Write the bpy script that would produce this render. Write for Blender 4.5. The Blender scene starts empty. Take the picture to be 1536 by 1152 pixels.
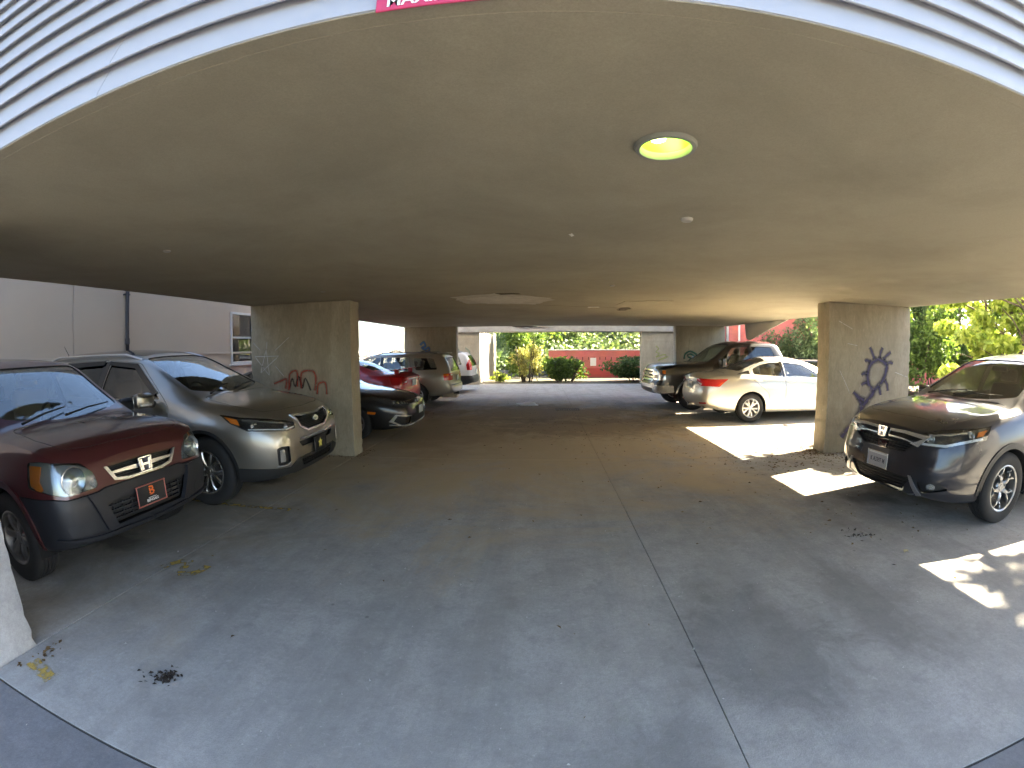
import bpy, bmesh, math, random
from mathutils import Vector, Matrix
from mathutils.bvhtree import BVHTree
from mathutils.interpolate import poly_3d_calc

random.seed(7)
SC = bpy.context.scene
COL = SC.collection
R = math.radians

# ---------------------------------------------------------------- camera
CAM_H = 1.62
cd = bpy.data.cameras.new('camera')
cam = bpy.data.objects.new('camera', cd)
COL.objects.link(cam)
SC.camera = cam
cd.type = 'PANO'
cd.panorama_type = 'FISHEYE_LENS_POLYNOMIAL'
cd.sensor_fit = 'HORIZONTAL'
cd.sensor_width = 36.0
cd.sensor_height = 27.0
cd.clip_start = 0.02
cd.clip_end = 3000
FL = 674.996 * 36 / 1536          # wide action-camera lens, full-frame fisheye
cd.fisheye_fov = R(200)
cd.fisheye_polynomial_k0 = 0
cd.fisheye_polynomial_k1 = -1 / FL
cd.fisheye_polynomial_k2 = 0.0401 / FL ** 2
cd.fisheye_polynomial_k3 = 0.0232 / FL ** 3
cd.fisheye_polynomial_k4 = -0.0016 / FL ** 4
yaw, pit, rol = 0.0663, -0.0775, -0.0071
_f = Vector((-math.sin(yaw) * math.cos(pit), math.cos(yaw) * math.cos(pit), math.sin(pit)))
_r = Vector((math.cos(yaw), math.sin(yaw), 0))
_u = _r.cross(_f)
_r2 = math.cos(rol) * _r + math.sin(rol) * _u
_u2 = -math.sin(rol) * _r + math.cos(rol) * _u
_M = Matrix((_r2, _u2, -_f)).transposed().to_4x4()
_M.translation = Vector((0, 0, CAM_H))
cam.matrix_world = _M

# ---------------------------------------------------------------- sky and sun
SUN_AZ = Vector((1.0, 0.33))        # horizontal direction towards the sun
SUN_EL = R(34.6)
world = bpy.data.worlds.new('World')
SC.world = world
world.use_nodes = True
wn = world.node_tree
sky = wn.nodes.new('ShaderNodeTexSky')
sky.sky_type = 'NISHITA'
sky.sun_disc = False
sky.sun_elevation = SUN_EL
sky.sun_rotation = math.atan2(SUN_AZ.x, SUN_AZ.y)
sky.air_density = 1.0
sky.dust_density = 1.5
sky.ozone_density = 1.0
wn.links.new(sky.outputs[0], wn.nodes['Background'].inputs[0])
wn.nodes['Background'].inputs[1].default_value = 0.052
sl = bpy.data.lights.new('sun', 'SUN')
sl.energy = 5.0
sl.angle = R(0.53)
sl.color = (1.0, 0.86, 0.63)
sun = bpy.data.objects.new('sun', sl)
COL.objects.link(sun)
_d = Vector((SUN_AZ.normalized().x * math.cos(SUN_EL), SUN_AZ.normalized().y * math.cos(SUN_EL), math.sin(SUN_EL)))
sun.rotation_euler = _d.to_track_quat('Z', 'Y').to_euler()
sun.location = (30, 12, 30)

SC.view_settings.view_transform = 'Standard'
SC.view_settings.look = 'None'
SC.view_settings.gamma = 1.0
SC.view_settings.exposure = 3.82
SC.view_settings.use_curve_mapping = False
SC.render.engine = 'CYCLES'
SC.cycles.max_bounces = 8
SC.cycles.diffuse_bounces = 5
SC.cycles.glossy_bounces = 4
SC.cycles.transparent_max_bounces = 24
SC.cycles.caustics_reflective = False
SC.cycles.caustics_refractive = False
SC.cycles.sample_clamp_indirect = 8
SC.cycles.use_denoising = True
SC.cycles.use_light_tree = False
SC.cycles.use_adaptive_sampling = True
SC.cycles.adaptive_threshold = 0.04

# ---------------------------------------------------------------- helpers
MATS = {}

def nodes_of(m):
    return m.node_tree.nodes, m.node_tree.links

def mat(name, color, rough=0.6, metal=0.0, coat=0.0, spec=0.5, emit=None, estr=0.0, noise=0.0, nscale=20.0, bump=0.0, bscale=60.0):
    """plain surface; noise mottles the colour, bump adds fine relief (object coordinates)"""
    if name in MATS:
        return MATS[name]
    m = bpy.data.materials.new(name)
    m.use_nodes = True
    N, Lk = nodes_of(m)
    b = N['Principled BSDF']
    c = (*color, 1)
    b.inputs['Base Color'].default_value = c
    b.inputs['Roughness'].default_value = rough
    b.inputs['Metallic'].default_value = metal
    b.inputs['Coat Weight'].default_value = coat
    b.inputs['Coat Roughness'].default_value = 0.04
    b.inputs['Specular IOR Level'].default_value = spec
    if emit:
        b.inputs['Emission Color'].default_value = (*emit, 1)
        b.inputs['Emission Strength'].default_value = estr
    if noise or bump:
        tc = N.new('ShaderNodeTexCoord')
    if noise:
        n = N.new('ShaderNodeTexNoise')
        n.inputs['Scale'].default_value = nscale
        n.inputs['Detail'].default_value = 5
        Lk.new(tc.outputs['Object'], n.inputs['Vector'])
        mx = N.new('ShaderNodeMix')
        mx.data_type = 'RGBA'
        mx.inputs['A'].default_value = tuple(max(0, x * (1 - noise)) for x in color) + (1,)
        mx.inputs['B'].default_value = tuple(min(1, x * (1 + noise)) for x in color) + (1,)
        Lk.new(n.outputs['Fac'], mx.inputs['Factor'])
        Lk.new(mx.outputs['Result'], b.inputs['Base Color'])
    if bump:
        n2 = N.new('ShaderNodeTexNoise')
        n2.inputs['Scale'].default_value = bscale
        n2.inputs['Detail'].default_value = 4
        Lk.new(tc.outputs['Object'], n2.inputs['Vector'])
        bp = N.new('ShaderNodeBump')
        bp.inputs['Strength'].default_value = bump
        bp.inputs['Distance'].default_value = 0.01
        Lk.new(n2.outputs['Fac'], bp.inputs['Height'])
        Lk.new(bp.outputs['Normal'], b.inputs['Normal'])
    MATS[name] = m
    return m

def glass(name, tint=(0.8, 0.85, 0.82), refl=1.0, rough=0.0):
    """thin pane: tinted see-through plus a Fresnel reflection"""
    if name in MATS:
        return MATS[name]
    m = bpy.data.materials.new(name)
    m.use_nodes = True
    N, Lk = nodes_of(m)
    N.remove(N['Principled BSDF'])
    tr = N.new('ShaderNodeBsdfTransparent')
    tr.inputs[0].default_value = (*tint, 1)
    gl = N.new('ShaderNodeBsdfGlossy')
    gl.inputs['Roughness'].default_value = rough
    gl.inputs['Color'].default_value = (refl, refl, refl, 1)
    fr = N.new('ShaderNodeFresnel')
    ge = N.new('ShaderNodeNewGeometry')
    ior = N.new('ShaderNodeMix')
    ior.inputs['A'].default_value = 1.7
    ior.inputs['B'].default_value = 1 / 1.7
    Lk.new(ge.outputs['Backfacing'], ior.inputs['Factor'])
    Lk.new(ior.outputs['Result'], fr.inputs['IOR'])
    mx = N.new('ShaderNodeMixShader')
    Lk.new(fr.outputs[0], mx.inputs[0])
    Lk.new(tr.outputs[0], mx.inputs[1])
    Lk.new(gl.outputs[0], mx.inputs[2])
    Lk.new(mx.outputs[0], N['Material Output'].inputs[0])
    MATS[name] = m
    return m

def paint(name, color, metal=0.5, rough=0.35, dust=0.12, flake=0.05):
    """car paint under clear coat, with a thin uneven film of dust"""
    if name in MATS:
        return MATS[name]
    m = bpy.data.materials.new(name)
    m.use_nodes = True
    N, Lk = nodes_of(m)
    b = N['Principled BSDF']
    b.inputs['Metallic'].default_value = metal
    b.inputs['Coat Weight'].default_value = 1.0
    b.inputs['Coat IOR'].default_value = 1.5
    tc = N.new('ShaderNodeTexCoord')
    n = N.new('ShaderNodeTexNoise')
    n.inputs['Scale'].default_value = 2.3
    n.inputs['Detail'].default_value = 8
    n.inputs['Roughness'].default_value = 0.7
    Lk.new(tc.outputs['Object'], n.inputs['Vector'])
    mx = N.new('ShaderNodeMix')
    mx.data_type = 'RGBA'
    mx.inputs['A'].default_value = (*color, 1)
    mx.inputs['B'].default_value = tuple(c * (1 - dust) + d * dust for c, d in zip(color, (0.28, 0.25, 0.21))) + (1,)
    Lk.new(n.outputs['Fac'], mx.inputs['Factor'])
    Lk.new(mx.outputs['Result'], b.inputs['Base Color'])
    mr = N.new('ShaderNodeMapRange')
    mr.inputs['From Min'].default_value = 0.3
    mr.inputs['From Max'].default_value = 0.75
    mr.inputs['To Min'].default_value = rough
    mr.inputs['To Max'].default_value = min(1, rough + 0.15)
    Lk.new(n.outputs['Fac'], mr.inputs['Value'])
    Lk.new(mr.outputs['Result'], b.inputs['Roughness'])
    mr2 = N.new('ShaderNodeMapRange')
    mr2.inputs['From Min'].default_value = 0.35
    mr2.inputs['From Max'].default_value = 0.8
    mr2.inputs['To Min'].default_value = 0.03
    mr2.inputs['To Max'].default_value = 0.03 + dust
    Lk.new(n.outputs['Fac'], mr2.inputs['Value'])
    Lk.new(mr2.outputs['Result'], b.inputs['Coat Roughness'])
    MATS[name] = m
    return m

def empty(name, loc=(0, 0, 0), rz=0.0):
    o = bpy.data.objects.new(name, None)
    o.location = loc
    o.rotation_euler = (0, 0, rz)
    o.empty_display_size = 0.2
    COL.objects.link(o)
    return o

def tag(o, label=None, cat=None, group=None, kind=None):
    if label:
        o['label'] = label
    if cat:
        o['category'] = cat
    if group:
        o['group'] = group
    if kind:
        o['kind'] = kind
    return o

def link(name, me, m=None, parent=None, smooth=None):
    o = bpy.data.objects.new(name, me)
    COL.objects.link(o)
    if m is not None:
        for x in (m if isinstance(m, (list, tuple)) else [m]):
            me.materials.append(x)
    if parent is not None:
        o.parent = parent
    if smooth is not None:
        shade(me, smooth)
    return o

def shade(me, angle=35):
    me.polygons.foreach_set('use_smooth', [True] * len(me.polygons))
    me.set_sharp_from_angle(angle=R(angle))

def mesh_of(bm, name='m'):
    me = bpy.data.meshes.new(name)
    bm.to_mesh(me)
    bm.free()
    return me

def bm_obj(name, bm, m, parent=None, smooth=None):
    return link(name, mesh_of(bm, name), m, parent, smooth)

def bx(bm, c, size, rz=0.0, bevel=0.0, mi=0, rot=None, seg=1):
    """add a box centred on c"""
    g = bmesh.ops.create_cube(bm, size=1.0)
    vs = g['verts']
    M = Matrix.Translation(Vector(c)) @ (rot.to_4x4() if rot is not None else Matrix.Rotation(rz, 4, 'Z')) @ Matrix.Diagonal((*size, 1))
    bmesh.ops.transform(bm, matrix=M, verts=vs)
    fs = list({f for v in vs for f in v.link_faces})
    for f in fs:
        f.material_index = mi
    if bevel:
        es = list({e for v in vs for e in v.link_edges})
        r = bmesh.ops.bevel(bm, geom=es, offset=bevel, segments=seg, affect='EDGES', profile=0.5)
        for f in r['faces']:
            f.material_index = mi
    return vs

def box_obj(name, c, size, m, parent=None, rz=0.0, bevel=0.0, seg=1, smooth=None):
    bm = bmesh.new()
    bx(bm, c, size, rz, bevel, seg=seg)
    return bm_obj(name, bm, m, parent, smooth)

def tube(bm, pts, r, n=8, mi=0, cap=True):
    """swept round bar through pts; r is a number or a list"""
    pts = [Vector(p) for p in pts]
    rings = []
    up = Vector((0, 0, 1))
    for i, p in enumerate(pts):
        a = pts[max(0, i - 1)]
        b = pts[min(len(pts) - 1, i + 1)]
        t = (b - a).normalized()
        x = t.cross(up)
        if x.length < 1e-3:
            x = t.cross(Vector((0, 1, 0)))
        x.normalize()
        y = x.cross(t)
        rr = r[i] if isinstance(r, (list, tuple)) else r
        rings.append([bm.verts.new(p + (x * math.cos(k * 2 * math.pi / n) + y * math.sin(k * 2 * math.pi / n)) * rr) for k in range(n)])
    for a, b in zip(rings, rings[1:]):
        for k in range(n):
            f = bm.faces.new((a[k], a[(k + 1) % n], b[(k + 1) % n], b[k]))
            f.material_index = mi
            f.smooth = True
    if cap:
        for rg in (rings[0][::-1], rings[-1]):
            f = bm.faces.new(rg)
            f.material_index = mi

def lathe(bm, prof, n=32, axis='Y', mi=0, closed=False):
    """prof: [(radius, offset along axis)]"""
    rings = []
    for r, h in prof:
        ring = []
        for k in range(n):
            a = 2 * math.pi * k / n
            if axis == 'Y':
                ring.append(bm.verts.new((r * math.cos(a), h, r * math.sin(a))))
            else:
                ring.append(bm.verts.new((r * math.cos(a), r * math.sin(a), h)))
        rings.append(ring)
    prs = list(zip(rings, rings[1:])) + ([(rings[-1], rings[0])] if closed else [])
    for a, b in prs:
        for k in range(n):
            f = bm.faces.new((a[k], a[(k + 1) % n], b[(k + 1) % n], b[k]))
            f.material_index = mi
            f.smooth = True

def text_mesh(body, size, extrude=0.002, bold=False):
    cu = bpy.data.curves.new('t', 'FONT')
    cu.body = body
    cu.size = size
    cu.extrude = extrude
    cu.align_x = 'CENTER'
    cu.align_y = 'CENTER'
    cu.resolution_u = 2
    if bold:
        cu.offset = size * 0.02
    ob = bpy.data.objects.new('t', cu)
    COL.objects.link(ob)
    bpy.context.view_layer.update()
    me = bpy.data.meshes.new_from_object(ob.evaluated_get(bpy.context.evaluated_depsgraph_get()))
    bpy.data.objects.remove(ob)
    bpy.data.curves.remove(cu)
    return me

def ribbon(bm, pts, w, nrm, lift=0.003, mi=0, taper=True):
    """flat painted stroke through 3D pts lying on a surface with normal nrm; writes u across, v along into the uv layer"""
    uv = bm.loops.layers.uv.verify()
    nrm = Vector(nrm).normalized()
    pts = [Vector(p) + nrm * lift for p in pts]
    fine = []
    for i in range(len(pts) - 1):
        p0 = pts[max(i - 1, 0)]; p1 = pts[i]; p2 = pts[i + 1]; p3 = pts[min(i + 2, len(pts) - 1)]
        for k in range(4):
            t = k / 4
            fine.append(0.5 * ((2 * p1) + (p2 - p0) * t + (2 * p0 - 5 * p1 + 4 * p2 - p3) * t * t + (3 * p1 - p0 - 3 * p2 + p3) * t ** 3))
    fine.append(pts[-1])
    prev = None
    L = 0
    n = len(fine)
    for i, p in enumerate(fine):
        t = (fine[min(i + 1, n - 1)] - fine[max(i - 1, 0)])
        if t.length < 1e-6:
            continue
        s = t.normalized().cross(nrm)
        ww = w * (0.9 + 0.1 * math.sin(i * 1.7))
        a = bm.verts.new(p + s * ww / 2)
        b = bm.verts.new(p - s * ww / 2)
        if prev:
            f = bm.faces.new((prev[0], prev[1], b, a))
            f.material_index = mi
            L2 = L + (p - prev[2]).length / w
            for lp, (uu, vv) in zip(f.loops, ((0, L), (1, L), (1, L2), (0, L2))):
                lp[uv].uv = (uu, vv)
            L = L2
        prev = (a, b, p)

def spray_mat(name, color, soft=0.6, alpha=0.9, nscale=30, lo=0.22, hi=0.42):
    """spray paint: alpha falls off across the stroke (uv u) and breaks up with noise"""
    if name in MATS:
        return MATS[name]
    m = bpy.data.materials.new(name)
    m.use_nodes = True
    N, Lk = nodes_of(m)
    b = N['Principled BSDF']
    b.inputs['Base Color'].default_value = (*color, 1)
    b.inputs['Roughness'].default_value = 0.7
    uvn = N.new('ShaderNodeUVMap')
    sp = N.new('ShaderNodeSeparateXYZ')
    Lk.new(uvn.outputs[0], sp.inputs[0])
    a = N.new('ShaderNodeMath'); a.operation = 'SUBTRACT'; a.inputs[1].default_value = 0.5
    Lk.new(sp.outputs[0], a.inputs[0])
    ab = N.new('ShaderNodeMath'); ab.operation = 'ABSOLUTE'
    Lk.new(a.outputs[0], ab.inputs[0])
    mr = N.new('ShaderNodeMapRange')
    mr.inputs['From Min'].default_value = 0.5
    mr.inputs['From Max'].default_value = 0.5 - 0.5 * soft
    mr.inputs['To Min'].default_value = 0
    mr.inputs['To Max'].default_value = alpha
    Lk.new(ab.outputs[0], mr.inputs['Value'])
    tc = N.new('ShaderNodeTexCoord')
    n = N.new('ShaderNodeTexNoise'); n.inputs['Scale'].default_value = nscale; n.inputs['Detail'].default_value = 6
    Lk.new(tc.outputs['Object'], n.inputs['Vector'])
    m2 = N.new('ShaderNodeMapRange')
    m2.inputs['From Min'].default_value = lo
    m2.inputs['From Max'].default_value = hi
    Lk.new(n.outputs['Fac'], m2.inputs['Value'])
    mu = N.new('ShaderNodeMath'); mu.operation = 'MULTIPLY'
    Lk.new(mr.outputs[0], mu.inputs[0])
    Lk.new(m2.outputs[0], mu.inputs[1])
    Lk.new(mu.outputs[0], b.inputs['Alpha'])
    MATS[name] = m
    return m

# ================================================================ car library
# car coordinates: s = metres behind the front bumper, y to the car's left, z up; meshes are stored with +X forward

def pchip(tab):
    xs = [a for a, _ in tab]
    ys = [b for _, b in tab]
    n = len(xs)
    if n == 1:
        return lambda x: ys[0]
    h = [xs[i + 1] - xs[i] for i in range(n - 1)]
    dl = [(ys[i + 1] - ys[i]) / h[i] for i in range(n - 1)]
    d = [0.0] * n
    d[0] = dl[0]
    d[-1] = dl[-1]
    for i in range(1, n - 1):
        if dl[i - 1] * dl[i] > 0:
            w1 = 2 * h[i] + h[i - 1]
            w2 = h[i] + 2 * h[i - 1]
            d[i] = (w1 + w2) / (w1 / dl[i - 1] + w2 / dl[i])
    def f(x):
        if x <= xs[0]:
            return ys[0]
        if x >= xs[-1]:
            return ys[-1]
        i = 0
        while x > xs[i + 1]:
            i += 1
        t = (x - xs[i]) / h[i]
        return ((1 + 2 * t) * (1 - t) ** 2 * ys[i] + t * (1 - t) ** 2 * h[i] * d[i]
                + t * t * (3 - 2 * t) * ys[i + 1] + t * t * (t - 1) * h[i] * d[i + 1])
    return f

def fillet(pts, r, n=4):
    """round the corners of a closed 3D polygon"""
    pts = [Vector(p) for p in pts]
    out = []
    m = len(pts)
    for i in range(m):
        p = pts[i]; a = pts[i - 1]; b = pts[(i + 1) % m]
        rr = r[i] if isinstance(r, (list, tuple)) else r
        da = (a - p); db = (b - p)
        ra = min(rr, da.length * 0.45); rb = min(rr, db.length * 0.45)
        if rr <= 1e-5:
            out.append(p)
            continue
        A = p + da.normalized() * ra
        B = p + db.normalized() * rb
        for k in range(n + 1):
            t = k / n
            out.append(A * (1 - t) ** 2 + p * 2 * t * (1 - t) + B * t * t)
    return out

def boolean(me, cutter, op):
    """boolean of two closed meshes -> new mesh"""
    a = bpy.data.objects.new('a', me)
    b = bpy.data.objects.new('b', cutter)
    COL.objects.link(a)
    COL.objects.link(b)
    for x in me.materials:
        cutter.materials.append(x)
    md = a.modifiers.new('b', 'BOOLEAN')
    md.operation = op
    md.object = b
    md.solver = 'MANIFOLD'
    bpy.context.view_layer.update()
    dg = bpy.context.evaluated_depsgraph_get()
    r = bpy.data.meshes.new_from_object(a.evaluated_get(dg))
    if len(r.polygons) == 0 or (op == 'DIFFERENCE' and len(r.polygons) == len(me.polygons)):
        md.solver = 'EXACT'
        bpy.context.view_layer.update()
        dg = bpy.context.evaluated_depsgraph_get()
        bpy.data.meshes.remove(r)
        r = bpy.data.meshes.new_from_object(a.evaluated_get(dg))
    bpy.data.objects.remove(a)
    bpy.data.objects.remove(b)
    return r

def prism_mesh(plist):
    """plist: [(points, direction, out, inn)] -> one closed mesh of disjoint prisms, material index 1"""
    bm = bmesh.new()
    for pts, d, out, inn in plist:
        d = Vector(d).normalized()
        A = [bm.verts.new(Vector(p) + d * out) for p in pts]
        B = [bm.verts.new(Vector(p) - d * inn) for p in pts]
        n = len(A)
        bm.faces.new(A)
        bm.faces.new(B[::-1])
        for i in range(n):
            bm.faces.new((A[i], B[i], B[(i + 1) % n], A[(i + 1) % n]))
    for f in bm.faces:
        f.material_index = 1
    bmesh.ops.recalc_face_normals(bm, faces=bm.faces[:])
    bmesh.ops.triangulate(bm, faces=[f for f in bm.faces if len(f.verts) > 4])
    return mesh_of(bm, 'cut')

class Car:
    def __init__(self, name, L, W, tabs, fp, rp, bf=0.08, br=0.06, paintm=None, nst=58, tp=0.55, gb=0.025, crown=2.4, nose=0.0):
        self.nose = nose
        self.L, self.W = L, W
        self.t = {k: pchip(v) for k, v in tabs.items()}
        self.fp, self.rp, self.bf, self.br = pchip(fp), pchip(rp), bf, br
        self.tp, self.gb, self.crown = tp, gb, crown
        self.paint = paintm
        self.inner = mat('car_interior_shell', (0.012, 0.012, 0.013), 0.9)
        self.root = empty(name)
        self.build(nst)

    # ---- geometry of the skin
    def deform(self, s, y, z):
        hw = self.W / 2
        q = 1 - min(1, abs(y) / hw) ** 2
        RF = 1.0
        f = max(0, 1 - s / RF) ** 2
        g = max(0, 1 - (self.L - s) / 0.8) ** 2
        s2 = s + (self.fp(z) - self.bf * q) * f - (self.rp(z) - self.br * q) * g
        return s2

    def P(self, s, y, z):
        """to object space; nose > 0 shortens the front overhang"""
        if self.nose and s < .9:
            s = s + self.nose * (1 - s / .9) ** 2
        return Vector((self.L / 2 - s, y, z))

    def unP(self, p):
        t = self.L / 2 - p.x
        s = t
        if self.nose and t < .9:
            for _ in range(8):
                s -= (s + self.nose * (1 - s / .9) ** 2 - t) / (1 - 2 * self.nose * (1 - s / .9) / .9)
        return (s, p.y, p.z)

    def top_z(self, s, y):
        t = self.t
        return t['zc'](s) - (t['zc'](s) - t['zt'](s)) * min(1, abs(y) / t['wt'](s)) ** self.crown

    def section(self, s):
        t = self.t
        zb, hw, zs, wb, wt, zt, zc = (t[k](s) for k in ('zb', 'hw', 'zs', 'wb', 'wt', 'zt', 'zc'))
        hw *= self.W / 2
        pts = [(0, zb), (0.45 * hw, zb + .006), (0.84 * hw, zb + .012), (0.925 * hw, zb + .025), (0.955 * hw, zb + .06)]
        z0 = zb + .06
        n = 11
        for i in range(1, n + 1):
            u = i / n
            if u < self.tp:
                y = hw * (1 - 0.045 * ((self.tp - u) / self.tp) ** 2)
            else:
                y = hw * (1 - (1 - wb) * ((u - self.tp) / (1 - self.tp)) ** 2.2)
            pts.append((y, z0 + (zs - z0) * u))
        B = Vector((wb * hw, zs)); T = Vector((wt, zt))
        d = T - B
        nr = Vector((d.y, -d.x))
        for i in range(1, 7):
            u = i / 7
            p = B + d * u + nr * self.gb * 4 * u * (1 - u)
            pts.append((p.x, p.y))
        A = B + d * 0.88 + nr * self.gb * 4 * 0.88 * 0.12
        yc = wt * 0.90
        Cc = Vector((yc, zc - (zc - zt) * (0.90) ** self.crown))
        Tt = T + (T - (A + Cc) / 2) * 0.25
        for u in (0.2, 0.5, 0.8):
            p = A * (1 - u) ** 2 + Tt * 2 * u * (1 - u) + Cc * u * u
            pts.append((p.x, p.y))
        for i in range(9):
            y = yc * (1 - i / 8)
            pts.append((y, zc - (zc - zt) * (y / wt) ** self.crown))
        return pts

    def build(self, nst):
        L = self.L
        ss = []
        for i in range(nst + 1):
            u = i / nst
            ss.append(L * (u - 0.11 * math.sin(2 * math.pi * u) / 1.0 * 0.8))
        bm = bmesh.new()
        rings = []
        for s in ss:
            sec = self.section(s)
            M = len(sec) - 1
            ring = []
            for (y, z) in sec:
                ring.append(bm.verts.new(self.P(self.deform(s, y, z), y, z)))
            for (y, z) in sec[-2:0:-1]:
                ring.append(bm.verts.new(self.P(self.deform(s, y, z), -y, z)))
            rings.append(ring)
        n = len(rings[0])
        for a, b in zip(rings, rings[1:]):
            for k in range(n):
                bm.faces.new((a[k], b[k], b[(k + 1) % n], a[(k + 1) % n]))
        K = 16
        for s, ring, flip in ((ss[0], rings[0], False), (ss[-1], rings[-1], True)):
            sec = self.section(s)
            M = len(sec) - 1
            rows = [[ring[0]]]
            for j in range(1, M):
                y0, z = sec[j]
                row = [ring[j]]
                for k in range(1, K):
                    y = y0 * (1 - 2 * k / K)
                    row.append(bm.verts.new(self.P(self.deform(s, y, z), y, z)))
                row.append(ring[n - j])
                rows.append(row)
            rows.append([ring[M]])
            for a, b in zip(rows, rows[1:]):
                if len(a) == 1:
                    fs = [(a[0], b[k + 1], b[k]) for k in range(K)]
                elif len(b) == 1:
                    fs = [(b[0], a[k], a[k + 1]) for k in range(K)]
                else:
                    fs = [(a[k], a[k + 1], b[k + 1], b[k]) for k in range(K)]
                for f in fs:
                    bm.faces.new(f if not flip else f[::-1])
        bmesh.ops.recalc_face_normals(bm, faces=bm.faces[:])
        bm.normal_update()
        # smooth the normals and positions of the nose and tail edges a little
        edge = [v for r in (rings[0], rings[1], rings[-2], rings[-1]) for v in r]
        for _ in range(3):
            bmesh.ops.smooth_vert(bm, verts=edge, factor=0.5, use_axis_x=True, use_axis_y=True, use_axis_z=True)
        bm.normal_update()
        bm.verts.ensure_lookup_table()
        self.bvh = BVHTree.FromBMesh(bm)
        self.fverts = [[v.index for v in f.verts] for f in bm.faces]
        bm.verts.index_update()
        self.fverts = [[v.index for v in f.verts] for f in bm.faces]
        self.vco = [v.co.copy() for v in bm.verts]
        self.vn = [v.normal.copy() for v in bm.verts]
        # hollow: second, flipped skin inside
        N0 = len(bm.verts)
        faces = [[v.index for v in f.verts] for f in bm.faces]
        co = [v.co[:] for v in bm.verts]
        nn = [v.normal.copy() for v in bm.verts]
        bm.free()
        th = 0.022
        co2 = [tuple(Vector(c) - k * th) for c, k in zip(co, nn)]
        me = bpy.data.meshes.new('body')
        me.from_pydata(co + co2, [], faces + [[i + N0 for i in f[::-1]] for f in faces])
        me.materials.append(self.paint)
        me.materials.append(self.inner)
        mi = [0] * len(faces) + [1] * len(faces)
        me.polygons.foreach_set('material_index', mi)
        me.polygons.foreach_set('use_smooth', [True] * len(mi))
        me.update()
        self.me = me
        self.me_skin = (co, faces)

    def cut(self, plist):
        """plist of (points (s,y,z), direction (s,y,z), out, inn); overlapping prisms go in separate calls"""
        c = prism_mesh([([self.P(*p) for p in pts], self.D(d), o, i) for pts, d, o, i in plist])
        self.me = boolean(self.me, c, 'DIFFERENCE')

    def D(self, d):
        return Vector((-d[0], d[1], d[2])).normalized()

    def panel(self, name, pts, d, out, inn, gap=0.004, m=None, parent=None):
        """lift a panel out of the skin, leaving a shut line"""
        P3 = [self.P(*p) for p in pts]
        c = sum(P3, Vector()) / len(P3)
        dd = self.D(d)
        def inset(k):
            res = []
            n = len(P3)
            for i in range(n):
                a = (P3[i] - P3[i - 1]); b = (P3[(i + 1) % n] - P3[i])
                na = dd.cross(a).normalized() if a.length > 1e-6 else Vector()
                nb = dd.cross(b).normalized() if b.length > 1e-6 else Vector()
                v = (na + nb)
                v = v / max(0.3, v.length) if v.length > 1e-6 else v
                if v.dot(c - P3[i]) < 0 and False:
                    v = -v
                res.append(P3[i] + v * k)
            return res
        area = sum(((P3[i] - c).cross(P3[(i + 1) % len(P3)] - c)).dot(dd) for i in range(len(P3)))
        sg = 1 if area > 0 else -1
        pin = prism_mesh([(inset(sg * gap / 2), dd, out, inn)])
        pout = prism_mesh([(inset(-sg * gap / 2), dd, out + .01, inn + .01)])
        part = boolean(self.me, pin, 'INTERSECT')
        self.me = boolean(self.me, pout, 'DIFFERENCE')
        if m is not None:
            part.materials[0] = m
        return self.finish(name, part, parent)

    def finish(self, name, me, parent=None):
        """custom normals from the uncut skin so reflections stay smooth"""
        me.polygons.foreach_set('use_smooth', [True] * len(me.polygons))
        me.set_sharp_from_angle(angle=R(30))
        cn = [Vector(c.vector) for c in me.corner_normals]
        vs = me.vertices
        cache = {}
        for p in me.polygons:
            if p.material_index != 0:
                continue
            for li in p.loop_indices:
                vi = me.loops[li].vertex_index
                if vi not in cache:
                    hit = self.bvh.find_nearest(vs[vi].co, 0.004)
                    if hit[0] is None:
                        cache[vi] = None
                    else:
                        fv = self.fverts[hit[2]]
                        w = poly_3d_calc([self.vco[i] for i in fv], hit[0])
                        nr = Vector()
                        for i, k in zip(fv, w):
                            nr += self.vn[i] * k
                        cache[vi] = nr.normalized() if nr.length > 1e-6 else None
                nr = cache[vi]
                if nr is not None and nr.dot(p.normal) > 0.5:
                    cn[li] = nr
        me.normals_split_custom_set(cn)
        o = bpy.data.objects.new(name, me)
        COL.objects.link(o)
        o.parent = parent or self.root
        return o

    def hit(self, p, d):
        h = self.bvh.ray_cast(p + d * 1.2, -d, 2.6)
        if h[0] is None:
            h = self.bvh.find_nearest(p)
        return h[0], h[1]

    def patch(self, name, pts, d, off=0.002, th=0.006, m=None, parent=None, step=0.04, dz=None):
        """a thin piece that follows the skin; pts (s,y,z), seen along -d"""
        me = self.patch_mesh([pts], d, off, th, step, dz)
        return link(name, me, m, parent or self.root, 40)

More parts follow.
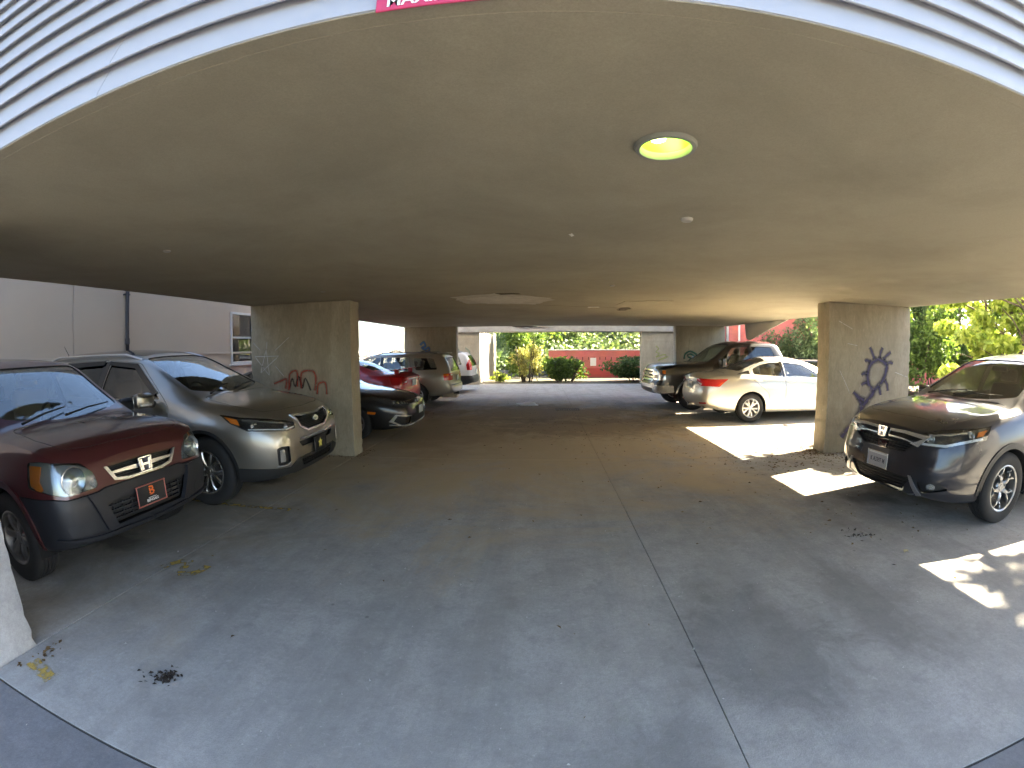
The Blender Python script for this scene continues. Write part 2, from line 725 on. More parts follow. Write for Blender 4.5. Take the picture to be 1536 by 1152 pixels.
    def patch_mesh(self, polys, d, off=0.002, th=0.006, step=0.04, dz=None):
        dd = self.D(d)
        ux = Vector((0, 0, 1)).cross(dd)
        if ux.length < 1e-3:
            ux = Vector((0, 1, 0))
        ux.normalize()
        uy = dd.cross(ux)
        big = bmesh.new()
        for pts in polys:
            P3 = [self.P(*p) for p in pts]
            c = sum(P3, Vector()) / len(P3)
            bm = bmesh.new()
            vs = [bm.verts.new(((p - c).dot(ux), (p - c).dot(uy), 0)) for p in P3]
            f = bm.faces.new(vs)
            f.normal_update()
            if f.normal.z < 0:
                bmesh.ops.reverse_faces(bm, faces=[f])
            bmesh.ops.triangulate(bm, faces=bm.faces[:])
            xs = [v.co.x for v in vs]; ys = [v.co.y for v in vs]
            for lo, hi, ax in ((min(xs), max(xs), 0), (min(ys), max(ys), 1)):
                k = int((hi - lo) / step)
                for i in range(1, k + 1):
                    q = lo + (hi - lo) * i / (k + 1)
                    co = (q, 0, 0) if ax == 0 else (0, q, 0)
                    no = (1, 0, 0) if ax == 0 else (0, 1, 0)
                    bmesh.ops.bisect_plane(bm, geom=bm.verts[:] + bm.edges[:] + bm.faces[:], plane_co=co, plane_no=no, dist=1e-5)
            bm.normal_update()
            bnd = [e for e in bm.edges if e.is_boundary]
            bm.verts.index_update()
            top, bot = [], []
            for v in bm.verts:
                p = c + ux * v.co.x + uy * v.co.y
                h, n = self.hit(p, dd)
                if n.dot(dd) < 0.15:
                    n = dd
                o = off + (dz(v.co.x, v.co.y) if dz else 0)
                top.append(big.verts.new(h + n * o))
                bot.append(big.verts.new(h + n * (o - th)))
            for f in bm.faces:
                ids = [v.index for v in f.verts]
                big.faces.new([top[i] for i in ids])
                big.faces.new([bot[i] for i in ids[::-1]])
            for e in bnd:
                lf = e.link_loops[0]
                a, b = lf.vert.index, lf.link_loop_next.vert.index
                big.faces.new((top[b], top[a], bot[a], bot[b]))
            bm.free()
        return mesh_of(big, 'patch')

    # ---- common pieces
    def windshield_pts(self, s0, s0e, s1, s1e, k0=0.90, k1=0.86, n=8):
        """closed loop on the top surface: base edge s0 (middle) .. s0e (corner), top edge s1 .. s1e"""
        pts = []
        for i in range(n + 1):
            f = -1 + 2 * i / n
            s = s0 + (s0e - s0) * f * f
            y = f * self.t['wt'](s) * k0
            pts.append((s, y, self.top_z(s, y)))
        for i in range(n + 1):
            f = 1 - 2 * i / n
            s = s1 + (s1e - s1) * f * f
            y = f * self.t['wt'](s) * k1
            pts.append((s, y, self.top_z(s, y)))
        return [tuple(v) for v in fillet(pts, [0.05 if i in (0, n, n + 1, 2 * n + 1) else 0 for i in range(len(pts))], 3)]

    def side(self, poly, r=0.04, sgn=1, y=None):
        """(s,z) polygon -> 3D points on the left (sgn 1) or right side"""
        y = self.W / 2 * 0.9 if y is None else y
        pts = fillet([(s, 0, z) for s, z in poly], r, 4) if r else [Vector((s, 0, z)) for s, z in poly]
        return [(p.x, sgn * y, p.z) for p in pts]

    def arch(self, sw, rw, ra):
        """round wheel openings"""
        for sg in (1, -1):
            bm = bmesh.new()
            n = 40
            A = []; B = []
            for k in range(n):
                a = 2 * math.pi * k / n
                p = (sw + ra * math.cos(a), 0, rw + ra * math.sin(a))
                A.append(p)
            c = prism_mesh([([self.P(p[0], sg * (self.W / 2 - 0.14), p[2]) for p in A], Vector((0, sg, 0)), 0.3, 0.16)])
            self.me = boolean(self.me, c, 'DIFFERENCE')
            # liner
            prof = []
            lm = mat('wheel_liner', (0.008, 0.008, 0.008), 0.95)
            for k in range(25):
                a = math.pi * (-0.08 + 1.16 * k / 24)
                prof.append((sw + (ra + .012) * math.cos(a), rw + (ra + .012) * math.sin(a)))
            y0, y1 = sg * (self.W / 2 - 0.035), sg * (self.W / 2 - 0.34)
            r0 = [bm.verts.new(self.P(s, y0, z)) for s, z in prof]
            r1 = [bm.verts.new(self.P(s, y1, z)) for s, z in prof]
            for i in range(len(prof) - 1):
                bm.faces.new((r0[i], r0[i + 1], r1[i + 1], r1[i]))
            bm.faces.new(r1)
            bm_obj('wheel_liner', bm, lm, self.root)

WHEELS = {}

def wheel_meshes(key, r, w, rim_r, style):
    """tyre and rim meshes; wheel axis Y, outer face towards +Y"""
    if key in WHEELS:
        return WHEELS[key]
    bm = bmesh.new()
    h = w / 2
    prof = [(rim_r - .012, h * .80), (rim_r + .006, h * .92), (rim_r + (r - rim_r) * .45, h * 1.04), (r - .035, h * .98), (r - .012, h * .86), (r - .003, h * .74)]
    for g in (0.48, 0.16, -0.16, -0.48):
        prof += [(r, h * g + .012), (r, h * g + .005), (r - .009, h * g + .004), (r - .009, h * g - .004), (r, h * g - .005), (r, h * g - .012)]
    prof += [(r - .003, -h * .74), (r - .012, -h * .86), (r - .035, -h * .98), (rim_r + (r - rim_r) * .45, -h * 1.04), (rim_r - .012, -h * .80)]
    lathe(bm, prof, 56, 'Y')
    # sidewall lettering ridge
    bmesh.ops.recalc_face_normals(bm, faces=bm.faces[:])
    ty = mesh_of(bm, 'tyre')
    shade(ty, 30)
    bm = bmesh.new()
    # barrel and lip
    lathe(bm, [(rim_r - .002, h * .80), (rim_r + .004, h * .90), (rim_r - .006, h * .93), (rim_r - .018, h * .86), (rim_r - .028, h * .55), (rim_r - .035, -h * .7), (rim_r - .002, -h * .8)], 48, 'Y')
    yf = h * style.get('face', .70)
    dish = style.get('dish', .02)
    hub = style.get('hub', .07)
    n = style['n']
    ri = rim_r - .016
    def spoke(a0, w0, w1, skew=0.0, depth=.03, r0=hub * .6, r1=ri):
        segs = 6
        prev = None
        for i in range(segs + 1):
            t = i / segs
            rr = r0 + (r1 - r0) * t
            ww = w0 + (w1 - w0) * t
            a = a0 + skew * t
            yy = yf - dish * (1 - t) ** 2 + .012 * math.sin(t * math.pi)
            cx, cz = math.cos(a), math.sin(a)
            tx, tz = -cz, cx
            ring = []
            for (u, v) in ((-1, -depth), (-1, -.010), (-.62, 0), (.62, 0), (1, -.010), (1, -depth)):
                ring.append(bm.verts.new((rr * cx + tx * ww / 2 * u, yy + v, rr * cz + tz * ww / 2 * u)))
            if prev:
                for k in range(5):
                    bm.faces.new((prev[k], ring[k], ring[k + 1], prev[k + 1]))
            prev = ring
    for k in range(n):
        a = 2 * math.pi * k / n + math.pi / 2 + style.get('rot', 0.0)
        if style['kind'] == 'single':
            spoke(a, style['w0'], style['w1'])
        elif style['kind'] == 'pair':
            dlt = style['gap']
            spoke(a - dlt * .6, style['w0'], style['w1'], -dlt * .5)
            spoke(a + dlt * .6, style['w0'], style['w1'], dlt * .5)
        elif style['kind'] == 'hook':
            # five arms that split into angular hooks
            spoke(a, .05, .040, 0, r1=ri * .62)
            spoke(a + .05, .030, .026, .30, r0=ri * .56)
            spoke(a - .30, .026, .026, .06, r0=ri * .78)
            spoke(a - .02, .028, .024, -.26, r0=ri * .56, r1=ri * .82)
    lathe(bm, [(.002, yf - dish + .006), (hub * .45, yf - dish + .006), (hub * .5, yf - dish + .001), (hub * .9, yf - dish), (hub * 1.05, yf - dish - .015), (hub * 1.05, yf - dish - .05)], 24, 'Y')
    for k in range(5):
        a = 2 * math.pi * (k + .5) / 5 + math.pi / 2
        bx(bm, (hub * .78 * math.cos(a), yf - dish + .004, hub * .78 * math.sin(a)), (.016, .014, .016), bevel=.004)
    bmesh.ops.recalc_face_normals(bm, faces=bm.faces[:])
    rim = mesh_of(bm, 'rim')
    shade(rim, 35)
    bm = bmesh.new()
    lathe(bm, [(.01, h * .1), (rim_r * .72, h * .1), (rim_r * .72, -h * .1), (.01, -h * .1)], 32, 'Y')
    lathe(bm, [(rim_r - .03, -h * .55), (.01, -h * .55)], 24, 'Y')
    disc = mesh_of(bm, 'disc')
    shade(disc, 30)
    WHEELS[key] = (ty, rim, disc)
    return WHEELS[key]

def add_wheels(C, fo, wb, r, w, rim_r, style, key, rimmat, steer=0.0, tyremat=None):
    tm = tyremat or mat('tyre_rubber', (0.018, 0.018, 0.019), 0.85, noise=.35, nscale=14, bump=.15, bscale=220)
    dm = mat('brake_disc', (0.10, 0.09, 0.085), 0.5, 0.7)
    ty, rim, disc = wheel_meshes(key, r, w, rim_r, style)
    for me, m in ((ty, tm), (rim, rimmat), (disc, dm)):
        if not me.materials:
            me.materials.append(m)
    for s in (fo, fo + wb):
        for sg in (1, -1):
            e = empty('wheel')
            e.parent = C.root
            e.location = C.P(s, sg * (C.W / 2 - .025 - w / 2), r)
            st = steer if s == fo else 0.0
            e.rotation_euler = (0, random.uniform(0, 6), (0 if sg > 0 else math.pi) + st)
            for nm, me in (('tyre', ty), ('rim', rim), ('brake_disc', disc)):
                o = bpy.data.objects.new(nm, me)
                COL.objects.link(o)
                o.parent = e
                if nm == 'tyre':
                    o.rotation_euler = (0, random.uniform(0, 6), 0)

def add_interior(C, s_dash, zfloor, zbelt, rows, wid=0.5, seatm=None, wheel_side=1, hr=True, rear_drop=.16):
    """dashboard, steering wheel and seats"""
    dm = mat('dashboard_plastic', (0.02, 0.02, 0.021), 0.7)
    sm = seatm or mat('seat_cloth_grey', (0.11, 0.105, 0.10), 0.9)
    wi = C.W / 2 - 0.12
    bm = bmesh.new()
    prof = [(s_dash - .32, zbelt - .30), (s_dash - .32, zbelt - .06), (s_dash - .1, zbelt - .015), (s_dash + .18, zbelt - .03), (s_dash + .28, zbelt - .10), (s_dash + .25, zbelt - .30)]
    a = [bm.verts.new(C.P(s, wi, z)) for s, z in prof]
    b = [bm.verts.new(C.P(s, -wi, z)) for s, z in prof]
    for i in range(len(prof) - 1):
        bm.faces.new((a[i], a[i + 1], b[i + 1], b[i]))
    bm.faces.new(a); bm.faces.new(b)
    bmesh.ops.recalc_face_normals(bm, faces=bm.faces[:])
    bm_obj('dashboard', bm, dm, C.root, 40)
    bm = bmesh.new()
    cw = C.P(s_dash + .46, wheel_side * .36, zbelt - .02)
    pts = []
    for k in range(25):
        an = 2 * math.pi * k / 24
        pts.append(cw + Vector((-.06 * math.sin(an), .18 * math.cos(an), .17 * math.sin(an))))
    tube(bm, pts, .015, 6, cap=False)
    bx(bm, cw + Vector((.02, 0, -.01)), (.05, .16, .09), bevel=.015)
    bx(bm, cw + Vector((.01, 0, 0)), (.02, .34, .03))
    bm_obj('steering_wheel', bm, dm, C.root, 40)
    for s, dual in rows:
        for y in ((.37, -.37) if dual else (0,)):
            bm = bmesh.new()
            ww = .48 if dual else 1.2
            drop = 0.0 if dual else rear_drop
            rot = Matrix.Rotation(R(-16), 3, 'Y')
            bx(bm, C.P(s - .22, y, zfloor + .30), (.50, ww, .16), bevel=.05, seg=3)
            bx(bm, C.P(s + .10, y, zfloor + .62 - drop / 2), (.13, ww * .96, .62 - drop), bevel=.05, seg=3, rot=rot)
            if hr:
                for yy in ((y,) if dual else (-.38, .38)):
                    bx(bm, C.P(s + .22, yy, zfloor + 1.02 - drop), (.09, .26, .17), bevel=.035, seg=3, rot=rot)
                    bx(bm, C.P(s + .19, yy, zfloor + .92 - drop), (.015, .10, .12), rot=rot)
            bm_obj('seat', bm, sm, C.root, 50)
    bm = bmesh.new()
    bx(bm, C.P(s_dash + 1.2, 0, zfloor - .01), (3.0, wi * 2, .02))
    bm_obj('cabin_floor', bm, dm, C.root)

def add_mirror(C, s, y, z, m, sg, size=(.11, .20, .15)):
    bm = bmesh.new()
    bx(bm, C.P(s, sg * (y + .13), z), size, bevel=.04, seg=3)
    for v in bm.verts:
        if v.co.x > C.P(s, 0, 0).x + size[0] * .3:
            v.co.y += sg * -.02
            v.co.z = z + (v.co.z - z) * .8
    o = bm_obj('side_mirror', bm, m, C.root, 40)
    bm = bmesh.new()
    bx(bm, C.P(s + size[0] * .5 + .001, sg * (y + .13), z), (.004, size[1] * .84, size[2] * .78), bevel=.001)
    bm_obj('mirror_glass', bm, mat('mirror_silver', (.8, .8, .8), .03, 1.0), o)
    bm = bmesh.new()
    tube(bm, [C.P(s + .02, sg * (y - .06), z - .06), C.P(s + .01, sg * (y + .06), z - .05)], [.04, .03], 8)
    bm_obj('mirror_arm', bm, mat('black_trim', (.012, .012, .013), .55), o, 40)
    return o

def place(C, x, y, rz, label, cat='car', k=1.0):
    C.root.scale = (k, k, k)
    C.root.location = (x, y, 0)
    C.root.rotation_euler = (0, 0, rz)
    tag(C.root, label, cat)

def oval(s, y, z, ry, rz_, n=20):
    return [(s, y + ry * math.cos(2 * math.pi * k / n), z + rz_ * math.sin(2 * math.pi * k / n)) for k in range(n)]

def put_text(C, body, size, s, y, z, d, m, parent, off=.004, bold=True, name='lettering', extrude=.0008):
    """flat lettering on the nose (d=-1) or tail (d=1); stands at the skin"""
    me = text_mesh(body, size, extrude, bold)
    p = C.P(s, y, z)
    o = link(name, me, m, parent)
    o.location = p + Vector((-d * off, 0, 0))
    o.rotation_euler = (R(90), 0, R(90) if d < 0 else R(-90))
    return o

def _inv(C, p):
    return C.unP(p)

def F_(C, y, z):
    h = C.bvh.ray_cast(Vector((C.L, y, z)), Vector((-1, 0, 0)))
    return _inv(C, h[0]) if h[0] else (0.3, y, z)

def B_(C, y, z):
    h = C.bvh.ray_cast(Vector((-C.L, y, z)), Vector((1, 0, 0)))
    return _inv(C, h[0]) if h[0] else (C.L - .1, y, z)

def S_(C, s, z, sg):
    h = C.bvh.ray_cast(Vector((C.P(s, 0, 0).x, sg * 2, z)), Vector((0, -sg, 0)))
    return _inv(C, h[0]) if h[0] else (s, sg * C.W / 2, z)

def T_(C, s, y):
    h = C.bvh.ray_cast(Vector((C.P(s, 0, 0).x, y, 3)), Vector((0, 0, -1)))
    return _inv(C, h[0]) if h[0] else (s, y, 1)

def scale_poly(pts, k):
    c = sum((Vector(p) for p in pts), Vector()) / len(pts)
    return [tuple(c + (Vector(p) - c) * k) for p in pts]

def tup(vs):
    return [tuple(v) for v in vs]

BLACK = lambda: mat('black_trim', (.012, .012, .013), .55)
GLOSSB = lambda: mat('gloss_black', (.008, .008, .009), .12, coat=.5)
CHROME = lambda: mat('chrome', (.86, .86, .86), .20, .82)
LENS = lambda: glass('lamp_lens', (.93, .95, .95))
REFLECT = lambda: mat('lamp_reflector', (.62, .63, .64), .22, 0.85)
AMBER = lambda: mat('amber_lens', (.75, .20, .02), .18, coat=.6)
REDL = lambda: mat('red_lens', (.50, .012, .012), .15, coat=.8)

class Cfg(dict):
    __getattr__ = dict.get

def assemble(C, c):
    """cut the openings, lift out hood and doors, glaze the car; c is a Cfg"""
    side_d = lambda sg: (0, sg, 0)
    for s in (c.fo, c.fo + c.wb):
        C.arch(s, c.r, c.ra)
    # glass openings
    wsp = C.windshield_pts(*c.ws, *(c.wsk or ()))
    s0, s1 = c.ws[0], c.ws[2]
    wd = (-(C.top_z(s1, 0) - C.top_z(s0, 0)), 0, s1 - s0)
    cuts = [(wsp, wd, .10, .14)]
    rwp = None
    if not c.rw:
        pass
    elif c.rw[0] == 'deck':
        rwp = C.windshield_pts(*c.rw[1:])
        a, b = c.rw[1], c.rw[3]
        rd = (-(C.top_z(b, 0) - C.top_z(a, 0)), 0, b - a)
        rd = (abs(rd[0]), 0, abs(rd[2]))
    else:
        rwp = tup(fillet([B_(C, y, z) for y, z in c.rw[1]], .05))
        rd = (1, 0, .25)
    if rwp:
        cuts.append((rwp, rd, .10, .14))
    for sg in (1, -1):
        for w in c.windows:
            cuts.append((C.side(w['p'], w.get('r', .04), sg), side_d(sg), .25, .25))
    C.cut(cuts)
    for extra in (c.cuts or []):
        C.cut(extra)
    parts = {}
    for nm, pts, d, o, i, m, gap in (c.panels or []):
        parts[nm] = C.panel(nm, pts, d, o, i, gap, m)
    if c.hood:
        hp = [T_(C, s, y) for s, y in c.hood]
        zc = sum(p[2] for p in hp) / len(hp)
        hp = [(p[0], p[1], zc) for p in hp]
        parts['hood'] = C.panel('hood', tup(fillet(hp, .05)), (0, 0, 1), .4, .17, c.gap or .005)
    doors = {}
    for sg in (1, -1):
        for k, dp in enumerate(c.doors or []):
            doors[(k, sg)] = C.panel('door', C.side(dp, .05, sg), side_d(sg), .25, .42, c.gap or .005)
    body = C.finish('body', C.me)
    parts['body'] = body
    # panes
    seal = mat('window_rubber', (.01, .01, .01), .7)
    C.patch('windshield', scale_poly(wsp, 1.012), wd, -.008, .004, c.wsglass or glass('car_glass_clear', (.84, .87, .85)), step=.09)
    if rwp:
        C.patch('rear_window', scale_poly(rwp, 1.012), rd, -.008, .004, c.rwglass or glass('car_glass_tint', (.62, .65, .64)), step=.09)
    for sg in (1, -1):
        for w in c.windows:
            par = doors.get((w.get('door'), sg)) or C.root
            g = w.get('g') or c.sideglass or glass('car_glass_tint', (.62, .65, .64))
            C.patch('window_pane', scale_poly(C.side(w['p'], w.get('r', .04), sg), 1.02), side_d(sg), -.010, .004, g, par, step=.10)
        for k, (hs, hz) in enumerate(c.handles or []):
            d_ = doors.get((k, sg))
            if d_:
                p = S_(C, hs, hz, sg)
                bm = bmesh.new()
                a = C.P(*p) + Vector((0, sg * .022, 0))
                tube(bm, [a + Vector((.10, -sg * .022, 0)), a + Vector((.085, 0, 0)), a, a - Vector((.085, 0, 0)), a - Vector((.10, sg * .022, 0))], [.010, .013, .014, .013, .010], 8)
                bm_obj('door_handle', bm, c.handlemat or C.paint, d_, 40)
        for pl in (c.pillars or []):
            C.patch('pillar_trim', C.side(pl, 0, sg), side_d(sg), .0025, .004, c.pillarmat or GLOSSB(), step=.08)
    return parts, doors

def wiper(C, p0, p1, parent=None):
    bm = bmesh.new()
    a = C.P(*p0); b = C.P(*p1)
    up = Vector((.01, 0, .02))
    tube(bm, [a + up, (a + b) / 2 + up * 1.6, b + up], [.011, .008, .006], 6)
    bm_obj('wiper', bm, BLACK(), parent or C.root, 40)

def rail(C, s0, s1, y, h, m, rad=.016, foot=True, k=7):
    """roof rail on both sides"""
    for sg in (1, -1):
        bm = bmesh.new()
        pts = []
        for i in range(k + 1):
            t = i / k
            s = s0 + (s1 - s0) * t
            z = T_(C, s, sg * y)[2]
            hh = h if 0 < i < k else -.005
            pts.append(C.P(s, sg * y, z + hh))
        tube(bm, pts, rad, 8)
        bm_obj('roof_rail', bm, m, C.root, 50)

def plate(C, s, y, z, tilt=0.0, w=.305, h=.155, d=-1, base=None, frame=None, name='license_plate'):
    """flat metal plate with frame; returns the plate object (child of the car)"""
    o = empty(name)
    o.parent = C.root
    o.location = C.P(s, y, z)
    o.rotation_euler = (0, -tilt * (1 if d < 0 else -1), 0 if d < 0 else math.pi)
    bm = bmesh.new()
    bx(bm, (.006, 0, 0), (.004, w, h), bevel=.0015)
    bm_obj('plate_sheet', bm, base, o)
    if frame:
        bm = bmesh.new()
        t = .008
        for c_, sz in (((.009, 0, h / 2), (.012, w + .02, t)), ((.009, 0, -h / 2), (.012, w + .02, t)), ((.009, w / 2, 0), (.012, t, h + t)), ((.009, -w / 2, 0), (.012, t, h + t))):
            bx(bm, c_, sz, bevel=.003)
        bm_obj('plate_frame', bm, frame, o)
    return o

def plate_text(o, body, size, y, z, m, x=.0095, bold=True, sx=1.0):
    me = text_mesh(body, size, .0006, bold)
    t = link('lettering', me, m, o)
    t.location = (x, y, z)
    t.rotation_euler = (R(90), 0, R(90))
    t.scale = (sx, 1, 1)
    return t

def honda_h(C, s, y, z, k, m, d=-1, lean=0.0, x=.012, fill=None):
    """chrome badge: an H with splayed uprights in a rounded frame"""
    bm = bmesh.new()
    def poly(pts, x0, x1):
        A = [bm.verts.new((x0, p[0] * k, p[1] * k)) for p in pts]
        B = [bm.verts.new((x1, p[0] * k, p[1] * k)) for p in pts]
        bm.faces.new(B)
        for i in range(len(A)):
            bm.faces.new((A[i], A[(i + 1) % len(A)], B[(i + 1) % len(A)], B[i]))
    for sgn in (1, -1):
        poly([(sgn * .50, .36), (sgn * .30, .36), (sgn * .20, -.36), (sgn * .36, -.36)], 0, .012)
    poly([(.28, .09), (-.28, .09), (-.26, -.07), (.26, -.07)], 0, .012)
    out = fillet([(0, .62, .50), (0, -.62, .50), (0, -.50, -.50), (0, .50, -.50)], .14, 4)
    n = len(out)
    r0 = [bm.verts.new((0.0, p.y * k, p.z * k)) for p in out]
    r1 = [bm.verts.new((.013, p.y * k, p.z * k)) for p in out]
    r2 = [bm.verts.new((.013, p.y * k * .86, p.z * k * .86)) for p in out]
    r3 = [bm.verts.new((0.0, p.y * k * .86, p.z * k * .86)) for p in out]
    for a, b in ((r0, r1), (r1, r2), (r2, r3)):
        for i in range(n):
            bm.faces.new((a[i], a[(i + 1) % n], b[(i + 1) % n], b[i]))
    bmesh.ops.recalc_face_normals(bm, faces=bm.faces[:])
    o = bm_obj('emblem', bm, m, C.root, 30)
    o.location = C.P(s, y, z) + Vector((x * -d, 0, 0))
    o.rotation_euler = (0, -lean * (-d), 0 if d < 0 else math.pi)
    if fill:
        bm = bmesh.new()
        bm.faces.new([bm.verts.new((.002, p.y * k * .9, p.z * k * .9)) for p in out])
        bm_obj('emblem_field', bm, fill, o)
    return o

def lamp(C, name, pts, d, inner_m, depth=.045, bulbs=(), extra=(), lens=None, parent=None, bowl=REFLECT):
    """recessed lamp: reflector bowl inside the opening, bulbs, clear cover flush with the skin"""
    base = C.patch(name, scale_poly(pts, 1.10), d, -depth, .004, inner_m, parent, step=.05)
    dd = C.D(d)
    for (p, rad, bm_) in bulbs:
        bm = bmesh.new()
        h, n = C.hit(C.P(*p), dd)
        ax = (Vector((1, 0, 0)) * .8 + n * .2).normalized()
        q = ax.to_track_quat('Y', 'Z').to_matrix().to_4x4()
        lathe(bm, [(rad, .026), (rad * 1.06, .024), (rad * .98, .018), (rad * .72, -.002), (rad * .45, -.010), (rad * .42, .006), (rad * .25, .018), (.001, .022)], 22, 'Y')
        bmesh.ops.transform(bm, matrix=Matrix.Translation(h - n * (depth * .72)) @ q, verts=bm.verts[:])
        bm_obj('reflector', bm, bm_, base, 40)
    for (epts, off, th, m_) in extra:
        C.patch('lamp_segment', epts, d, off, th, m_, base, step=.03)
    C.patch('lens_cover', scale_poly(pts, 1.004), d, -.001, .003, lens or LENS(), base, step=.05)
    return base

# ================================================================ the place
CH = 2.397                     # soffit height
FY = 0.8715                    # front face of the building
EY = 0.927                     # front edge of the garage floor
XL, XR = -2.873, 4.531         # inner faces of the piers
XLO, XRO = -4.70, 6.304        # outer edges of the building above
ROWS = (0.93, 6.48, 15.09, 20.53)
XJ = 0.849
BACK = 20.9
BLD = 15.46                    # the storeys above end behind the third row of piers

def concrete(name, c1, c2, scale=1.0, dirt=None, stain=0.5, rough=0.85, bump=0.25, speck=0.5, streak=False, tracks=False):
    """weathered concrete: cloudy mottling, fine aggregate, dark spots; dirt = (colour, scale, amount), also carries an added pale bounce patch"""
    if name in MATS:
        return MATS[name]
    m = bpy.data.materials.new(name)
    m.use_nodes = True
    N, Lk = nodes_of(m)
    b = N['Principled BSDF']
    b.inputs['Roughness'].default_value = rough
    b.inputs['Specular IOR Level'].default_value = 0.3
    geo = N.new('ShaderNodeNewGeometry')
    vec = geo.outputs['Position']
    if streak:
        mp = N.new('ShaderNodeMapping')
        mp.inputs['Scale'].default_value = (1, 1, 0.35)
        Lk.new(vec, mp.inputs['Vector'])
        vec = mp.outputs[0]
    def noise(sc, det=6, rg=0.6, dist=0.0):
        n = N.new('ShaderNodeTexNoise')
        n.inputs['Scale'].default_value = sc
        n.inputs['Detail'].default_value = det
        n.inputs['Roughness'].default_value = rg
        n.inputs['Distortion'].default_value = dist
        Lk.new(vec, n.inputs['Vector'])
        return n.outputs['Fac']
    def rng(x, a, bb, c=0.0, d=1.0):
        r = N.new('ShaderNodeMapRange')
        r.inputs['From Min'].default_value = a
        r.inputs['From Max'].default_value = bb
        r.inputs['To Min'].default_value = c
        r.inputs['To Max'].default_value = d
        Lk.new(x, r.inputs['Value'])
        return r.outputs[0]
    def mix(f, a, bb, mode='MIX'):
        x = N.new('ShaderNodeMix')
        x.data_type = 'RGBA'
        x.blend_type = mode
        if isinstance(f, (int, float)):
            x.inputs['Factor'].default_value = f
        else:
            Lk.new(f, x.inputs['Factor'])
        for k, v in (('A', a), ('B', bb)):
            if isinstance(v, tuple):
                x.inputs[k].default_value = (*v, 1)
            else:
                Lk.new(v, x.inputs[k])
        return x.outputs['Result']
    col = mix(rng(noise(0.55 * scale, 5, 0.65, 0.6), .35, .65), c1, c2)
    col = mix(rng(noise(2.6 * scale, 6, 0.7, 0.3), .40, .70, 0, .65), col, tuple(x * .62 for x in c1))
    col = mix(rng(noise(7.0 * scale, 6, .7), .52, .70, 0, .45 * stain), col, tuple(x * .45 for x in c1))
    if tracks:
        # long faint wear left by wheels running up and down the aisle
        mt = N.new('ShaderNodeMapping')
        mt.inputs['Scale'].default_value = (2.4, .16, 1)
        Lk.new(geo.outputs['Position'], mt.inputs['Vector'])
        nt = N.new('ShaderNodeTexNoise')
        nt.inputs['Scale'].default_value = 1.0
        nt.inputs['Detail'].default_value = 5
        nt.inputs['Roughness'].default_value = .7
        Lk.new(mt.outputs[0], nt.inputs['Vector'])
        col = mix(rng(nt.outputs['Fac'], .48, .72, 0, .55), col, tuple(x * .55 for x in c1))
    # small stuck-on spots
    vo = N.new('ShaderNodeTexVoronoi')
    vo.inputs['Scale'].default_value = 3.2 * scale
    vo.inputs['Randomness'].default_value = 1
    Lk.new(vec, vo.inputs['Vector'])
    sp = rng(vo.outputs['Distance'], .030, .055, 1, 0)
    gate = rng(noise(1.3, 2), .50, .56, 0, 1)
    ml = N.new('ShaderNodeMath'); ml.operation = 'MULTIPLY'
    Lk.new(sp, ml.inputs[0]); Lk.new(gate, ml.inputs[1])
    ml2 = N.new('ShaderNodeMath'); ml2.operation = 'MULTIPLY'; ml2.inputs[1].default_value = speck
    Lk.new(ml.outputs[0], ml2.inputs[0])
    col = mix(ml2.outputs[0], col, (.05, .045, .04))
    # pale scuffs
    col = mix(rng(noise(11, 5, .75, 1.5), .62, .78, 0, .5 if speck else .12), col, tuple(min(1, x * 1.7) for x in c2))
    fine = 1.0 if speck else .15
    col = mix(rng(noise(38, 3, .75), .42, .66, 0, .34 * fine), col, tuple(x * .6 for x in c1))
    col = mix(rng(noise(23, 4, .8, .5), .60, .74, 0, .30 * fine), col, tuple(min(1, x * 1.5) for x in c2))
    # fine aggregate
    col = mix(rng(noise(160, 2, .8), .3, .7, 0, .40), col, tuple(x * .55 for x in c1))
    shared = {}
    def dn(sc):
        k = min((.6, 1.2, 2.8), key=lambda q_: abs(math.log(q_ / sc)))
        if k not in shared:
            shared[k] = noise(k, 6, .72, .8)
        return shared[k]
    if dirt:
        for (dc, cx, cy, rx, ry, amt, sc) in dirt:
            # a drift of dirt, or the added pale bounce patch, around one spot, with a ragged outline of its own
            s = N.new('ShaderNodeVectorMath'); s.operation = 'SUBTRACT'
            s.inputs[1].default_value = (cx, cy, 0)
            Lk.new(geo.outputs['Position'], s.inputs[0])
            q = N.new('ShaderNodeVectorMath'); q.operation = 'MULTIPLY'
            q.inputs[1].default_value = (1 / rx, 1 / ry, 0)
            Lk.new(s.outputs[0], q.inputs[0])
            ln = N.new('ShaderNodeVectorMath'); ln.operation = 'LENGTH'
            Lk.new(q.outputs[0], ln.inputs[0])
            ad = N.new('ShaderNodeMath'); ad.operation = 'MULTIPLY_ADD'
            ad.inputs[1].default_value = -2.2
            ad.inputs[2].default_value = 1.1
            Lk.new(dn(sc), ad.inputs[0])
            sm = N.new('ShaderNodeMath'); sm.operation = 'ADD'
            Lk.new(ln.outputs['Value'], sm.inputs[0]); Lk.new(ad.outputs[0], sm.inputs[1])
            col = mix(rng(sm.outputs[0], .55, 1.15, amt, 0), col, dc)
    Lk.new(col, b.inputs['Base Color'])
    bp = N.new('ShaderNodeBump')
    bp.inputs['Strength'].default_value = bump
    bp.inputs['Distance'].default_value = 0.006
    hs = N.new('ShaderNodeMath'); hs.operation = 'ADD'
    Lk.new(noise(90, 2, .7), hs.inputs[0])
    Lk.new(noise(9, 3, .6), hs.inputs[1])
    Lk.new(hs.outputs[0], bp.inputs['Height'])
    Lk.new(bp.outputs['Normal'], b.inputs['Normal'])
    MATS[name] = m
    return m

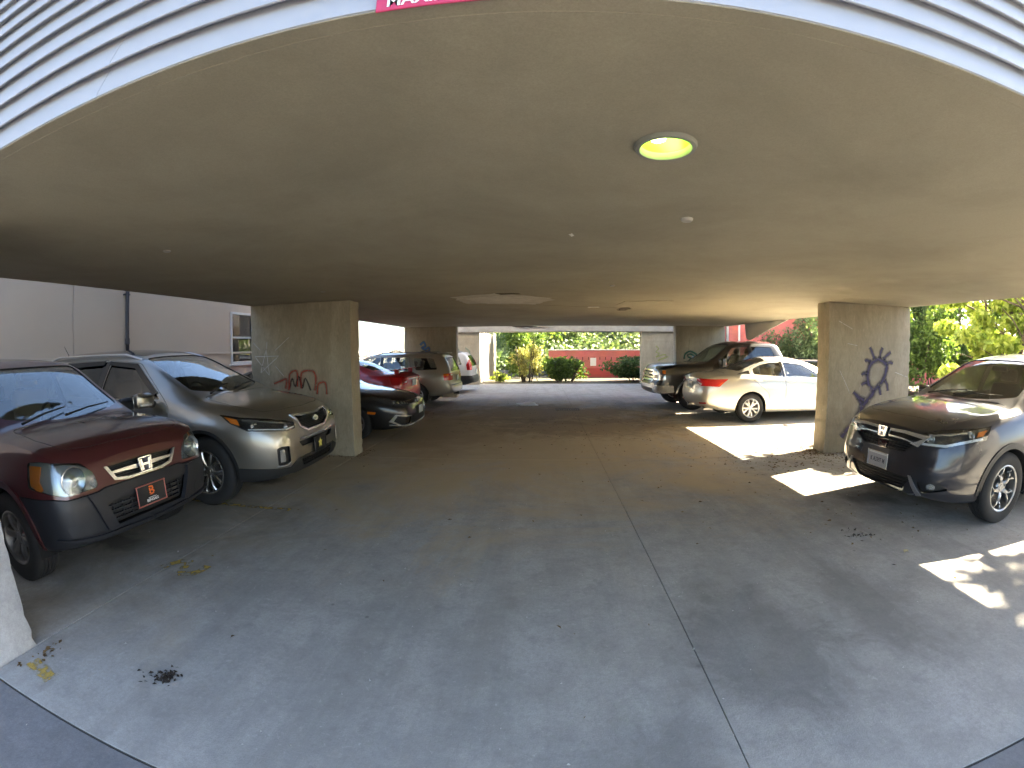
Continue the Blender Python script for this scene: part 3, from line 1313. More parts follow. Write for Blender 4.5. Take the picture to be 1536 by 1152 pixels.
def slab_piece(x0, x1, y0, y1, z0, z1, bev=.006):
    bm = bmesh.new()
    bx(bm, ((x0 + x1) / 2, (y0 + y1) / 2, (z0 + z1) / 2), (x1 - x0, y1 - y0, z1 - z0), bevel=bev)
    return bm

# ---- ground out to the horizon
bm = bmesh.new()
bmesh.ops.create_grid(bm, x_segments=1, y_segments=1, size=700)
gnd = bm_obj('ground', bm, concrete('ground_earth', (.17, .145, .11), (.23, .20, .155), .5, speck=.2))
gnd.location = (0, 0, -.16)
tag(gnd, kind='structure')

brown = (.17, .125, .08)
floor_m = concrete('floor_concrete', (.385, .373, .347), (.47, .457, .43), 1.0, stain=.9, tracks=True, bump=.22, dirt=[
    ((.60, .56, .48), 6.2, 8.6, 3.6, 4.0, .75, .8), ((.44, .345, .215), -.4, 8.6, 4.6, 4.6, .85, .55), ((.38, .31, .205), -4.5, 7.0, 4.0, 5.0, .6, .7),  # first entry: pale tone added under the sun patch to strengthen bounced light
    ((.045, .042, .04), -3.75, 2.75, .30, .22, .7, 3.0), ((.05, .046, .042), -3.5, 5.0, .25, .25, .7, 3.4), ((.05, .048, .045), 3.75, 4.3, .35, .25, .6, 3.0),
    
    (brown, .1, 11.4, 3.0, 1.7, .7, 1.1), (brown, 4.9, 6.75, 1.0, .45, .6, 1.8), (brown, -2.6, 9.0, 2.0, 3.0, .35, .9),
    ((.13, .095, .06), .9, 9.4, 2.4, 1.3, .55, 2.3), ((.12, .10, .08), 5.4, 4.4, 2.3, 1.3, .45, 1.2),
    ((.12, .115, .11), 1.25, 2.1, .55, .75, .45, 1.9), ((.13, .125, .12), 2.2, 2.3, .35, .7, .42, 2.6), ((.13, .125, .12), .45, 1.25, .5, .35, .38, 2.0),
    ((.10, .09, .075), -4.0, 3.2, 1.8, 1.6, .45, 1.3)])
fl = bm_obj('floor', slab_piece(-9.0, 8.9, EY - .002, BACK - .02, -.155, -.010, .002), mat('floor_joint_dirt', (.05, .045, .04), .95))
tag(fl, kind='structure')
XS = (-9.0, XL, XJ, XR, 8.9)
YS = (EY, ROWS[1], 10.8, ROWS[2], BACK)
for i in range(4):
    for j in range(4):
        g = .0028
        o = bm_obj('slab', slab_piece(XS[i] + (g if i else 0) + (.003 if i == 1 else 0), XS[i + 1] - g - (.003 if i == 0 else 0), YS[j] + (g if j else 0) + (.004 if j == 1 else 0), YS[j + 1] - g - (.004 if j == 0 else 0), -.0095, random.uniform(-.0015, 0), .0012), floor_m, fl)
apron = bm_obj('pavement', slab_piece(-14, 14, -5, EY - .004, -.15, -.016, .004), concrete('pavement_concrete', (.20, .20, .205), (.25, .25, .255), 1.4, bump=.35))
tag(apron, kind='structure')
yard = bm_obj('rear_yard', slab_piece(-30, 9.0, BACK + .012, 60, -.15, -.03, .01), concrete('yard_soil', (.10, .09, .065), (.15, .13, .095), .7))
tag(yard, kind='structure')
alley = bm_obj('side_alley', slab_piece(-12, -9.02, EY, BACK, -.15, -.02, .01), floor_m)
tag(alley, kind='structure')
bounce_pad = bm_obj('bounce_slab', slab_piece(8.92, 13.0, -6, BACK, -.15, -.02, .02), concrete('bounce_concrete', (.52, .50, .47), (.60, .58, .55), .8))  # unseen pale paving, added to bounce sunlight up onto the soffit
tag(bounce_pad, kind='structure')
bank = bm_obj('planting_bed', slab_piece(13.02, 40, -6, 45, -.15, .05, .02), concrete('bed_soil', (.07, .05, .034), (.12, .09, .06), 1.2))
tag(bank, kind='structure')

street = bm_obj('street', slab_piece(-60, 60, -22, -5.02, -.17, -.10, .01), concrete('street_asphalt', (.06, .06, .06), (.085, .085, .083), .6))
tag(street, kind='structure')

# ---- soffit and building above
soffit_m = concrete('soffit_plaster', (.385, .34, .245), (.415, .37, .268), .30, stain=.05, rough=.75, bump=.06, speck=.0)
me = mesh_of(slab_piece(XLO, XRO, FY + .031, BLD, CH, CH + .30, .004), 'soffit')
me.materials.append(soffit_m)
me.materials.append(mat('lamp_housing', (.35, .42, .10), .4))
cut = prism_mesh([([(.48 + .098 * math.cos(2 * math.pi * k / 40), 1.64 + .098 * math.sin(2 * math.pi * k / 40), CH) for k in range(40)], (0, 0, 1), .15, .1)])
me = boolean(me, cut, 'DIFFERENCE')
bld = empty('apartment_building', (0, 0, 0))
tag(bld, 'apartment building over the garage with white lap siding on its front', 'building')
so = bpy.data.objects.new('soffit', me)
COL.objects.link(so)
so.parent = bld
box_obj('upper_storey', ((XLO + XRO) / 2, (FY + .05 + BLD) / 2, CH + .30 + 6.0), (XRO - XLO - .02, BLD - FY - .05, 12.0), mat('upper_wall', (.55, .54, .52), .8), bld)
box_obj('soffit_edge', ((XLO + XRO) / 2, FY + .006, CH + .0015), (XRO - XLO, .050, .003), soffit_m, bld)
# lap siding, one object per board
sid = mat('siding_white', (.40, .41, .44), .5, noise=.05, nscale=3, bump=.04, bscale=40)
PIT = .104
z = CH + .004
for k in range(20):
    cuts = [XLO - .02, XRO + .02]
    if k == 0:
        cuts = [XLO - .02, -1.275, XRO + .02]
    elif k == 1:
        cuts = [XLO - .02, -1.245, XRO + .02]
    elif k in (6, 11):
        cuts = [XLO - .02, 2.1 - k * .2, XRO + .02]
    for a, b in zip(cuts, cuts[1:]):
        bm = bmesh.new()
        h = PIT
        prof = [(FY + .012, z + h + .026), (FY + .004, z + h - .002), (FY - .022, z + .012), (FY - .024, z + .001), (FY - .019, z - .001), (FY - .012, z + .024), (FY + .03, z + .026), (FY + .03, z + h + .026)]
        if k == 0:
            prof[4:6] = [(FY - .019, z - .001), (FY + .0, z - .001)]
        A = [bm.verts.new((a + .0015, y, zz)) for y, zz in prof]
        B = [bm.verts.new((b - .0015, y, zz)) for y, zz in prof]
        n = len(prof)
        for i in range(n):
            bm.faces.new((A[i], A[(i + 1) % n], B[(i + 1) % n], B[i]))
        bm.faces.new(A[::-1]); bm.faces.new(B)
        bmesh.ops.recalc_face_normals(bm, faces=bm.faces[:])
        bm_obj('siding_board', bm, sid, bld)
    z += PIT

# recessed lamp
lampo = empty('ceiling_lamp', (.48, 1.64, CH))
tag(lampo, 'round recessed lamp glowing yellow green in the soffit', 'lamp')
bm = bmesh.new()
lathe(bm, [(.094, .01), (.094, -.008), (.101, -.018), (.116, -.016), (.122, -.006), (.122, .001)], 40, 'Z')
bm_obj('trim_ring', bm, mat('lamp_ring', (.24, .24, .20), .5), lampo, 40)
bm = bmesh.new()
lathe(bm, [(.096, -.004), (.094, .06), (.075, .10), (.002, .105)], 36, 'Z')
bm_obj('reflector_can', bm, mat('lamp_can_green', (.22, .48, .03), .35), lampo, 40)
bm = bmesh.new()
lathe(bm, [(.002, .022), (.028, .030), (.038, .05), (.032, .08), (.018, .10)], 20, 'Z')
bulb = bm_obj('bulb', bm, mat('bulb_glow', (1, 1, .8), .5, emit=(.80, 1.0, .26), estr=3.8), lampo, 40)
bulb.location = (-.022, .020, 0)

# small fittings on the soffit
for (x, y, rr, h, lab) in ((.87, 2.62, .036, .020, 'round blanking cap on the soffit just beyond the lit lamp'), (-2.69, 2.61, .030, .010, 'round blanking cap on the soffit above the burgundy SUV'),
                           (-2.78, 5.40, .030, .012, 'round blanking cap on the soffit near the left graffiti pier'), (.87, 5.56, .030, .012, 'round blanking cap on the soffit in front of the plaster patch')):
    bm = bmesh.new()
    lathe(bm, [(.002, -h), (rr * .8, -h), (rr, -h * .6), (rr * 1.02, .001)], 20, 'Z')
    o = bm_obj('blanking_cap', bm, mat('cap_metal', (.42, .39, .34), .5), None, 40)
    o.location = (x, y, CH)
    tag(o, lab, 'cap', 'caps on the soffit')
def flake(name, pts, z, m, th=.004, jag=.03, seed=0, parent=None):
    """thin irregular sheet under the soffit with a ragged rim"""
    rnd = random.Random(seed)
    pts = [Vector((*p, 0)) for p in pts]
    ring = []
    n = len(pts)
    for i in range(n):
        a, b = pts[i], pts[(i + 1) % n]
        k = max(2, int((b - a).length / .09))
        for j in range(k):
            p = a.lerp(b, j / k)
            ring.append((p.x + rnd.uniform(-jag, jag), p.y + rnd.uniform(-jag, jag)))
    bm = bmesh.new()
    A = [bm.verts.new((x, y, z)) for x, y in ring]
    B = [bm.verts.new((x, y, z - th)) for x, y in ring]
    bm.faces.new(A); bm.faces.new(B[::-1])
    for i in range(len(A)):
        bm.faces.new((A[i], B[i], B[(i + 1) % len(A)], A[(i + 1) % len(A)]))
    bmesh.ops.recalc_face_normals(bm, faces=bm.faces[:])
    return bm_obj(name, bm, m, parent)
pale = concrete('plaster_patch', (.64, .60, .52), (.72, .68, .60), 2.0, stain=.3, bump=.15, speck=0)
dark = mat('exposed_lath', (.10, .075, .05), .95, noise=.4, nscale=9)
flake('plaster_patch', [(-1.32, 6.60), (-.67, 6.30), (.10, 6.85), (.16, 7.2), (-.14, 7.86), (-1.26, 7.57)], CH - .002, pale, .004, .05, 3, so)
flake('plaster_patch', [(-1.15, 6.75), (-.55, 6.55), (-.10, 7.0), (-.4, 7.6), (-1.0, 7.4)], CH - .0065, concrete('plaster_patch_new', (.70, .67, .60), (.78, .75, .68), 2.5, stain=.2, bump=.1, speck=0), .004, .04, 5, so)
flake('plaster_patch', [(1.36, 7.34), (2.13, 7.24), (2.25, 7.95), (1.33, 8.02)], CH - .002, soffit_m, .005, .01, 7, so)
flake('broken_plaster', [(-.62, 6.2), (-.38, 6.22), (-.30, 6.34), (-.55, 6.36)], CH - .0075, dark, .004, .03, 8, so)
flake('broken_plaster', [(-.98, 15.2), (-.40, 15.4), (.42, 16.2), (.10, 16.5), (-.9, 16.1)], CH - .002, dark, .006, .10, 9, so)
flake('plaster_patch', [(-.9, 16.2), (.05, 16.5), (.2, 17.1), (-.7, 17.0)], CH - .004, pale, .02, .08, 10, so)
flake('broken_plaster', [(.86, 8.40), (1.05, 8.36), (1.08, 8.48), (.88, 8.52)], CH - .006, mat('white_flake', (.75, .72, .66), .8), .004, .02, 11, so)
flake('broken_plaster', [(1.50, 8.60), (1.72, 8.55), (1.74, 9.15), (1.56, 9.2)], CH - .003, dark, .004, .05, 12, so)
bm = bmesh.new()
ribbon(bm, [(-.14, 7.95, CH), (.3, 8.2, CH), (.84, 8.42, CH), (1.29, 8.5, CH), (1.61, 8.9, CH)], .035, (0, 0, -1), .003)
bm_obj('soffit_crack', bm, spray_mat('crack_dark', (.06, .045, .03), .8, .9, 12), so)
bm = bmesh.new()
ribbon(bm, [(-.2, 12.0, CH), (.4, 12.3, CH), (1.1, 12.2, CH)], .04, (0, 0, -1), .003)
bm_obj('soffit_crack', bm, spray_mat('crack_dark', (.06, .045, .03), .8, .9, 12), so)
flake('broken_plaster', [(.19, 3.05), (.21, 3.02), (.225, 3.08), (.21, 3.11)], CH - .002, mat('white_flake', (.75, .72, .66), .8), .003, .004, 13, so)
# sheet that hangs loose from the right-hand edge of the soffit
hs = bmesh.new()
tri = [(6.24, 10.75, CH - .003), (6.24, 13.38, CH - .003), (6.29, 13.36, 1.95), (6.30, 13.15, 1.90), (6.27, 11.9, 2.17)]
A = [hs.verts.new(p) for p in tri]
B = [hs.verts.new((p[0] + .035, p[1] + .01, p[2])) for p in tri]
hs.faces.new(A); hs.faces.new(B[::-1])
for i in range(len(A)):
    hs.faces.new((A[i], B[i], B[(i + 1) % len(A)], A[(i + 1) % len(A)]))
bmesh.ops.recalc_face_normals(hs, faces=hs.faces[:])
hp = bm_obj('hanging_panel', hs, mat('panel_cream', (.74, .70, .60), .8, noise=.1, nscale=3))
tag(hp, 'loose pale soffit panel hanging down at the edge above the black pickup', 'panel')

# ---- concrete walkway that spans the rear opening
wk = empty('rear_walkway', (0, ROWS[3] + .3, 0))
tag(wk, 'pale concrete walkway beam spanning the rear opening on its own piers', 'walkway')
pale_b = concrete('walkway_concrete', (.42, .40, .36), (.50, .48, .44), 1.0, stain=.3, bump=.15)
box_obj('beam', ((XLO + XRO) / 2, 0, CH + .19), (XRO - XLO + 1.2, .9, .38), pale_b, wk, bevel=.01)
box_obj('parapet', ((XLO + XRO) / 2, -.38, CH + .38 + .45), (XRO - XLO + 1.2, .12, .9), pale_b, wk, bevel=.01)

# ---- piers
pier_m = concrete('pier_concrete', (.38, .335, .25), (.46, .41, .315), 1.2, stain=.7, rough=.9, bump=.3, streak=True)
PD = .34
PL = {}
names = {(0, -1): 'front left concrete pier at the edge of the pavement', (0, 1): 'front right concrete pier beside the driveway edge',
         (1, -1): 'concrete pier with red tag and scratched star beside the bronze SUV', (1, 1): 'concrete pier with purple flower graffiti beside the dark grey SUV',
         (2, -1): 'concrete pier with small blue graffiti behind the beige wagon', (2, 1): 'concrete pier with green graffiti behind the black pickup',
         (3, -1): 'last concrete pier on the left at the rear opening', (3, 1): 'last concrete pier on the right with yellow graffiti at the rear opening'}
for i, y in enumerate(ROWS):
    for sg in (-1, 1):
        x0, x1 = (XLO, XL) if sg < 0 else (XR, XRO)
        e = empty('concrete_pier', ((x0 + x1) / 2, y + PD / 2, 0))
        tag(e, names[(i, sg)], 'pier', 'concrete piers carrying the building')
        bm = bmesh.new()
        bx(bm, (0, 0, CH / 2 - .01), (x1 - x0, PD, CH + .016), bevel=.014, seg=2)
        # chipped, uneven corners
        rnd = random.Random(i * 7 + sg)
        for kz in range(1, 48):
            bmesh.ops.bisect_plane(bm, geom=bm.verts[:] + bm.edges[:] + bm.faces[:], plane_co=(0, 0, CH * kz / 48), plane_no=(0, 0, 1))
        chip = {}
        for v in bm.verts:
            key = (round(v.co.z, 2), v.co.x > 0, v.co.y > 0)
            if key not in chip:
                chip[key] = rnd.choice((0, 0, 0, .002, .003, .005, .012 if rnd.random() < .5 else .0))
            q_ = chip[key]
            v.co.x -= math.copysign(q_, v.co.x)
            v.co.y -= math.copysign(q_, v.co.y) * .8
        o = bm_obj('shaft', bm, pier_m if i else concrete('pier_pale', (.42, .42, .42), (.50, .50, .50), 1.2, stain=.5, bump=.3), e, 40)
        bm = bmesh.new()
        prevs = []
        PL[(i, sg)] = e
def strokes(pier, y, lists, w, m, name='graffiti'):
    e = PL[pier]
    for l in lists:
        bm = bmesh.new()
        ribbon(bm, [(x - e.location.x, y - e.location.y, z) for x, z in l], w, (0, -1, 0), .003 + random.uniform(0, .0008))
        bm_obj(name, bm, m, e)
Y1 = ROWS[1]
purple = spray_mat('spray_purple', (.055, .045, .10), .85, .92, 16)
strokes((1, 1), Y1, [[(5.55, 1.51), (5.4, 1.43), (5.34, 1.28), (5.36, 1.12), (5.47, 1.02), (5.63, 1.11), (5.72, 1.24), (5.75, 1.4), (5.65, 1.48), (5.55, 1.51)]], .15, purple)
strokes((1, 1), Y1, [[(5.47, 1.51), (5.42, 1.62), (5.37, 1.7)], [(5.58, 1.52), (5.61, 1.62), (5.65, 1.7)], [(5.67, 1.51), (5.76, 1.58), (5.84, 1.63)], [(5.73, 1.44), (5.83, 1.46), (5.89, 1.44)], [(5.4, 1.46), (5.31, 1.49), (5.27, 1.47)], [(5.35, 1.27), (5.26, 1.28), (5.2, 1.25)], [(5.36, 1.13), (5.27, 1.12), (5.21, 1.09)], [(5.72, 1.17), (5.78, 1.09), (5.8, 0.99)], [(5.59, 1.08), (5.62, 0.99), (5.64, 0.92)]], .11, purple)
strokes((1, 1), Y1, [[(5.47, 1.02), (5.46, 0.94), (5.36, 0.84), (5.24, 0.71), (5.18, 0.6), (5.08, 0.46), (4.95, 0.35), (4.87, 0.24)]], .19, purple)
strokes((1, 1), Y1, [[(5.29, 0.84), (5.15, 0.9), (5.05, 0.98)], [(5.26, 0.74), (5.19, 0.84), (5.15, 0.89)]], .14, purple)
redsp = spray_mat('spray_red', (.46, .055, .025), .9, .7, 24)
strokes((1, -1), Y1, [[(-4.26, 1.13), (-4.13, 1.17), (-4.02, 1.2), (-4.04, 1.05)], [(-3.98, 1.02), (-3.95, 1.28), (-3.82, 1.32), (-3.82, 1.08)], [(-3.75, 1.05), (-3.73, 1.3), (-3.53, 1.32), (-3.48, 1.2), (-3.51, 1.02)], [(-3.47, 0.96), (-3.44, 1.12), (-3.32, 1.14), (-3.3, 0.96)]], .075, redsp)
strokes((1, -1), Y1, [[(-3.97, 1.05), (-3.91, 1.21), (-3.86, 1.08), (-3.79, 1.24), (-3.73, 1.06), (-3.67, 1.21), (-3.58, 1.02)]], .05, spray_mat('spray_black', (.02, .018, .018), .8, .85, 24))
chalk = spray_mat('scratch_white', (.70, .66, .58), .6, .7, 30)
strokes((1, -1), Y1, [[(-4.39, 1.68), (-4.51, 1.31)], [(-4.39, 1.68), (-4.34, 1.27)], [(-4.62, 1.57), (-4.15, 1.57)], [(-4.62, 1.57), (-4.35, 1.27)], [(-4.15, 1.57), (-4.5, 1.31)], [(-4.37, 1.8), (-4.38, 1.69)], [(-4.22, 1.66), (-3.95, 1.86)], [(-4.23, 1.42), (-4.07, 1.25)], [(-4.65, 1.8), (-4.52, 1.68)]], .028, chalk, 'scratched_star')
strokes((1, 1), Y1, [[(4.75, 1.32), (4.86, 1.15), (4.98, .95)], [(4.72, 2.1), (5.0, 1.98)], [(5.95, 1.30), (6.25, 1.22)], [(4.9, 1.75), (5.1, 1.72)]], .025, chalk, 'scratch_mark')
Y2 = ROWS[2]
strokes((2, -1), Y2, [[(-4.13, 1.78), (-4.01, 1.89), (-3.95, 1.74), (-4.07, 1.7), (-3.97, 1.63), (-3.82, 1.7), (-3.84, 1.57), (-3.96, 1.55)]], .11, spray_mat('spray_blue', (.05, .16, .42), .7, .9, 12))
strokes((2, 1), Y2, [[(4.82, 1.28), (4.86, 1.45), (5.04, 1.54), (5.26, 1.43), (5.23, 1.35), (5.05, 1.45), (4.93, 1.39), (5.09, 1.28)]], .09, spray_mat('spray_green', (.01, .12, .08), .7, .9, 12))
strokes((3, 1), ROWS[3], [[(5.22, 1.74), (5.34, 1.62), (5.22, 1.48), (5.37, 1.39), (5.22, 1.24), (5.62, 1.36), (5.68, 1.21), (5.31, 1.09), (5.8, 1.27)]], .09, spray_mat('spray_yellow', (.42, .45, .12), .8, .7, 12))
strokes((3, -1), ROWS[3], [[(-4.0, 1.75), (-3.8, 1.6), (-3.9, 1.4), (-3.6, 1.3), (-3.7, 1.1)], [(-3.5, 1.7), (-3.3, 1.5), (-3.4, 1.25)]], .10, spray_mat('spray_pale_green', (.25, .36, .25), .8, .6, 9))

# downpipe at the right-hand rear pier
bm = bmesh.new()
tube(bm, [(0, 0, -.05), (0, 0, CH + .1)], .045, 12)
dp = bm_obj('downpipe', bm, mat('pipe_white', (.7, .7, .7), .5), None, 40)
dp.location = (XRO + .10, ROWS[2] + .05, 0)
tag(dp, 'white round downpipe against the pier behind the black pickup', 'pipe')

# clearance sign
sg_ = empty('clearance_sign', (-.185, FY - .030, CH + .142))
tag(sg_, 'red clearance sign with white lettering on the siding above the entrance', 'sign')
box_obj('sign_board', (0, 0, 0), (.34, .006, .31), mat('sign_red', (.55, .04, .12), .45), sg_, bevel=.002)
me = text_mesh('MAXIMUM', .045, .0005, True)
t = link('lettering', me, mat('sign_white', (.85, .85, .85), .5), sg_)
t.location = (-.040, -.0042, -.131)
t.rotation_euler = (R(90), 0, 0)

# ---- neighbouring house on the left
NX = -8.2
nb = empty('neighbour_house', (NX - 3, 6, 0))
tag(nb, 'beige rendered neighbouring house with a dark downspout seen on the left', 'building')
wall_m = mat('render_beige', (.55, .475, .405), .85, noise=.06, nscale=1.5, bump=.12, bscale=120)
def nbox(name, c, s, m, bev=0.0):
    return box_obj(name, (c[0] - nb.location.x, c[1] - nb.location.y, c[2]), s, m, nb, bevel=bev)
WY0, WY1, WZ0, WZ1 = 10.37, 11.45, 1.36, 2.76
ytab = [(-3, 5.484), (5.496, WY0), (WY1, 16.2)]
for a, b in ytab:
    nbox('wall_panel', (NX - .1, (a + b) / 2, 3.2), (.2, b - a, 6.0), wall_m, .003)
nbox('wall_panel', (NX - .1, (WY0 + WY1) / 2, (WZ1 + 6.2) / 2), (.2, WY1 - WY0, 6.2 - WZ1), wall_m)
nbox('wall_panel', (NX - .1, (WY0 + WY1) / 2, (WZ0 + .2) / 2), (.2, WY1 - WY0, WZ0 - .2), wall_m)
nbox('house_body', (NX - 3.3, 6.6, 3.1), (6.2, 19, 6.0), mat('house_core', (.30, .27, .25), .9))
nbox('plinth_band', (NX + .012, 7.0, 1.66), (.03, 18, .05), wall_m, .004)
nbox('plinth', (NX - .08, 6.6, .1), (.22, 19.2, .22), concrete('plinth_concrete', (.25, .24, .22), (.3, .29, .27)))
wht = mat('window_white', (.62, .63, .65), .45)
w = nbox('window', (NX + .005, (WY0 + WY1) / 2, WZ0 - .03), (.10, WY1 - WY0 + .16, .05), wht, .006)
cy = (WY0 + WY1) / 2
for c_, s_ in (((NX, WY0 + .03, (WZ0 + WZ1) / 2), (.07, .06, WZ1 - WZ0)), ((NX, WY1 - .03, (WZ0 + WZ1) / 2), (.07, .06, WZ1 - WZ0)), ((NX, cy, WZ1 - .03), (.07, WY1 - WY0 - .12, .06)), ((NX, cy, WZ0 + .03), (.07, WY1 - WY0 - .12, .06)), ((NX + .01, cy, 2.07), (.05, WY1 - WY0 - .12, .05))):
    o = box_obj('window_frame', (c_[0] - nb.location.x, c_[1] - nb.location.y, c_[2]), s_, wht, None, bevel=.004)
    o.parent = w
for zc, hh in ((1.72, .62), (2.40, .60)):
    o = box_obj('pane', (NX - .03 - nb.location.x, cy - nb.location.y, zc), (.006, WY1 - WY0 - .10, hh + .06), glass('house_glass', (.35, .38, .42)), None)
    o.parent = w
for k in range(12):
    o = box_obj('blind_slat', (NX - .075 - nb.location.x, cy - nb.location.y, 2.68 - k * .05), (.02, WY1 - WY0 - .1, .042), mat('blind_grey', (.45, .46, .48), .7), None)
    o.parent = w
bm = bmesh.new()
tube(bm, [(NX + .07 - nb.location.x, 6.78 - nb.location.y, .1), (NX + .07 - nb.location.x, 6.78 - nb.location.y, 1.95), (NX + .07 - nb.location.x, 6.79 - nb.location.y, 6.0)], .042, 10)
tube(bm, [(NX + .07 - nb.location.x, 6.78 - nb.location.y, 1.90), (NX + .07 - nb.location.x, 6.78 - nb.location.y, 2.02)], .052, 10)
bm_obj('downspout', bm, mat('downspout_dark', (.025, .025, .04), .35), nb, 40)
for zz in (1.2, 2.9, 4.6):
    nbox('pipe_strap', (NX + .045, 6.78, zz), (.09, .12, .03), mat('downspout_dark', (.025, .025, .04), .35))

# ---- fences
def board_fence(name, label, p0, p1, h, bw, m, gap=.012, th=.022, point=False, lean=0.02, cat='fence'):
    p0 = Vector(p0); p1 = Vector(p1)
    d = (p1 - p0)
    L = d.length
    e = empty(name, (*p0, 0), math.atan2(d.y, d.x))
    tag(e, label, cat)
    n = int(L / (bw + gap))
    for i in range(n):
        hh = h * random.uniform(.97, 1.03)
        bm = bmesh.new()
        vs = bx(bm, (0, 0, hh / 2), (bw, th, hh), bevel=.003)
        if point:
            for v in bm.verts:
                if v.co.z > hh - .01:
                    v.co.x *= .25
        o = bm_obj('fence_board', bm, m, e)
        o.location = ((i + .5) * (bw + gap), random.uniform(-.006, .006), -.03)
        o.rotation_euler = (random.uniform(-lean, lean) * .5, random.uniform(-lean, lean), 0)
    for zz in (h * .25, h * .78):
        box_obj('rail', (L / 2, .04, zz), (L, .05, .08), m, e)
    return e
wood = mat('weathered_wood', (.34, .31, .27), .85, noise=.3, nscale=4, bump=.3, bscale=25)
board_fence('board_fence', 'tall weathered board fence just past the rear opening on the left', (-3.05, 21.3), (-2.75, 27.0), 2.5, .14, wood)
board_fence('picket_fence', 'low picket fence far behind the red sedan', (-10.5, 24.0), (-5.2, 24.6), 1.68, .09, mat('picket_white', (.62, .60, .55), .7), .05, point=True)

# ---- brick wall and red building at the back
def brick(name, c1, c2, mortar, sc=1.0):
    if name in MATS:
        return MATS[name]
    m = bpy.data.materials.new(name)
    m.use_nodes = True
    N, Lk = nodes_of(m)
    b = N['Principled BSDF']
    b.inputs['Roughness'].default_value = .85
    tc = N.new('ShaderNodeTexCoord')
    mp = N.new('ShaderNodeMapping')
    mp.inputs['Rotation'].default_value = (R(90), 0, 0)
    Lk.new(tc.outputs['Object'], mp.inputs['Vector'])
    bt = N.new('ShaderNodeTexBrick')
    bt.inputs['Color1'].default_value = (*c1, 1)
    bt.inputs['Color2'].default_value = (*c2, 1)
    bt.inputs['Mortar'].default_value = (*mortar, 1)
    bt.inputs['Scale'].default_value = sc
    bt.inputs['Brick Width'].default_value = .215
    bt.inputs['Row Height'].default_value = .075
    bt.inputs['Mortar Size'].default_value = .008
    Lk.new(mp.outputs[0], bt.inputs['Vector'])
    n = N.new('ShaderNodeTexNoise'); n.inputs['Scale'].default_value = 1.5; n.inputs['Detail'].default_value = 6
    Lk.new(tc.outputs['Object'], n.inputs['Vector'])
    mx = N.new('ShaderNodeMix'); mx.data_type = 'RGBA'; mx.blend_type = 'MULTIPLY'; mx.inputs['Factor'].default_value = .5
    Lk.new(bt.outputs['Color'], mx.inputs['A']); Lk.new(n.outputs['Color'], mx.inputs['B'])
    Lk.new(mx.outputs['Result'], b.inputs['Base Color'])
    MATS[name] = m
    return m
redb = brick('red_painted_brick', (.76, .22, .19), (.68, .19, .17), (.62, .21, .19))
bw_ = empty('brick_wall', (4.9, 26.2, 0))
tag(bw_, 'low red painted brick wall with pale coping beyond the rear opening', 'wall')
box_obj('wall_body', (0, 0, .70), (9.0, .30, 1.62), redb, bw_)
box_obj('coping', (0, 0, 1.545), (9.1, .40, .07), mat('coping_stone', (.55, .53, .50), .8), bw_, bevel=.01)
box_obj('plinth', (0, -.02, .2), (9.04, .36, .6), brick('red_brick_dark', (.66, .11, .09), (.58, .10, .09), (.50, .11, .10)), bw_)
for k in range(26):
    box_obj('vent_slot', (-4.2 + k * .33, -.155, 1.06), (.04, .02, .16), mat('slot_dark', (.05, .02, .02), .9), bw_)
sgn = empty('notice_board', (2.95, 26.0, .86))
tag(sgn, 'small blank white notice on the red wall', 'sign')
box_obj('board', (0, 0, 0), (.34, .02, .46), mat('notice_white', (.75, .74, .72), .6), sgn)
rb = empty('red_building', (14.6, 20.8, 0))
tag(rb, 'red painted brick building rising behind the shrubs on the right', 'building')
box_obj('wall_body', (0, 1.3, 6.5), (13.0, 5.6, 13.2), redb, rb)
box_obj('parapet', (0, 1.3, 13.15), (13.2, 5.8, .14), mat('coping_stone', (.55, .53, .50), .8), rb, bevel=.01)
for xx in (-5.9, -1.2, 2.5):
    bm = bmesh.new(); tube(bm, [(xx, -1.58, -.1), (xx, -1.58, 13.0)], .05, 10)
    bm_obj('downpipe', bm, mat('pipe_white', (.7, .7, .7), .5), rb, 40)
for xx in (-3.0, .7, 4.4):
    for zz in (3.9, 7.0, 10.1):
        f_ = box_obj('window', (xx, -1.52, zz), (1.1, .08, 1.5), mat('window_white', (.62, .63, .65), .45), rb, bevel=.01)
        box_obj('pane', (xx, -1.57, zz), (.94, .01, 1.34), glass('house_glass', (.35, .38, .42)), f_)
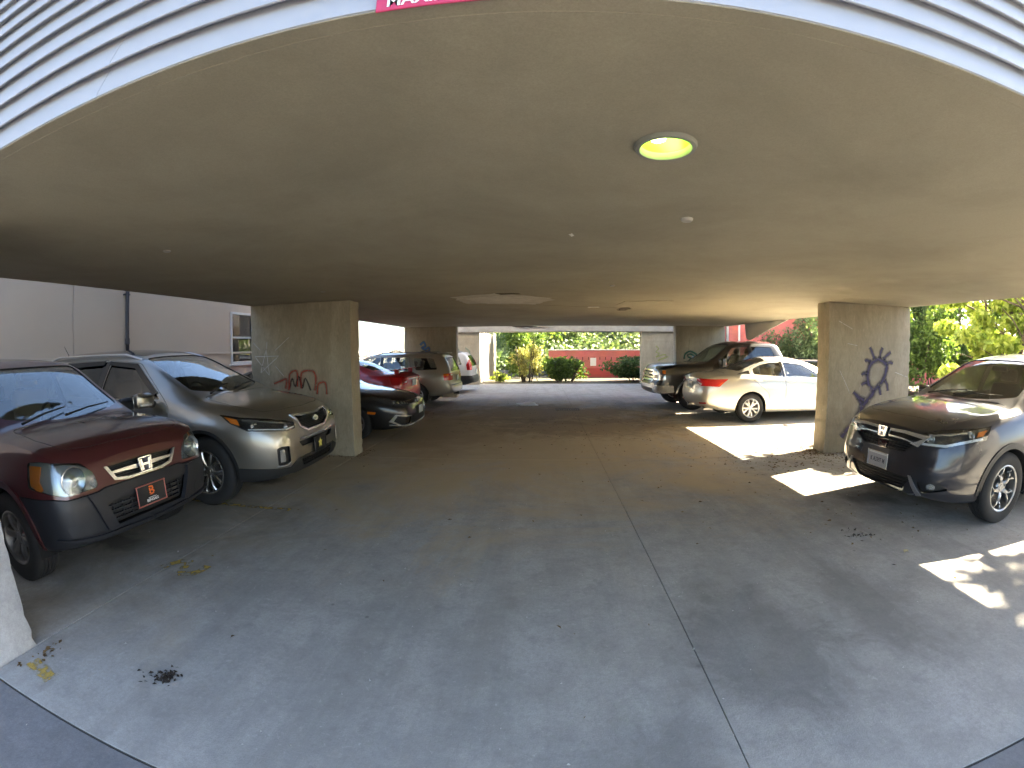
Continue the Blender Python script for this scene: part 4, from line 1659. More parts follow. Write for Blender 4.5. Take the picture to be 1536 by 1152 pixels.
# ---------------------------------------------------------------- burgundy SUV in the left foreground
def build_crv02():
    pm = paint('paint_burgundy', (.062, .007, .010), .25, .28, .05)
    grey = mat('bumper_grey_plastic', (.015, .016, .020), .5, noise=.15, nscale=6, bump=.05, bscale=300)
    L = 4.54
    C = Car('parked_suv', L, 1.78, dict(
        zb=[(0, .32), (.4, .28), (.9, .28), (2.3, .28), (3.8, .31), (L, .42)],
        hw=[(0, .79), (.06, .865), (.15, .92), (.35, .965), (.7, .99), (1, 1), (3.8, 1), (4.3, .97), (4.48, .91), (L, .84)],
        zs=[(0, .85), (.10, .935), (.4, 1.0), (.9, 1.035), (1.3, 1.045), (2.2, 1.05), (3.6, 1.07), (4.3, 1.09), (L, 1.06)],
        wb=[(0, .92), (.6, .90), (1.2, .92), (2, .94), (L, .93)],
        wt=[(0, .57), (.2, .65), (.6, .68), (1.0, .69), (1.15, .685), (1.5, .65), (1.9, .61), (2.2, .60), (4.1, .59), (L, .57)],
        zt=[(0, .88), (.10, .965), (.4, 1.03), (.9, 1.07), (1.02, 1.075), (1.2, 1.16), (1.5, 1.33), (1.92, 1.55), (2.1, 1.58), (4.2, 1.58), (L, 1.50)],
        zc=[(0, .91), (.10, .995), (.4, 1.06), (.9, 1.098), (1.0, 1.10), (1.15, 1.16), (1.5, 1.37), (1.88, 1.57), (2.1, 1.63), (2.8, 1.665), (4.0, 1.65), (L, 1.57)]),
        fp=[(.28, .10), (.38, .02), (.50, 0), (.64, .01), (.70, .05), (.82, .07), (.92, .11), (1.0, .16)],
        rp=[(.3, .08), (.5, .0), (.8, .02), (1.1, .04), (1.5, .20)], bf=.11, br=.07, nose=.18, paintm=pm, nst=64, tp=.58)
    fo, wb, r = .87, 2.62, .345
    f = lambda y, z: F_(C, y, z)
    gr = tup(fillet([f(y, z) for y, z in ((-.37, .835), (0, .85), (.37, .835), (.30, .735), (.18, .715), (-.18, .715), (-.30, .735))], .02))
    low = tup(fillet([f(y, z) for y, z in ((-.46, .595), (.46, .595), (.38, .41), (-.38, .41))], .02))
    hl = {}
    for sg in (1, -1):
        hl[sg] = tup(fillet([f(sg * .45, .715), f(sg * .47, .82), f(sg * .55, .905), S_(C, .32, .945, sg), S_(C, .46, .935, sg), S_(C, .42, .77, sg), f(sg * .72, .705)], .035))
    hd = lambda sg: (-.80, sg * .60, .05)
    bump = [(.15, y, z) for y, z in ((-1.0, .70), (-.80, .70), (-.72, .682), (-.46, .685), (-.40, .70), (-.17, .70), (.17, .70), (.40, .70), (.46, .685), (.72, .682), (.80, .70), (1.0, .70), (1.0, .20), (-1.0, .20))]
    c = Cfg(fo=fo, wb=wb, r=r, ra=.40, ws=(1.06, 1.22, 1.86, 1.91), wsk=(.93, .90),
            rw=('cap', [(-.54, 1.12), (.54, 1.12), (.50, 1.48), (-.50, 1.48)]),
            windows=[dict(p=[(1.50, 1.085), (1.98, 1.46), (2.40, 1.50), (2.42, 1.09)], door=0),
                     dict(p=[(2.52, 1.09), (2.50, 1.505), (3.24, 1.50), (3.34, 1.12)], door=1),
                     dict(p=[(3.46, 1.13), (3.38, 1.49), (4.02, 1.46), (4.14, 1.15)])],
            doors=[[(1.40, .40), (1.32, .80), (1.32, 1.0), (1.40, 1.06), (1.92, 1.50), (2.46, 1.545), (2.47, .40)],
                   [(2.48, .40), (2.47, 1.545), (3.28, 1.54), (3.42, 1.08), (3.36, .88), (3.08, .72), (3.0, .40)]],
            hood=[(1.07, -.62), (1.02, 0), (1.07, .62), (.6, .665), (.26, .62), (.16, .42), (.12, 0), (.16, -.42), (.26, -.62), (.6, -.665)],
            handles=[(2.30, .93), (3.22, .95)],
            pillars=[[(2.43, 1.085), (2.41, 1.52), (2.51, 1.52), (2.51, 1.085)]],
            cuts=[[(gr, (-1, 0, .1), .3, .10), (low, (-1, 0, 0), .3, .10)], [(hl[1], hd(1), .3, .10), (hl[-1], hd(-1), .3, .10)]],
            panels=[('front_bumper', bump, (-1, 0, 0), .45, .50, grey, .008)],
            sideglass=glass('car_glass_tint', (.62, .65, .64)), wsglass=glass('car_glass_clear', (.84, .87, .85)))
    parts, doors = assemble(C, c)
    blk = BLACK(); ch = CHROME()
    g = C.patch('grille', scale_poly(gr, 1.04), (-1, 0, .1), -.055, .004, blk, step=.06)
    for k in range(7):
        z = .825 - k * .016
        yy = .34 - k * .012
        C.patch('grille_slat', [f(-yy, z), f(yy, z), f(yy, z - .006), f(-yy, z - .006)], (-1, 0, .1), -.03, .02, blk, g, step=.08)
    sat = mat('satin_chrome', (.55, .55, .57), .25, .9)
    C.patch('grille_frame', [f(y, z) for y, z in ((-.385, .842), (-.355, .842), (-.287, .748), (-.17, .730), (.17, .730), (.287, .748), (.355, .842), (.385, .842), (.31, .732), (.19, .708), (-.19, .708), (-.31, .732))], (-1, 0, .1), .012, .025, sat, g, step=.04)
    C.patch('grille_bar', [f(y, z) for y, z in ((-.325, .797), (-.07, .802), (.07, .802), (.325, .797), (.315, .778), (.07, .772), (-.07, .772), (-.315, .778))], (-1, 0, .1), .008, .03, sat, g, step=.05)
    honda_h(C, *f(0, .787), .115, ch, lean=.12, x=.02, fill=mat('emblem_dark', (.03, .03, .05), .3))
    l2 = C.patch('lower_intake', scale_poly(low, 1.04), (-1, 0, 0), -.05, .004, blk, step=.06)
    for k in range(4):
        z = .56 - k * .036
        C.patch('intake_slat', [f(-.42 + k * .02, z), f(.42 - k * .02, z), f(.42 - k * .02, z - .012), f(-.42 + k * .02, z - .012)], (-1, 0, 0), -.02, .02, grey, l2, step=.08)
    for k in range(9):
        y = -.36 + k * .09
        C.patch('intake_slat', [f(y, .57), f(y + .01, .57), f(y + .01, .44), f(y, .44)], (-1, 0, 0), -.024, .015, grey, l2, step=.08)
    bp = parts['front_bumper']
    for sg in (1, -1):
        # raised rib that runs from under the lamp down to the lower lip
        C.patch('bumper_rib', [f(sg * y, z) for y, z in ((.47, .665), (.57, .675), (.46, .41), (.41, .395), (.36, .41))], (-1, 0, 0), .034, .04, grey, bp, step=.05)
        C.patch('fog_blank', tup(fillet([f(sg * y, z) for y, z in ((.56, .50), (.76, .50), (.73, .42), (.54, .42))], .02)), (-.9, sg * .3, 0), -.001 + .003, .006, mat('bumper_blank_plastic', (.022, .023, .026), .6), bp, step=.05)
        C.patch('bumper_lip', [f(sg * y, z) for y, z in ((.02, .375), (.50, .385), (.80, .425), (.80, .412), (.50, .362), (.02, .352))], (-.9, sg * .2, 0), .024, .03, grey, bp, step=.05)
        lamp(C, 'headlight', hl[sg], hd(sg), mat('lamp_pale_bowl', (.50, .53, .54), .25, .55), .05,
             bulbs=[(f(sg * .64, .80), .095, REFLECT()), (f(sg * .485, .75), .030, REFLECT())],
             extra=[([S_(C, .40, .785, sg), S_(C, .28, .74, sg), S_(C, .24, .76, sg), S_(C, .29, .82, sg), S_(C, .29, .92, sg), S_(C, .445, .92, sg), S_(C, .41, .81, sg)], -.018, .012, AMBER())],
             lens=glass('lamp_lens_hazed', (.80, .84, .85), 1.0, .08))
        for s, a0, a1 in ((fo, -.02, 1.02), (fo + wb, -.02, 1.02)):
            o_, i_ = [], []
            for k in range(25):
                a = math.pi * (a0 + (a1 - a0) * k / 24)
                o_.append((s + .455 * math.cos(a), sg * .9, r + .445 * math.sin(a)))
                i_.append((s + .396 * math.cos(a), sg * .9, r + .396 * math.sin(a)))
            C.patch('wheel_arch_trim', o_ + i_[::-1], (0, sg, 0), .012, .018, grey if s != fo else pm, step=.09)
        C.patch('door_guard', [(1.30, sg * .9, .56), (3.05, sg * .9, .56), (3.05, sg * .9, .44), (1.30, sg * .9, .44)], (0, sg, 0), .012, .014, grey, step=.12)
        add_mirror(C, 1.50, .86, 1.10, mat('mirror_black_plastic', (.02, .02, .022), .4), sg)
        C.patch('tail_lamp', tup(fillet([B_(C, sg * .62, 1.0), B_(C, sg * .62, 1.48), B_(C, sg * .70, 1.46), S_(C, L - .18, 1.2, sg), S_(C, L - .18, 1.0, sg)], .02)), (.8, sg * .5, 0), .006, .012, REDL(), step=.06)
    # the pale scuffed repair on the far front fender corner
    # front vanity plate
    pl = plate(C, f(0, .555)[0] - .022, .0, .555, .04, base=mat('plate_black', (.016, .016, .018), .35), frame=mat('plate_frame_red', (.42, .13, .10), .4))
    og = mat('plate_orange', (.80, .16, .03), .5); wh = mat('plate_white', (.8, .8, .8), .5)
    plate_text(pl, 'B', .098, 0, .022, og, sx=1.15)
    for k, (yy, zz, a) in enumerate(((.030, .052, .5), (.034, .030, .3), (.032, .006, .4), (-.026, .050, -.4), (-.030, .022, -.4), (-.027, .0, -.3))):
        bm = bmesh.new()
        bx(bm, (.0106, yy, zz), (.0008, .026, .006), rot=Matrix.Rotation(a, 3, 'X'))
        bm_obj('stripe_mark', bm, mat('plate_black', (.016, .016, .018), .35), pl)
    plate_text(pl, 'BENGALS', .030, 0, -.048, wh)
    bm = bmesh.new(); bx(bm, (.0092, 0, -.028), (.0008, .085, .004)); bm_obj('plate_line', bm, wh, pl)
    wiper(C, T_(C, 1.08, -.08), T_(C, 1.20, .50))
    wiper(C, T_(C, 1.08, -.52), T_(C, 1.20, .00))
    bm = bmesh.new(); bx(bm, C.P(1.80, 0, 1.47), (.05, .22, .07), bevel=.02, seg=2)
    bm_obj('rear_view_mirror', bm, blk, C.root, 40)
    add_interior(C, 1.48, .40, 1.06, [(2.35, True), (3.25, False)], seatm=mat('seat_cloth_beige', (.30, .27, .22), .9))
    rim = mat('brake_dusted_alloy', (.20, .19, .18), .45, .7, noise=.3, nscale=12)
    add_wheels(C, fo, wb, r, .215, .205, dict(n=6, kind='single', w0=.055, w1=.075, dish=.02, hub=.07), 'six15', rim)
    place(C, -5.22, 2.63, 0, 'burgundy SUV with grey plastic bumper and football team front plate', 'car', 1.015)
    return C
# ---------------------------------------------------------------- bronze-silver SUV beside the left pier
def build_sorento():
    pm = paint('paint_bronze_silver', (.34, .32, .28), .85, .28, .05)
    L = 4.685
    C = Car('parked_suv', L, 1.885, dict(
        zb=[(0, .30), (.3, .25), (.9, .25), (2.3, .24), (3.9, .27), (L, .38)],
        hw=[(0, .74), (.07, .83), (.17, .90), (.38, .955), (.75, .99), (1.1, 1.0), (3.7, 1.0), (4.3, .965), (4.55, .90), (L, .82)],
        zs=[(0, .82), (.15, .90), (.4, .97), (.9, 1.04), (1.3, 1.07), (2.2, 1.09), (3.6, 1.13), (4.3, 1.15), (L, 1.12)],
        wb=[(0, .92), (.5, .90), (1, .91), (2, .935), (4, .92), (L, .9)],
        wt=[(0, .56), (.2, .66), (.6, .72), (1.02, .735), (1.2, .73), (1.6, .68), (2.05, .62), (2.3, .61), (4.0, .60), (4.4, .58), (L, .56)],
        zt=[(0, .86), (.12, .94), (.4, 1.01), (.9, 1.08), (1.02, 1.10), (1.2, 1.18), (1.6, 1.37), (2.05, 1.56), (2.3, 1.59), (3.6, 1.60), (4.2, 1.56), (L, 1.47)],
        zc=[(0, .89), (.12, .975), (.4, 1.05), (.9, 1.115), (1.0, 1.13), (1.15, 1.19), (1.6, 1.42), (2.0, 1.60), (2.3, 1.66), (2.9, 1.685), (3.9, 1.67), (4.35, 1.62), (L, 1.53)]),
        fp=[(.25, .10), (.34, .03), (.44, 0), (.60, .0), (.72, .02), (.84, .05), (.92, .09), (1.0, .15)],
        rp=[(.3, .08), (.5, .0), (.8, .02), (1.1, .05), (1.5, .28)], bf=.13, br=.08, nose=.10, paintm=pm, nst=64, tp=.58)
    fo, wb, r = .94, 2.70, .368
    f = lambda y, z: F_(C, y, z)
    gr = tup(fillet([f(y, z) for y, z in ((-.41, .905), (-.10, .885), (.10, .885), (.41, .905), (.36, .79), (.22, .735), (-.22, .735), (-.36, .79))], .03))
    slot = tup(fillet([f(y, z) for y, z in ((-.44, .635), (.44, .635), (.38, .575), (-.38, .575))], .02))
    low = tup(fillet([f(y, z) for y, z in ((-.42, .45), (.42, .45), (.36, .36), (-.36, .36))], .02))
    hl, fog = {}, {}
    for sg in (1, -1):
        hl[sg] = tup(fillet([f(sg * .46, .785), f(sg * .45, .845), f(sg * .56, .885), S_(C, .46, .945, sg), S_(C, .72, .975, sg), S_(C, .58, .89, sg), S_(C, .34, .81, sg), f(sg * .60, .775)], .02))
        fog[sg] = tup(fillet([f(sg * .62, .625), f(sg * .72, .635), f(sg * .765, .62), f(sg * .755, .44), f(sg * .66, .44), f(sg * .61, .46)], .02))
    hd = lambda sg: (-.78, sg * .60, .15)
    fd = lambda sg: (-.85, sg * .5, 0)
    blk = BLACK(); ch = CHROME()
    chin = [(.15, y, z) for y, z in ((-1.0, .44), (-.62, .40), (-.46, .47), (.46, .47), (.62, .40), (1.0, .44), (1.0, .15), (-1.0, .15))]
    c = Cfg(fo=fo, wb=wb, r=r, ra=.425, ws=(1.06, 1.24, 1.98, 2.03), wsk=(.93, .90),
            rw=('cap', [(-.56, 1.14), (.56, 1.14), (.50, 1.46), (-.50, 1.46)]),
            windows=[dict(p=[(1.56, 1.12), (2.06, 1.48), (2.56, 1.525), (2.58, 1.13)], door=0),
                     dict(p=[(2.70, 1.13), (2.68, 1.53), (3.46, 1.52), (3.58, 1.17)], door=1),
                     dict(p=[(3.70, 1.19), (3.60, 1.50), (4.10, 1.44), (4.20, 1.26)], r=.06)],
            doors=[[(1.50, .36), (1.42, .80), (1.40, 1.03), (1.46, 1.09), (2.02, 1.515), (2.62, 1.565), (2.63, .36)],
                   [(2.64, .36), (2.62, 1.565), (3.50, 1.56), (3.66, 1.13), (3.60, .92), (3.26, .74), (3.16, .36)]],
            hood=[(1.07, -.65), (1.02, 0), (1.07, .65), (.6, .715), (.28, .66), (.17, .44), (.11, 0), (.17, -.44), (.28, -.66), (.6, -.715)],
            handles=[(2.46, .97), (3.46, 1.00)],
            pillars=[[(2.59, 1.12), (2.57, 1.545), (2.69, 1.545), (2.70, 1.12)]],
            cuts=[[(gr, (-1, 0, .1), .3, .10), (slot, (-1, 0, 0), .3, .10), (low, (-1, 0, 0), .3, .10)],
                  [(hl[1], hd(1), .3, .10), (hl[-1], hd(-1), .3, .10), (fog[1], fd(1), .2, .08), (fog[-1], fd(-1), .2, .08)]],
            panels=[('front_chin', chin, (-1, 0, 0), .45, .50, mat('chin_black_plastic', (.018, .018, .018), .6), .005)],
            sideglass=glass('car_glass_dark', (.38, .40, .40)), wsglass=glass('car_glass_clear', (.84, .87, .85)), handlemat=pm)
    parts, doors = assemble(C, c)
    g = C.patch('grille', scale_poly(gr, 1.04), (-1, 0, .1), -.045, .004, blk, step=.06)
    for k in range(8):
        z = .885 - k * .018
        yy = .385 - max(0, k - 3) * .028
        C.patch('grille_slat', [f(-yy, z), f(yy, z), f(yy, z - .007), f(-yy, z - .007)], (-1, 0, .1), -.018, .02, blk, g, step=.08)
    ring = [(-.425, .92), (-.10, .90), (.10, .90), (.425, .92), (.375, .783), (.225, .718), (-.225, .718), (-.375, .783)]
    inn = [(-.40, .903), (-.10, .884), (.10, .884), (.40, .903), (.352, .795), (.215, .740), (-.215, .740), (-.352, .795)]
    for i in range(8):
        j = (i + 1) % 8
        C.patch('grille_frame', [f(*ring[i]), f(*ring[j]), f(*inn[j]), f(*inn[i])], (-1, 0, .1), .009, .018, ch, g, step=.05)
    em = C.patch('emblem', oval(f(0, .83)[0], 0, .83, .058, .030), (-1, 0, .1), .016, .02, ch, step=.05)
    put_text(C, 'KIA', .036, f(0, .83)[0], 0, .829, -1, mat('emblem_black', (.02, .02, .02), .4), em, off=.021)
    s2 = C.patch('upper_intake', scale_poly(slot, 1.05), (-1, 0, 0), -.045, .004, blk, step=.06)
    l2 = C.patch('lower_intake', scale_poly(low, 1.05), (-1, 0, 0), -.045, .004, blk, step=.06)
    for k in range(3):
        z = .44 - k * .03
        C.patch('intake_slat', [f(-.39, z), f(.39, z), f(.39, z - .01), f(-.39, z - .01)], (-1, 0, 0), -.015, .02, blk, l2, step=.08)
    C.patch('bumper_brightwork', [f(y, z) for y, z in ((-.40, .668), (.40, .668), (.42, .652), (-.42, .652))], (-1, 0, 0), .006, .01, mat('satin_chrome', (.55, .55, .57), .25, .9), step=.06)
    for sg in (1, -1):
        lamp(C, 'headlight', hl[sg], hd(sg), mat('lamp_dark_bezel', (.02, .02, .022), .3), .05,
             bulbs=[(S_(C, .30, .865, sg), .042, REFLECT()), (f(sg * .60, .83), .030, REFLECT())],
             extra=[([S_(C, .50, .93, sg), S_(C, .66, .957, sg), S_(C, .56, .895, sg), S_(C, .45, .87, sg)], -.012, .012, AMBER()),
                    ([f(sg * .43, .80), f(sg * .60, .79), S_(C, .34, .825, sg), S_(C, .34, .835, sg), f(sg * .60, .802), f(sg * .43, .812)], -.014, .01, mat('lamp_led_strip', (.85, .86, .88), .25)),
                    ([f(sg * .43, .84), f(sg * .55, .872), S_(C, .44, .932, sg), S_(C, .44, .920, sg), f(sg * .55, .858), f(sg * .44, .828)], -.02, .01, ch)])
        fb = C.patch('fog_lamp_recess', scale_poly(fog[sg], 1.04), fd(sg), -.03, .004, blk, step=.05)
        C.patch('fog_lamp', tup(fillet([f(sg * .685, .60), f(sg * .735, .60), f(sg * .735, .47), f(sg * .675, .47)], .015)), fd(sg), -.008, .02, REFLECT(), fb, step=.03)
        C.patch('fog_trim', [f(sg * .61, .45), f(sg * .66, .430), f(sg * .77, .430), f(sg * .77, .442), f(sg * .67, .442), f(sg * .62, .462)], fd(sg), .006, .008, ch, fb, step=.04)
        for s in (fo, fo + wb):
            o_, i_ = [], []
            for k in range(25):
                a = math.pi * (-.02 + 1.04 * k / 24)
                o_.append((s + .455 * math.cos(a), sg * .9, r + .452 * math.sin(a)))
                i_.append((s + .420 * math.cos(a), sg * .9, r + .420 * math.sin(a)))
            C.patch('wheel_arch_trim', o_ + i_[::-1], (0, sg, 0), .006, .012, blk, step=.09)
        C.patch('sill_trim', [(1.40, sg * .9, .36), (3.20, sg * .9, .36), (3.20, sg * .9, .27), (1.40, sg * .9, .27)], (0, sg, 0), .008, .012, blk, step=.12)
        m_ = add_mirror(C, 1.62, .92, 1.13, pm, sg, (.12, .22, .16))
        bm = bmesh.new(); bx(bm, C.P(1.57, sg * 1.06, 1.085), (.03, .16, .025), bevel=.006)
        bm_obj('turn_signal', bm, mat('lamp_led_strip', (.85, .86, .88), .25), m_)
        # smoked rain visors over the door windows
        for k, (w0, w1) in enumerate((([(1.62, 1.19), (2.06, 1.505), (2.58, 1.545)], [(2.58, 1.50), (2.09, 1.455), (1.66, 1.15)]), ([(2.67, 1.55), (3.47, 1.54)], [(3.50, 1.47), (2.68, 1.50)]))):
            C.patch('window_visor', [(s, sg * .8, z) for s, z in w0 + w1], (0, sg, 0), .018, .004, mat('smoked_acrylic', (.01, .01, .012), .12), doors[(k, sg)], step=.08)
        C.patch('tail_lamp', tup(fillet([B_(C, sg * .50, .98), B_(C, sg * .50, 1.12), B_(C, sg * .72, 1.14), S_(C, L - .35, 1.13, sg), S_(C, L - .30, .98, sg)], .02)), (.8, sg * .5, 0), .006, .012, REDL(), step=.06)
    sil = mat('roof_rail_silver', (.55, .55, .55), .3, .85)
    rail(C, 2.05, 4.05, .60, .035, sil, .017)
    # black glass roof
    C.patch('glass_roof', tup(fillet([(2.12, -.50, 1.7), (2.12, .50, 1.7), (3.7, .50, 1.7), (3.7, -.50, 1.7)], .06)), (0, 0, 1), .003, .005, GLOSSB(), step=.12)
    pl = plate(C, f(0, .545)[0] - .018, .0, .545, 0, base=mat('plate_black', (.016, .016, .018), .35), frame=BLACK())
    bm = bmesh.new()
    star = []
    for k in range(10):
        a = math.pi / 2 + k * math.pi / 5
        rr = .062 if k % 2 == 0 else .028
        star.append(bm.verts.new((.0095, rr * math.cos(a), rr * math.sin(a))))
    bm.faces.new(star)
    bm_obj('star_mark', bm, mat('plate_yellow', (.62, .55, .12), .5), pl)
    wiper(C, T_(C, 1.08, -.08), T_(C, 1.22, .54))
    wiper(C, T_(C, 1.08, -.54), T_(C, 1.22, .00))
    bm = bmesh.new(); tube(bm, [C.P(4.25, -.05, 1.62), C.P(4.40, -.05, 1.80)], [.006, .003], 6)
    bm_obj('antenna', bm, blk, C.root)
    bm = bmesh.new(); bx(bm, C.P(1.90, 0, 1.48), (.05, .22, .07), bevel=.02, seg=2)
    bm_obj('rear_view_mirror', bm, blk, C.root, 40)
    add_interior(C, 1.52, .38, 1.08, [(2.45, True), (3.40, False)], seatm=mat('seat_leather_black', (.025, .025, .027), .55))
    rim = mat('polished_alloy', (.50, .49, .47), .25, .9)
    add_wheels(C, fo, wb, r, .235, .232, dict(n=5, kind='pair', w0=.042, w1=.050, gap=.30, dish=.02, hub=.07), 'pair18', rim)
    place(C, -5.02, 4.75, .05, 'bronze silver SUV with black roof panel and roof rails beside the left pier', 'car', 1.025)
    return C
# ---------------------------------------------------------------- dark grey SUV on the right
def build_crv17():
    pm = paint('paint_dark_grey', (.023, .025, .033), .5, .26, .04)
    L = 4.587
    C = Car('parked_suv', L, 1.855, dict(
        zb=[(0, .27), (.35, .23), (.9, .24), (2.3, .23), (3.8, .26), (L, .36)],
        hw=[(0, .76), (.08, .85), (.2, .915), (.4, .96), (.75, .99), (1.1, 1.0), (3.6, 1.0), (4.2, .965), (4.45, .90), (L, .80)],
        zs=[(0, .84), (.15, .91), (.4, .975), (.9, 1.045), (1.3, 1.075), (2.2, 1.09), (3.5, 1.14), (4.2, 1.15), (L, 1.12)],
        wb=[(0, .92), (.5, .90), (1, .91), (2, .935), (4, .92), (L, .9)],
        wt=[(0, .56), (.2, .66), (.6, .72), (1.05, .735), (1.2, .73), (1.6, .68), (2.0, .625), (2.3, .61), (4.0, .59), (4.4, .57), (L, .55)],
        zt=[(0, .88), (.12, .96), (.4, 1.02), (.9, 1.085), (1.08, 1.105), (1.25, 1.18), (1.6, 1.355), (2.05, 1.55), (2.3, 1.585), (3.5, 1.59), (4.2, 1.54), (L, 1.46)],
        zc=[(0, .91), (.12, .995), (.4, 1.06), (.9, 1.118), (1.05, 1.135), (1.2, 1.20), (1.6, 1.40), (2.0, 1.59), (2.3, 1.65), (2.9, 1.68), (3.8, 1.665), (4.3, 1.61), (L, 1.52)]),
        fp=[(.22, .12), (.30, .04), (.40, 0), (.56, .0), (.66, .03), (.8, .05), (.9, .08), (1.0, .14)],
        rp=[(.3, .08), (.5, .0), (.8, .02), (1.1, .06), (1.5, .30)], bf=.13, br=.08, paintm=pm, nst=64, tp=.58)
    fo, wb, r = .92, 2.66, .357
    G = lambda y, z: F_(C, y, z + .065)
    H = lambda s, z, sg: S_(C, s, z + .045, sg)
    gr = tup(fillet([G(y, z) for y, z in ((-.60, .785), (-.30, .80), (.30, .80), (.60, .785), (.44, .665), (.30, .60), (-.30, .60), (-.44, .665))], .03))
    low = tup(fillet([F_(C, y, z) for y, z in ((-.46, .45), (.46, .45), (.36, .29), (-.36, .29))], .03))
    hl, fog = {}, {}
    for sg in (1, -1):
        hl[sg] = tup(fillet([G(sg * .50, .705), G(sg * .42, .79), G(sg * .60, .855), H(.46, .915, sg), H(.62, .93, sg), H(.52, .81, sg), G(sg * .74, .715)], .02))
        fog[sg] = tup(fillet([F_(C, sg * .54, .435), F_(C, sg * .76, .47), F_(C, sg * .80, .40), F_(C, sg * .60, .335)], .02))
    hd = lambda sg: (-.80, sg * .58, .12)
    c = Cfg(fo=fo, wb=wb, r=r, ra=.405, ws=(1.10, 1.30, 1.98, 2.03), wsk=(.93, .88),
            rw=('cap', [(-.56, 1.14), (.56, 1.14), (.50, 1.46), (-.50, 1.46)]),
            windows=[dict(p=[(1.50, 1.13), (2.02, 1.47), (2.52, 1.52), (2.55, 1.135)], door=0),
                     dict(p=[(2.66, 1.14), (2.64, 1.525), (3.36, 1.51), (3.50, 1.19)], door=1),
                     dict(p=[(3.62, 1.21), (3.50, 1.49), (4.02, 1.41), (3.98, 1.26)], r=.06)],
            doors=[[(1.46, .36), (1.38, .80), (1.36, 1.05), (1.42, 1.10), (1.98, 1.50), (2.58, 1.56), (2.60, .36)],
                   [(2.61, .36), (2.59, 1.56), (3.40, 1.55), (3.58, 1.15), (3.52, .90), (3.20, .70), (3.10, .36)]],
            hood=[(1.13, -.64), (1.06, 0), (1.13, .64), (.65, .72), (.30, .66), (.17, .48), (.12, 0), (.17, -.48), (.30, -.66), (.65, -.72)],
            handles=[(2.42, .98), (3.40, 1.02)],
            pillars=[[(2.56, 1.13), (2.53, 1.54), (2.64, 1.54), (2.66, 1.13)]],
            cuts=[[(gr, (-1, 0, .1), .3, .10), (low, (-1, 0, 0), .3, .10)],
                  [(hl[1], hd(1), .3, .08), (hl[-1], hd(-1), .3, .08), (fog[1], (-.9, .4, 0), .2, .08), (fog[-1], (-.9, -.4, 0), .2, .08)]],
            sideglass=glass('car_glass_dark', (.38, .40, .40)), wsglass=glass('car_glass_clear', (.84, .87, .85)))
    parts, doors = assemble(C, c)
    body = parts['body']
    blk = BLACK(); gb = GLOSSB(); ch = CHROME()
    # grille: dark back, gloss band, chrome wings
    g = C.patch('grille', scale_poly(gr, 1.04), (-1, 0, .1), -.05, .004, blk, step=.06)
    C.patch('grille_bar', tup(fillet([G(y, z) for y, z in ((-.585, .79), (-.30, .803), (.30, .803), (.585, .79), (.50, .705), (.25, .722), (-.25, .722), (-.50, .705))], .015)), (-1, 0, .1), .004, .03, gb, g, step=.05)
    for sg in (1, -1):
        C.patch('chrome_wing', [G(sg * y, z) for y, z in ((.09, .806), (.30, .812), (.595, .797), (.49, .685), (.38, .705), (.47, .735), (.525, .766), (.30, .783), (.09, .780))], (-1, 0, .1), .012, .012, ch, g, step=.04)
        C.patch('chrome_strip', [G(sg * y, z) for y, z in ((.09, .730), (.27, .728), (.42, .712), (.42, .722), (.27, .74), (.09, .742))], (-1, 0, .1), .012, .012, ch, g, step=.04)
    for k in range(4):
        z = .69 - k * .022
        C.patch('grille_slat', [G(-.38 + k * .02, z), G(.38 - k * .02, z), G(.38 - k * .02, z - .007), G(-.38 + k * .02, z - .007)], (-1, 0, .1), -.02, .02, gb, g, step=.08)
    honda_h(C, *G(0, .765), .105, ch, lean=.15, x=.02, fill=gb)
    C.patch('radar_cover', tup(fillet([G(y, z) for y, z in ((-.07, .66), (.07, .66), (.06, .60), (-.06, .60))], .01)), (-1, 0, .1), -.008, .02, gb, step=.05)
    l2 = C.patch('lower_intake', scale_poly(low, 1.04), (-1, 0, 0), -.05, .004, blk, step=.06)
    for k in range(5):
        z = .43 - k * .030
        yy = .44 - k * .025
        C.patch('intake_slat', [F_(C, -yy, z), F_(C, yy, z), F_(C, yy, z - .010), F_(C, -yy, z - .010)], (-1, 0, 0), -.02, .02, blk, l2, step=.08)
    # skid trim along the lower lip
    sil = mat('satin_silver_trim', (.34, .34, .35), .35, .8)
    C.patch('lower_lip', [F_(C, y, z) for y, z in ((-.52, .31), (-.38, .272), (.38, .272), (.52, .31), (.50, .295), (.36, .252), (-.36, .252), (-.50, .295))], (-1, 0, 0), .006, .012, sil, step=.05)
    for sg in (1, -1):
        C.patch('bumper_fin', [F_(C, sg * y, z) for y, z in ((.44, .475), (.475, .475), (.60, .315), (.54, .300))], (-1, 0, 0), .010, .014, sil, step=.05)
        hb = lamp(C, 'headlight', hl[sg], hd(sg), mat('lamp_dark_bezel', (.02, .02, .022), .3), .05,
             bulbs=[(G(sg * .60, .79), .046, REFLECT()), (H(.34, .85, sg), .050, REFLECT())],
             extra=[([G(sg * .505, .712), G(sg * .74, .725), H(.48, .815, sg), H(.47, .835, sg), G(sg * .735, .748), G(sg * .50, .732)], -.012, .01, mat('lamp_led_strip', (.85, .86, .88), .25)),
                    ([H(.44, .885, sg), H(.56, .90, sg), H(.48, .845, sg), H(.40, .84, sg)], -.010, .01, AMBER()),
                    ([G(sg * .47, .795), G(sg * .62, .838), H(.38, .888, sg), H(.38, .875, sg), G(sg * .62, .822), G(sg * .49, .782)], -.02, .01, CHROME())])
        fb = C.patch('fog_lamp_recess', scale_poly(fog[sg], 1.04), (-.9, sg * .4, 0), -.035, .004, blk, step=.05)
        p = Vector(F_(C, sg * .69, .405))
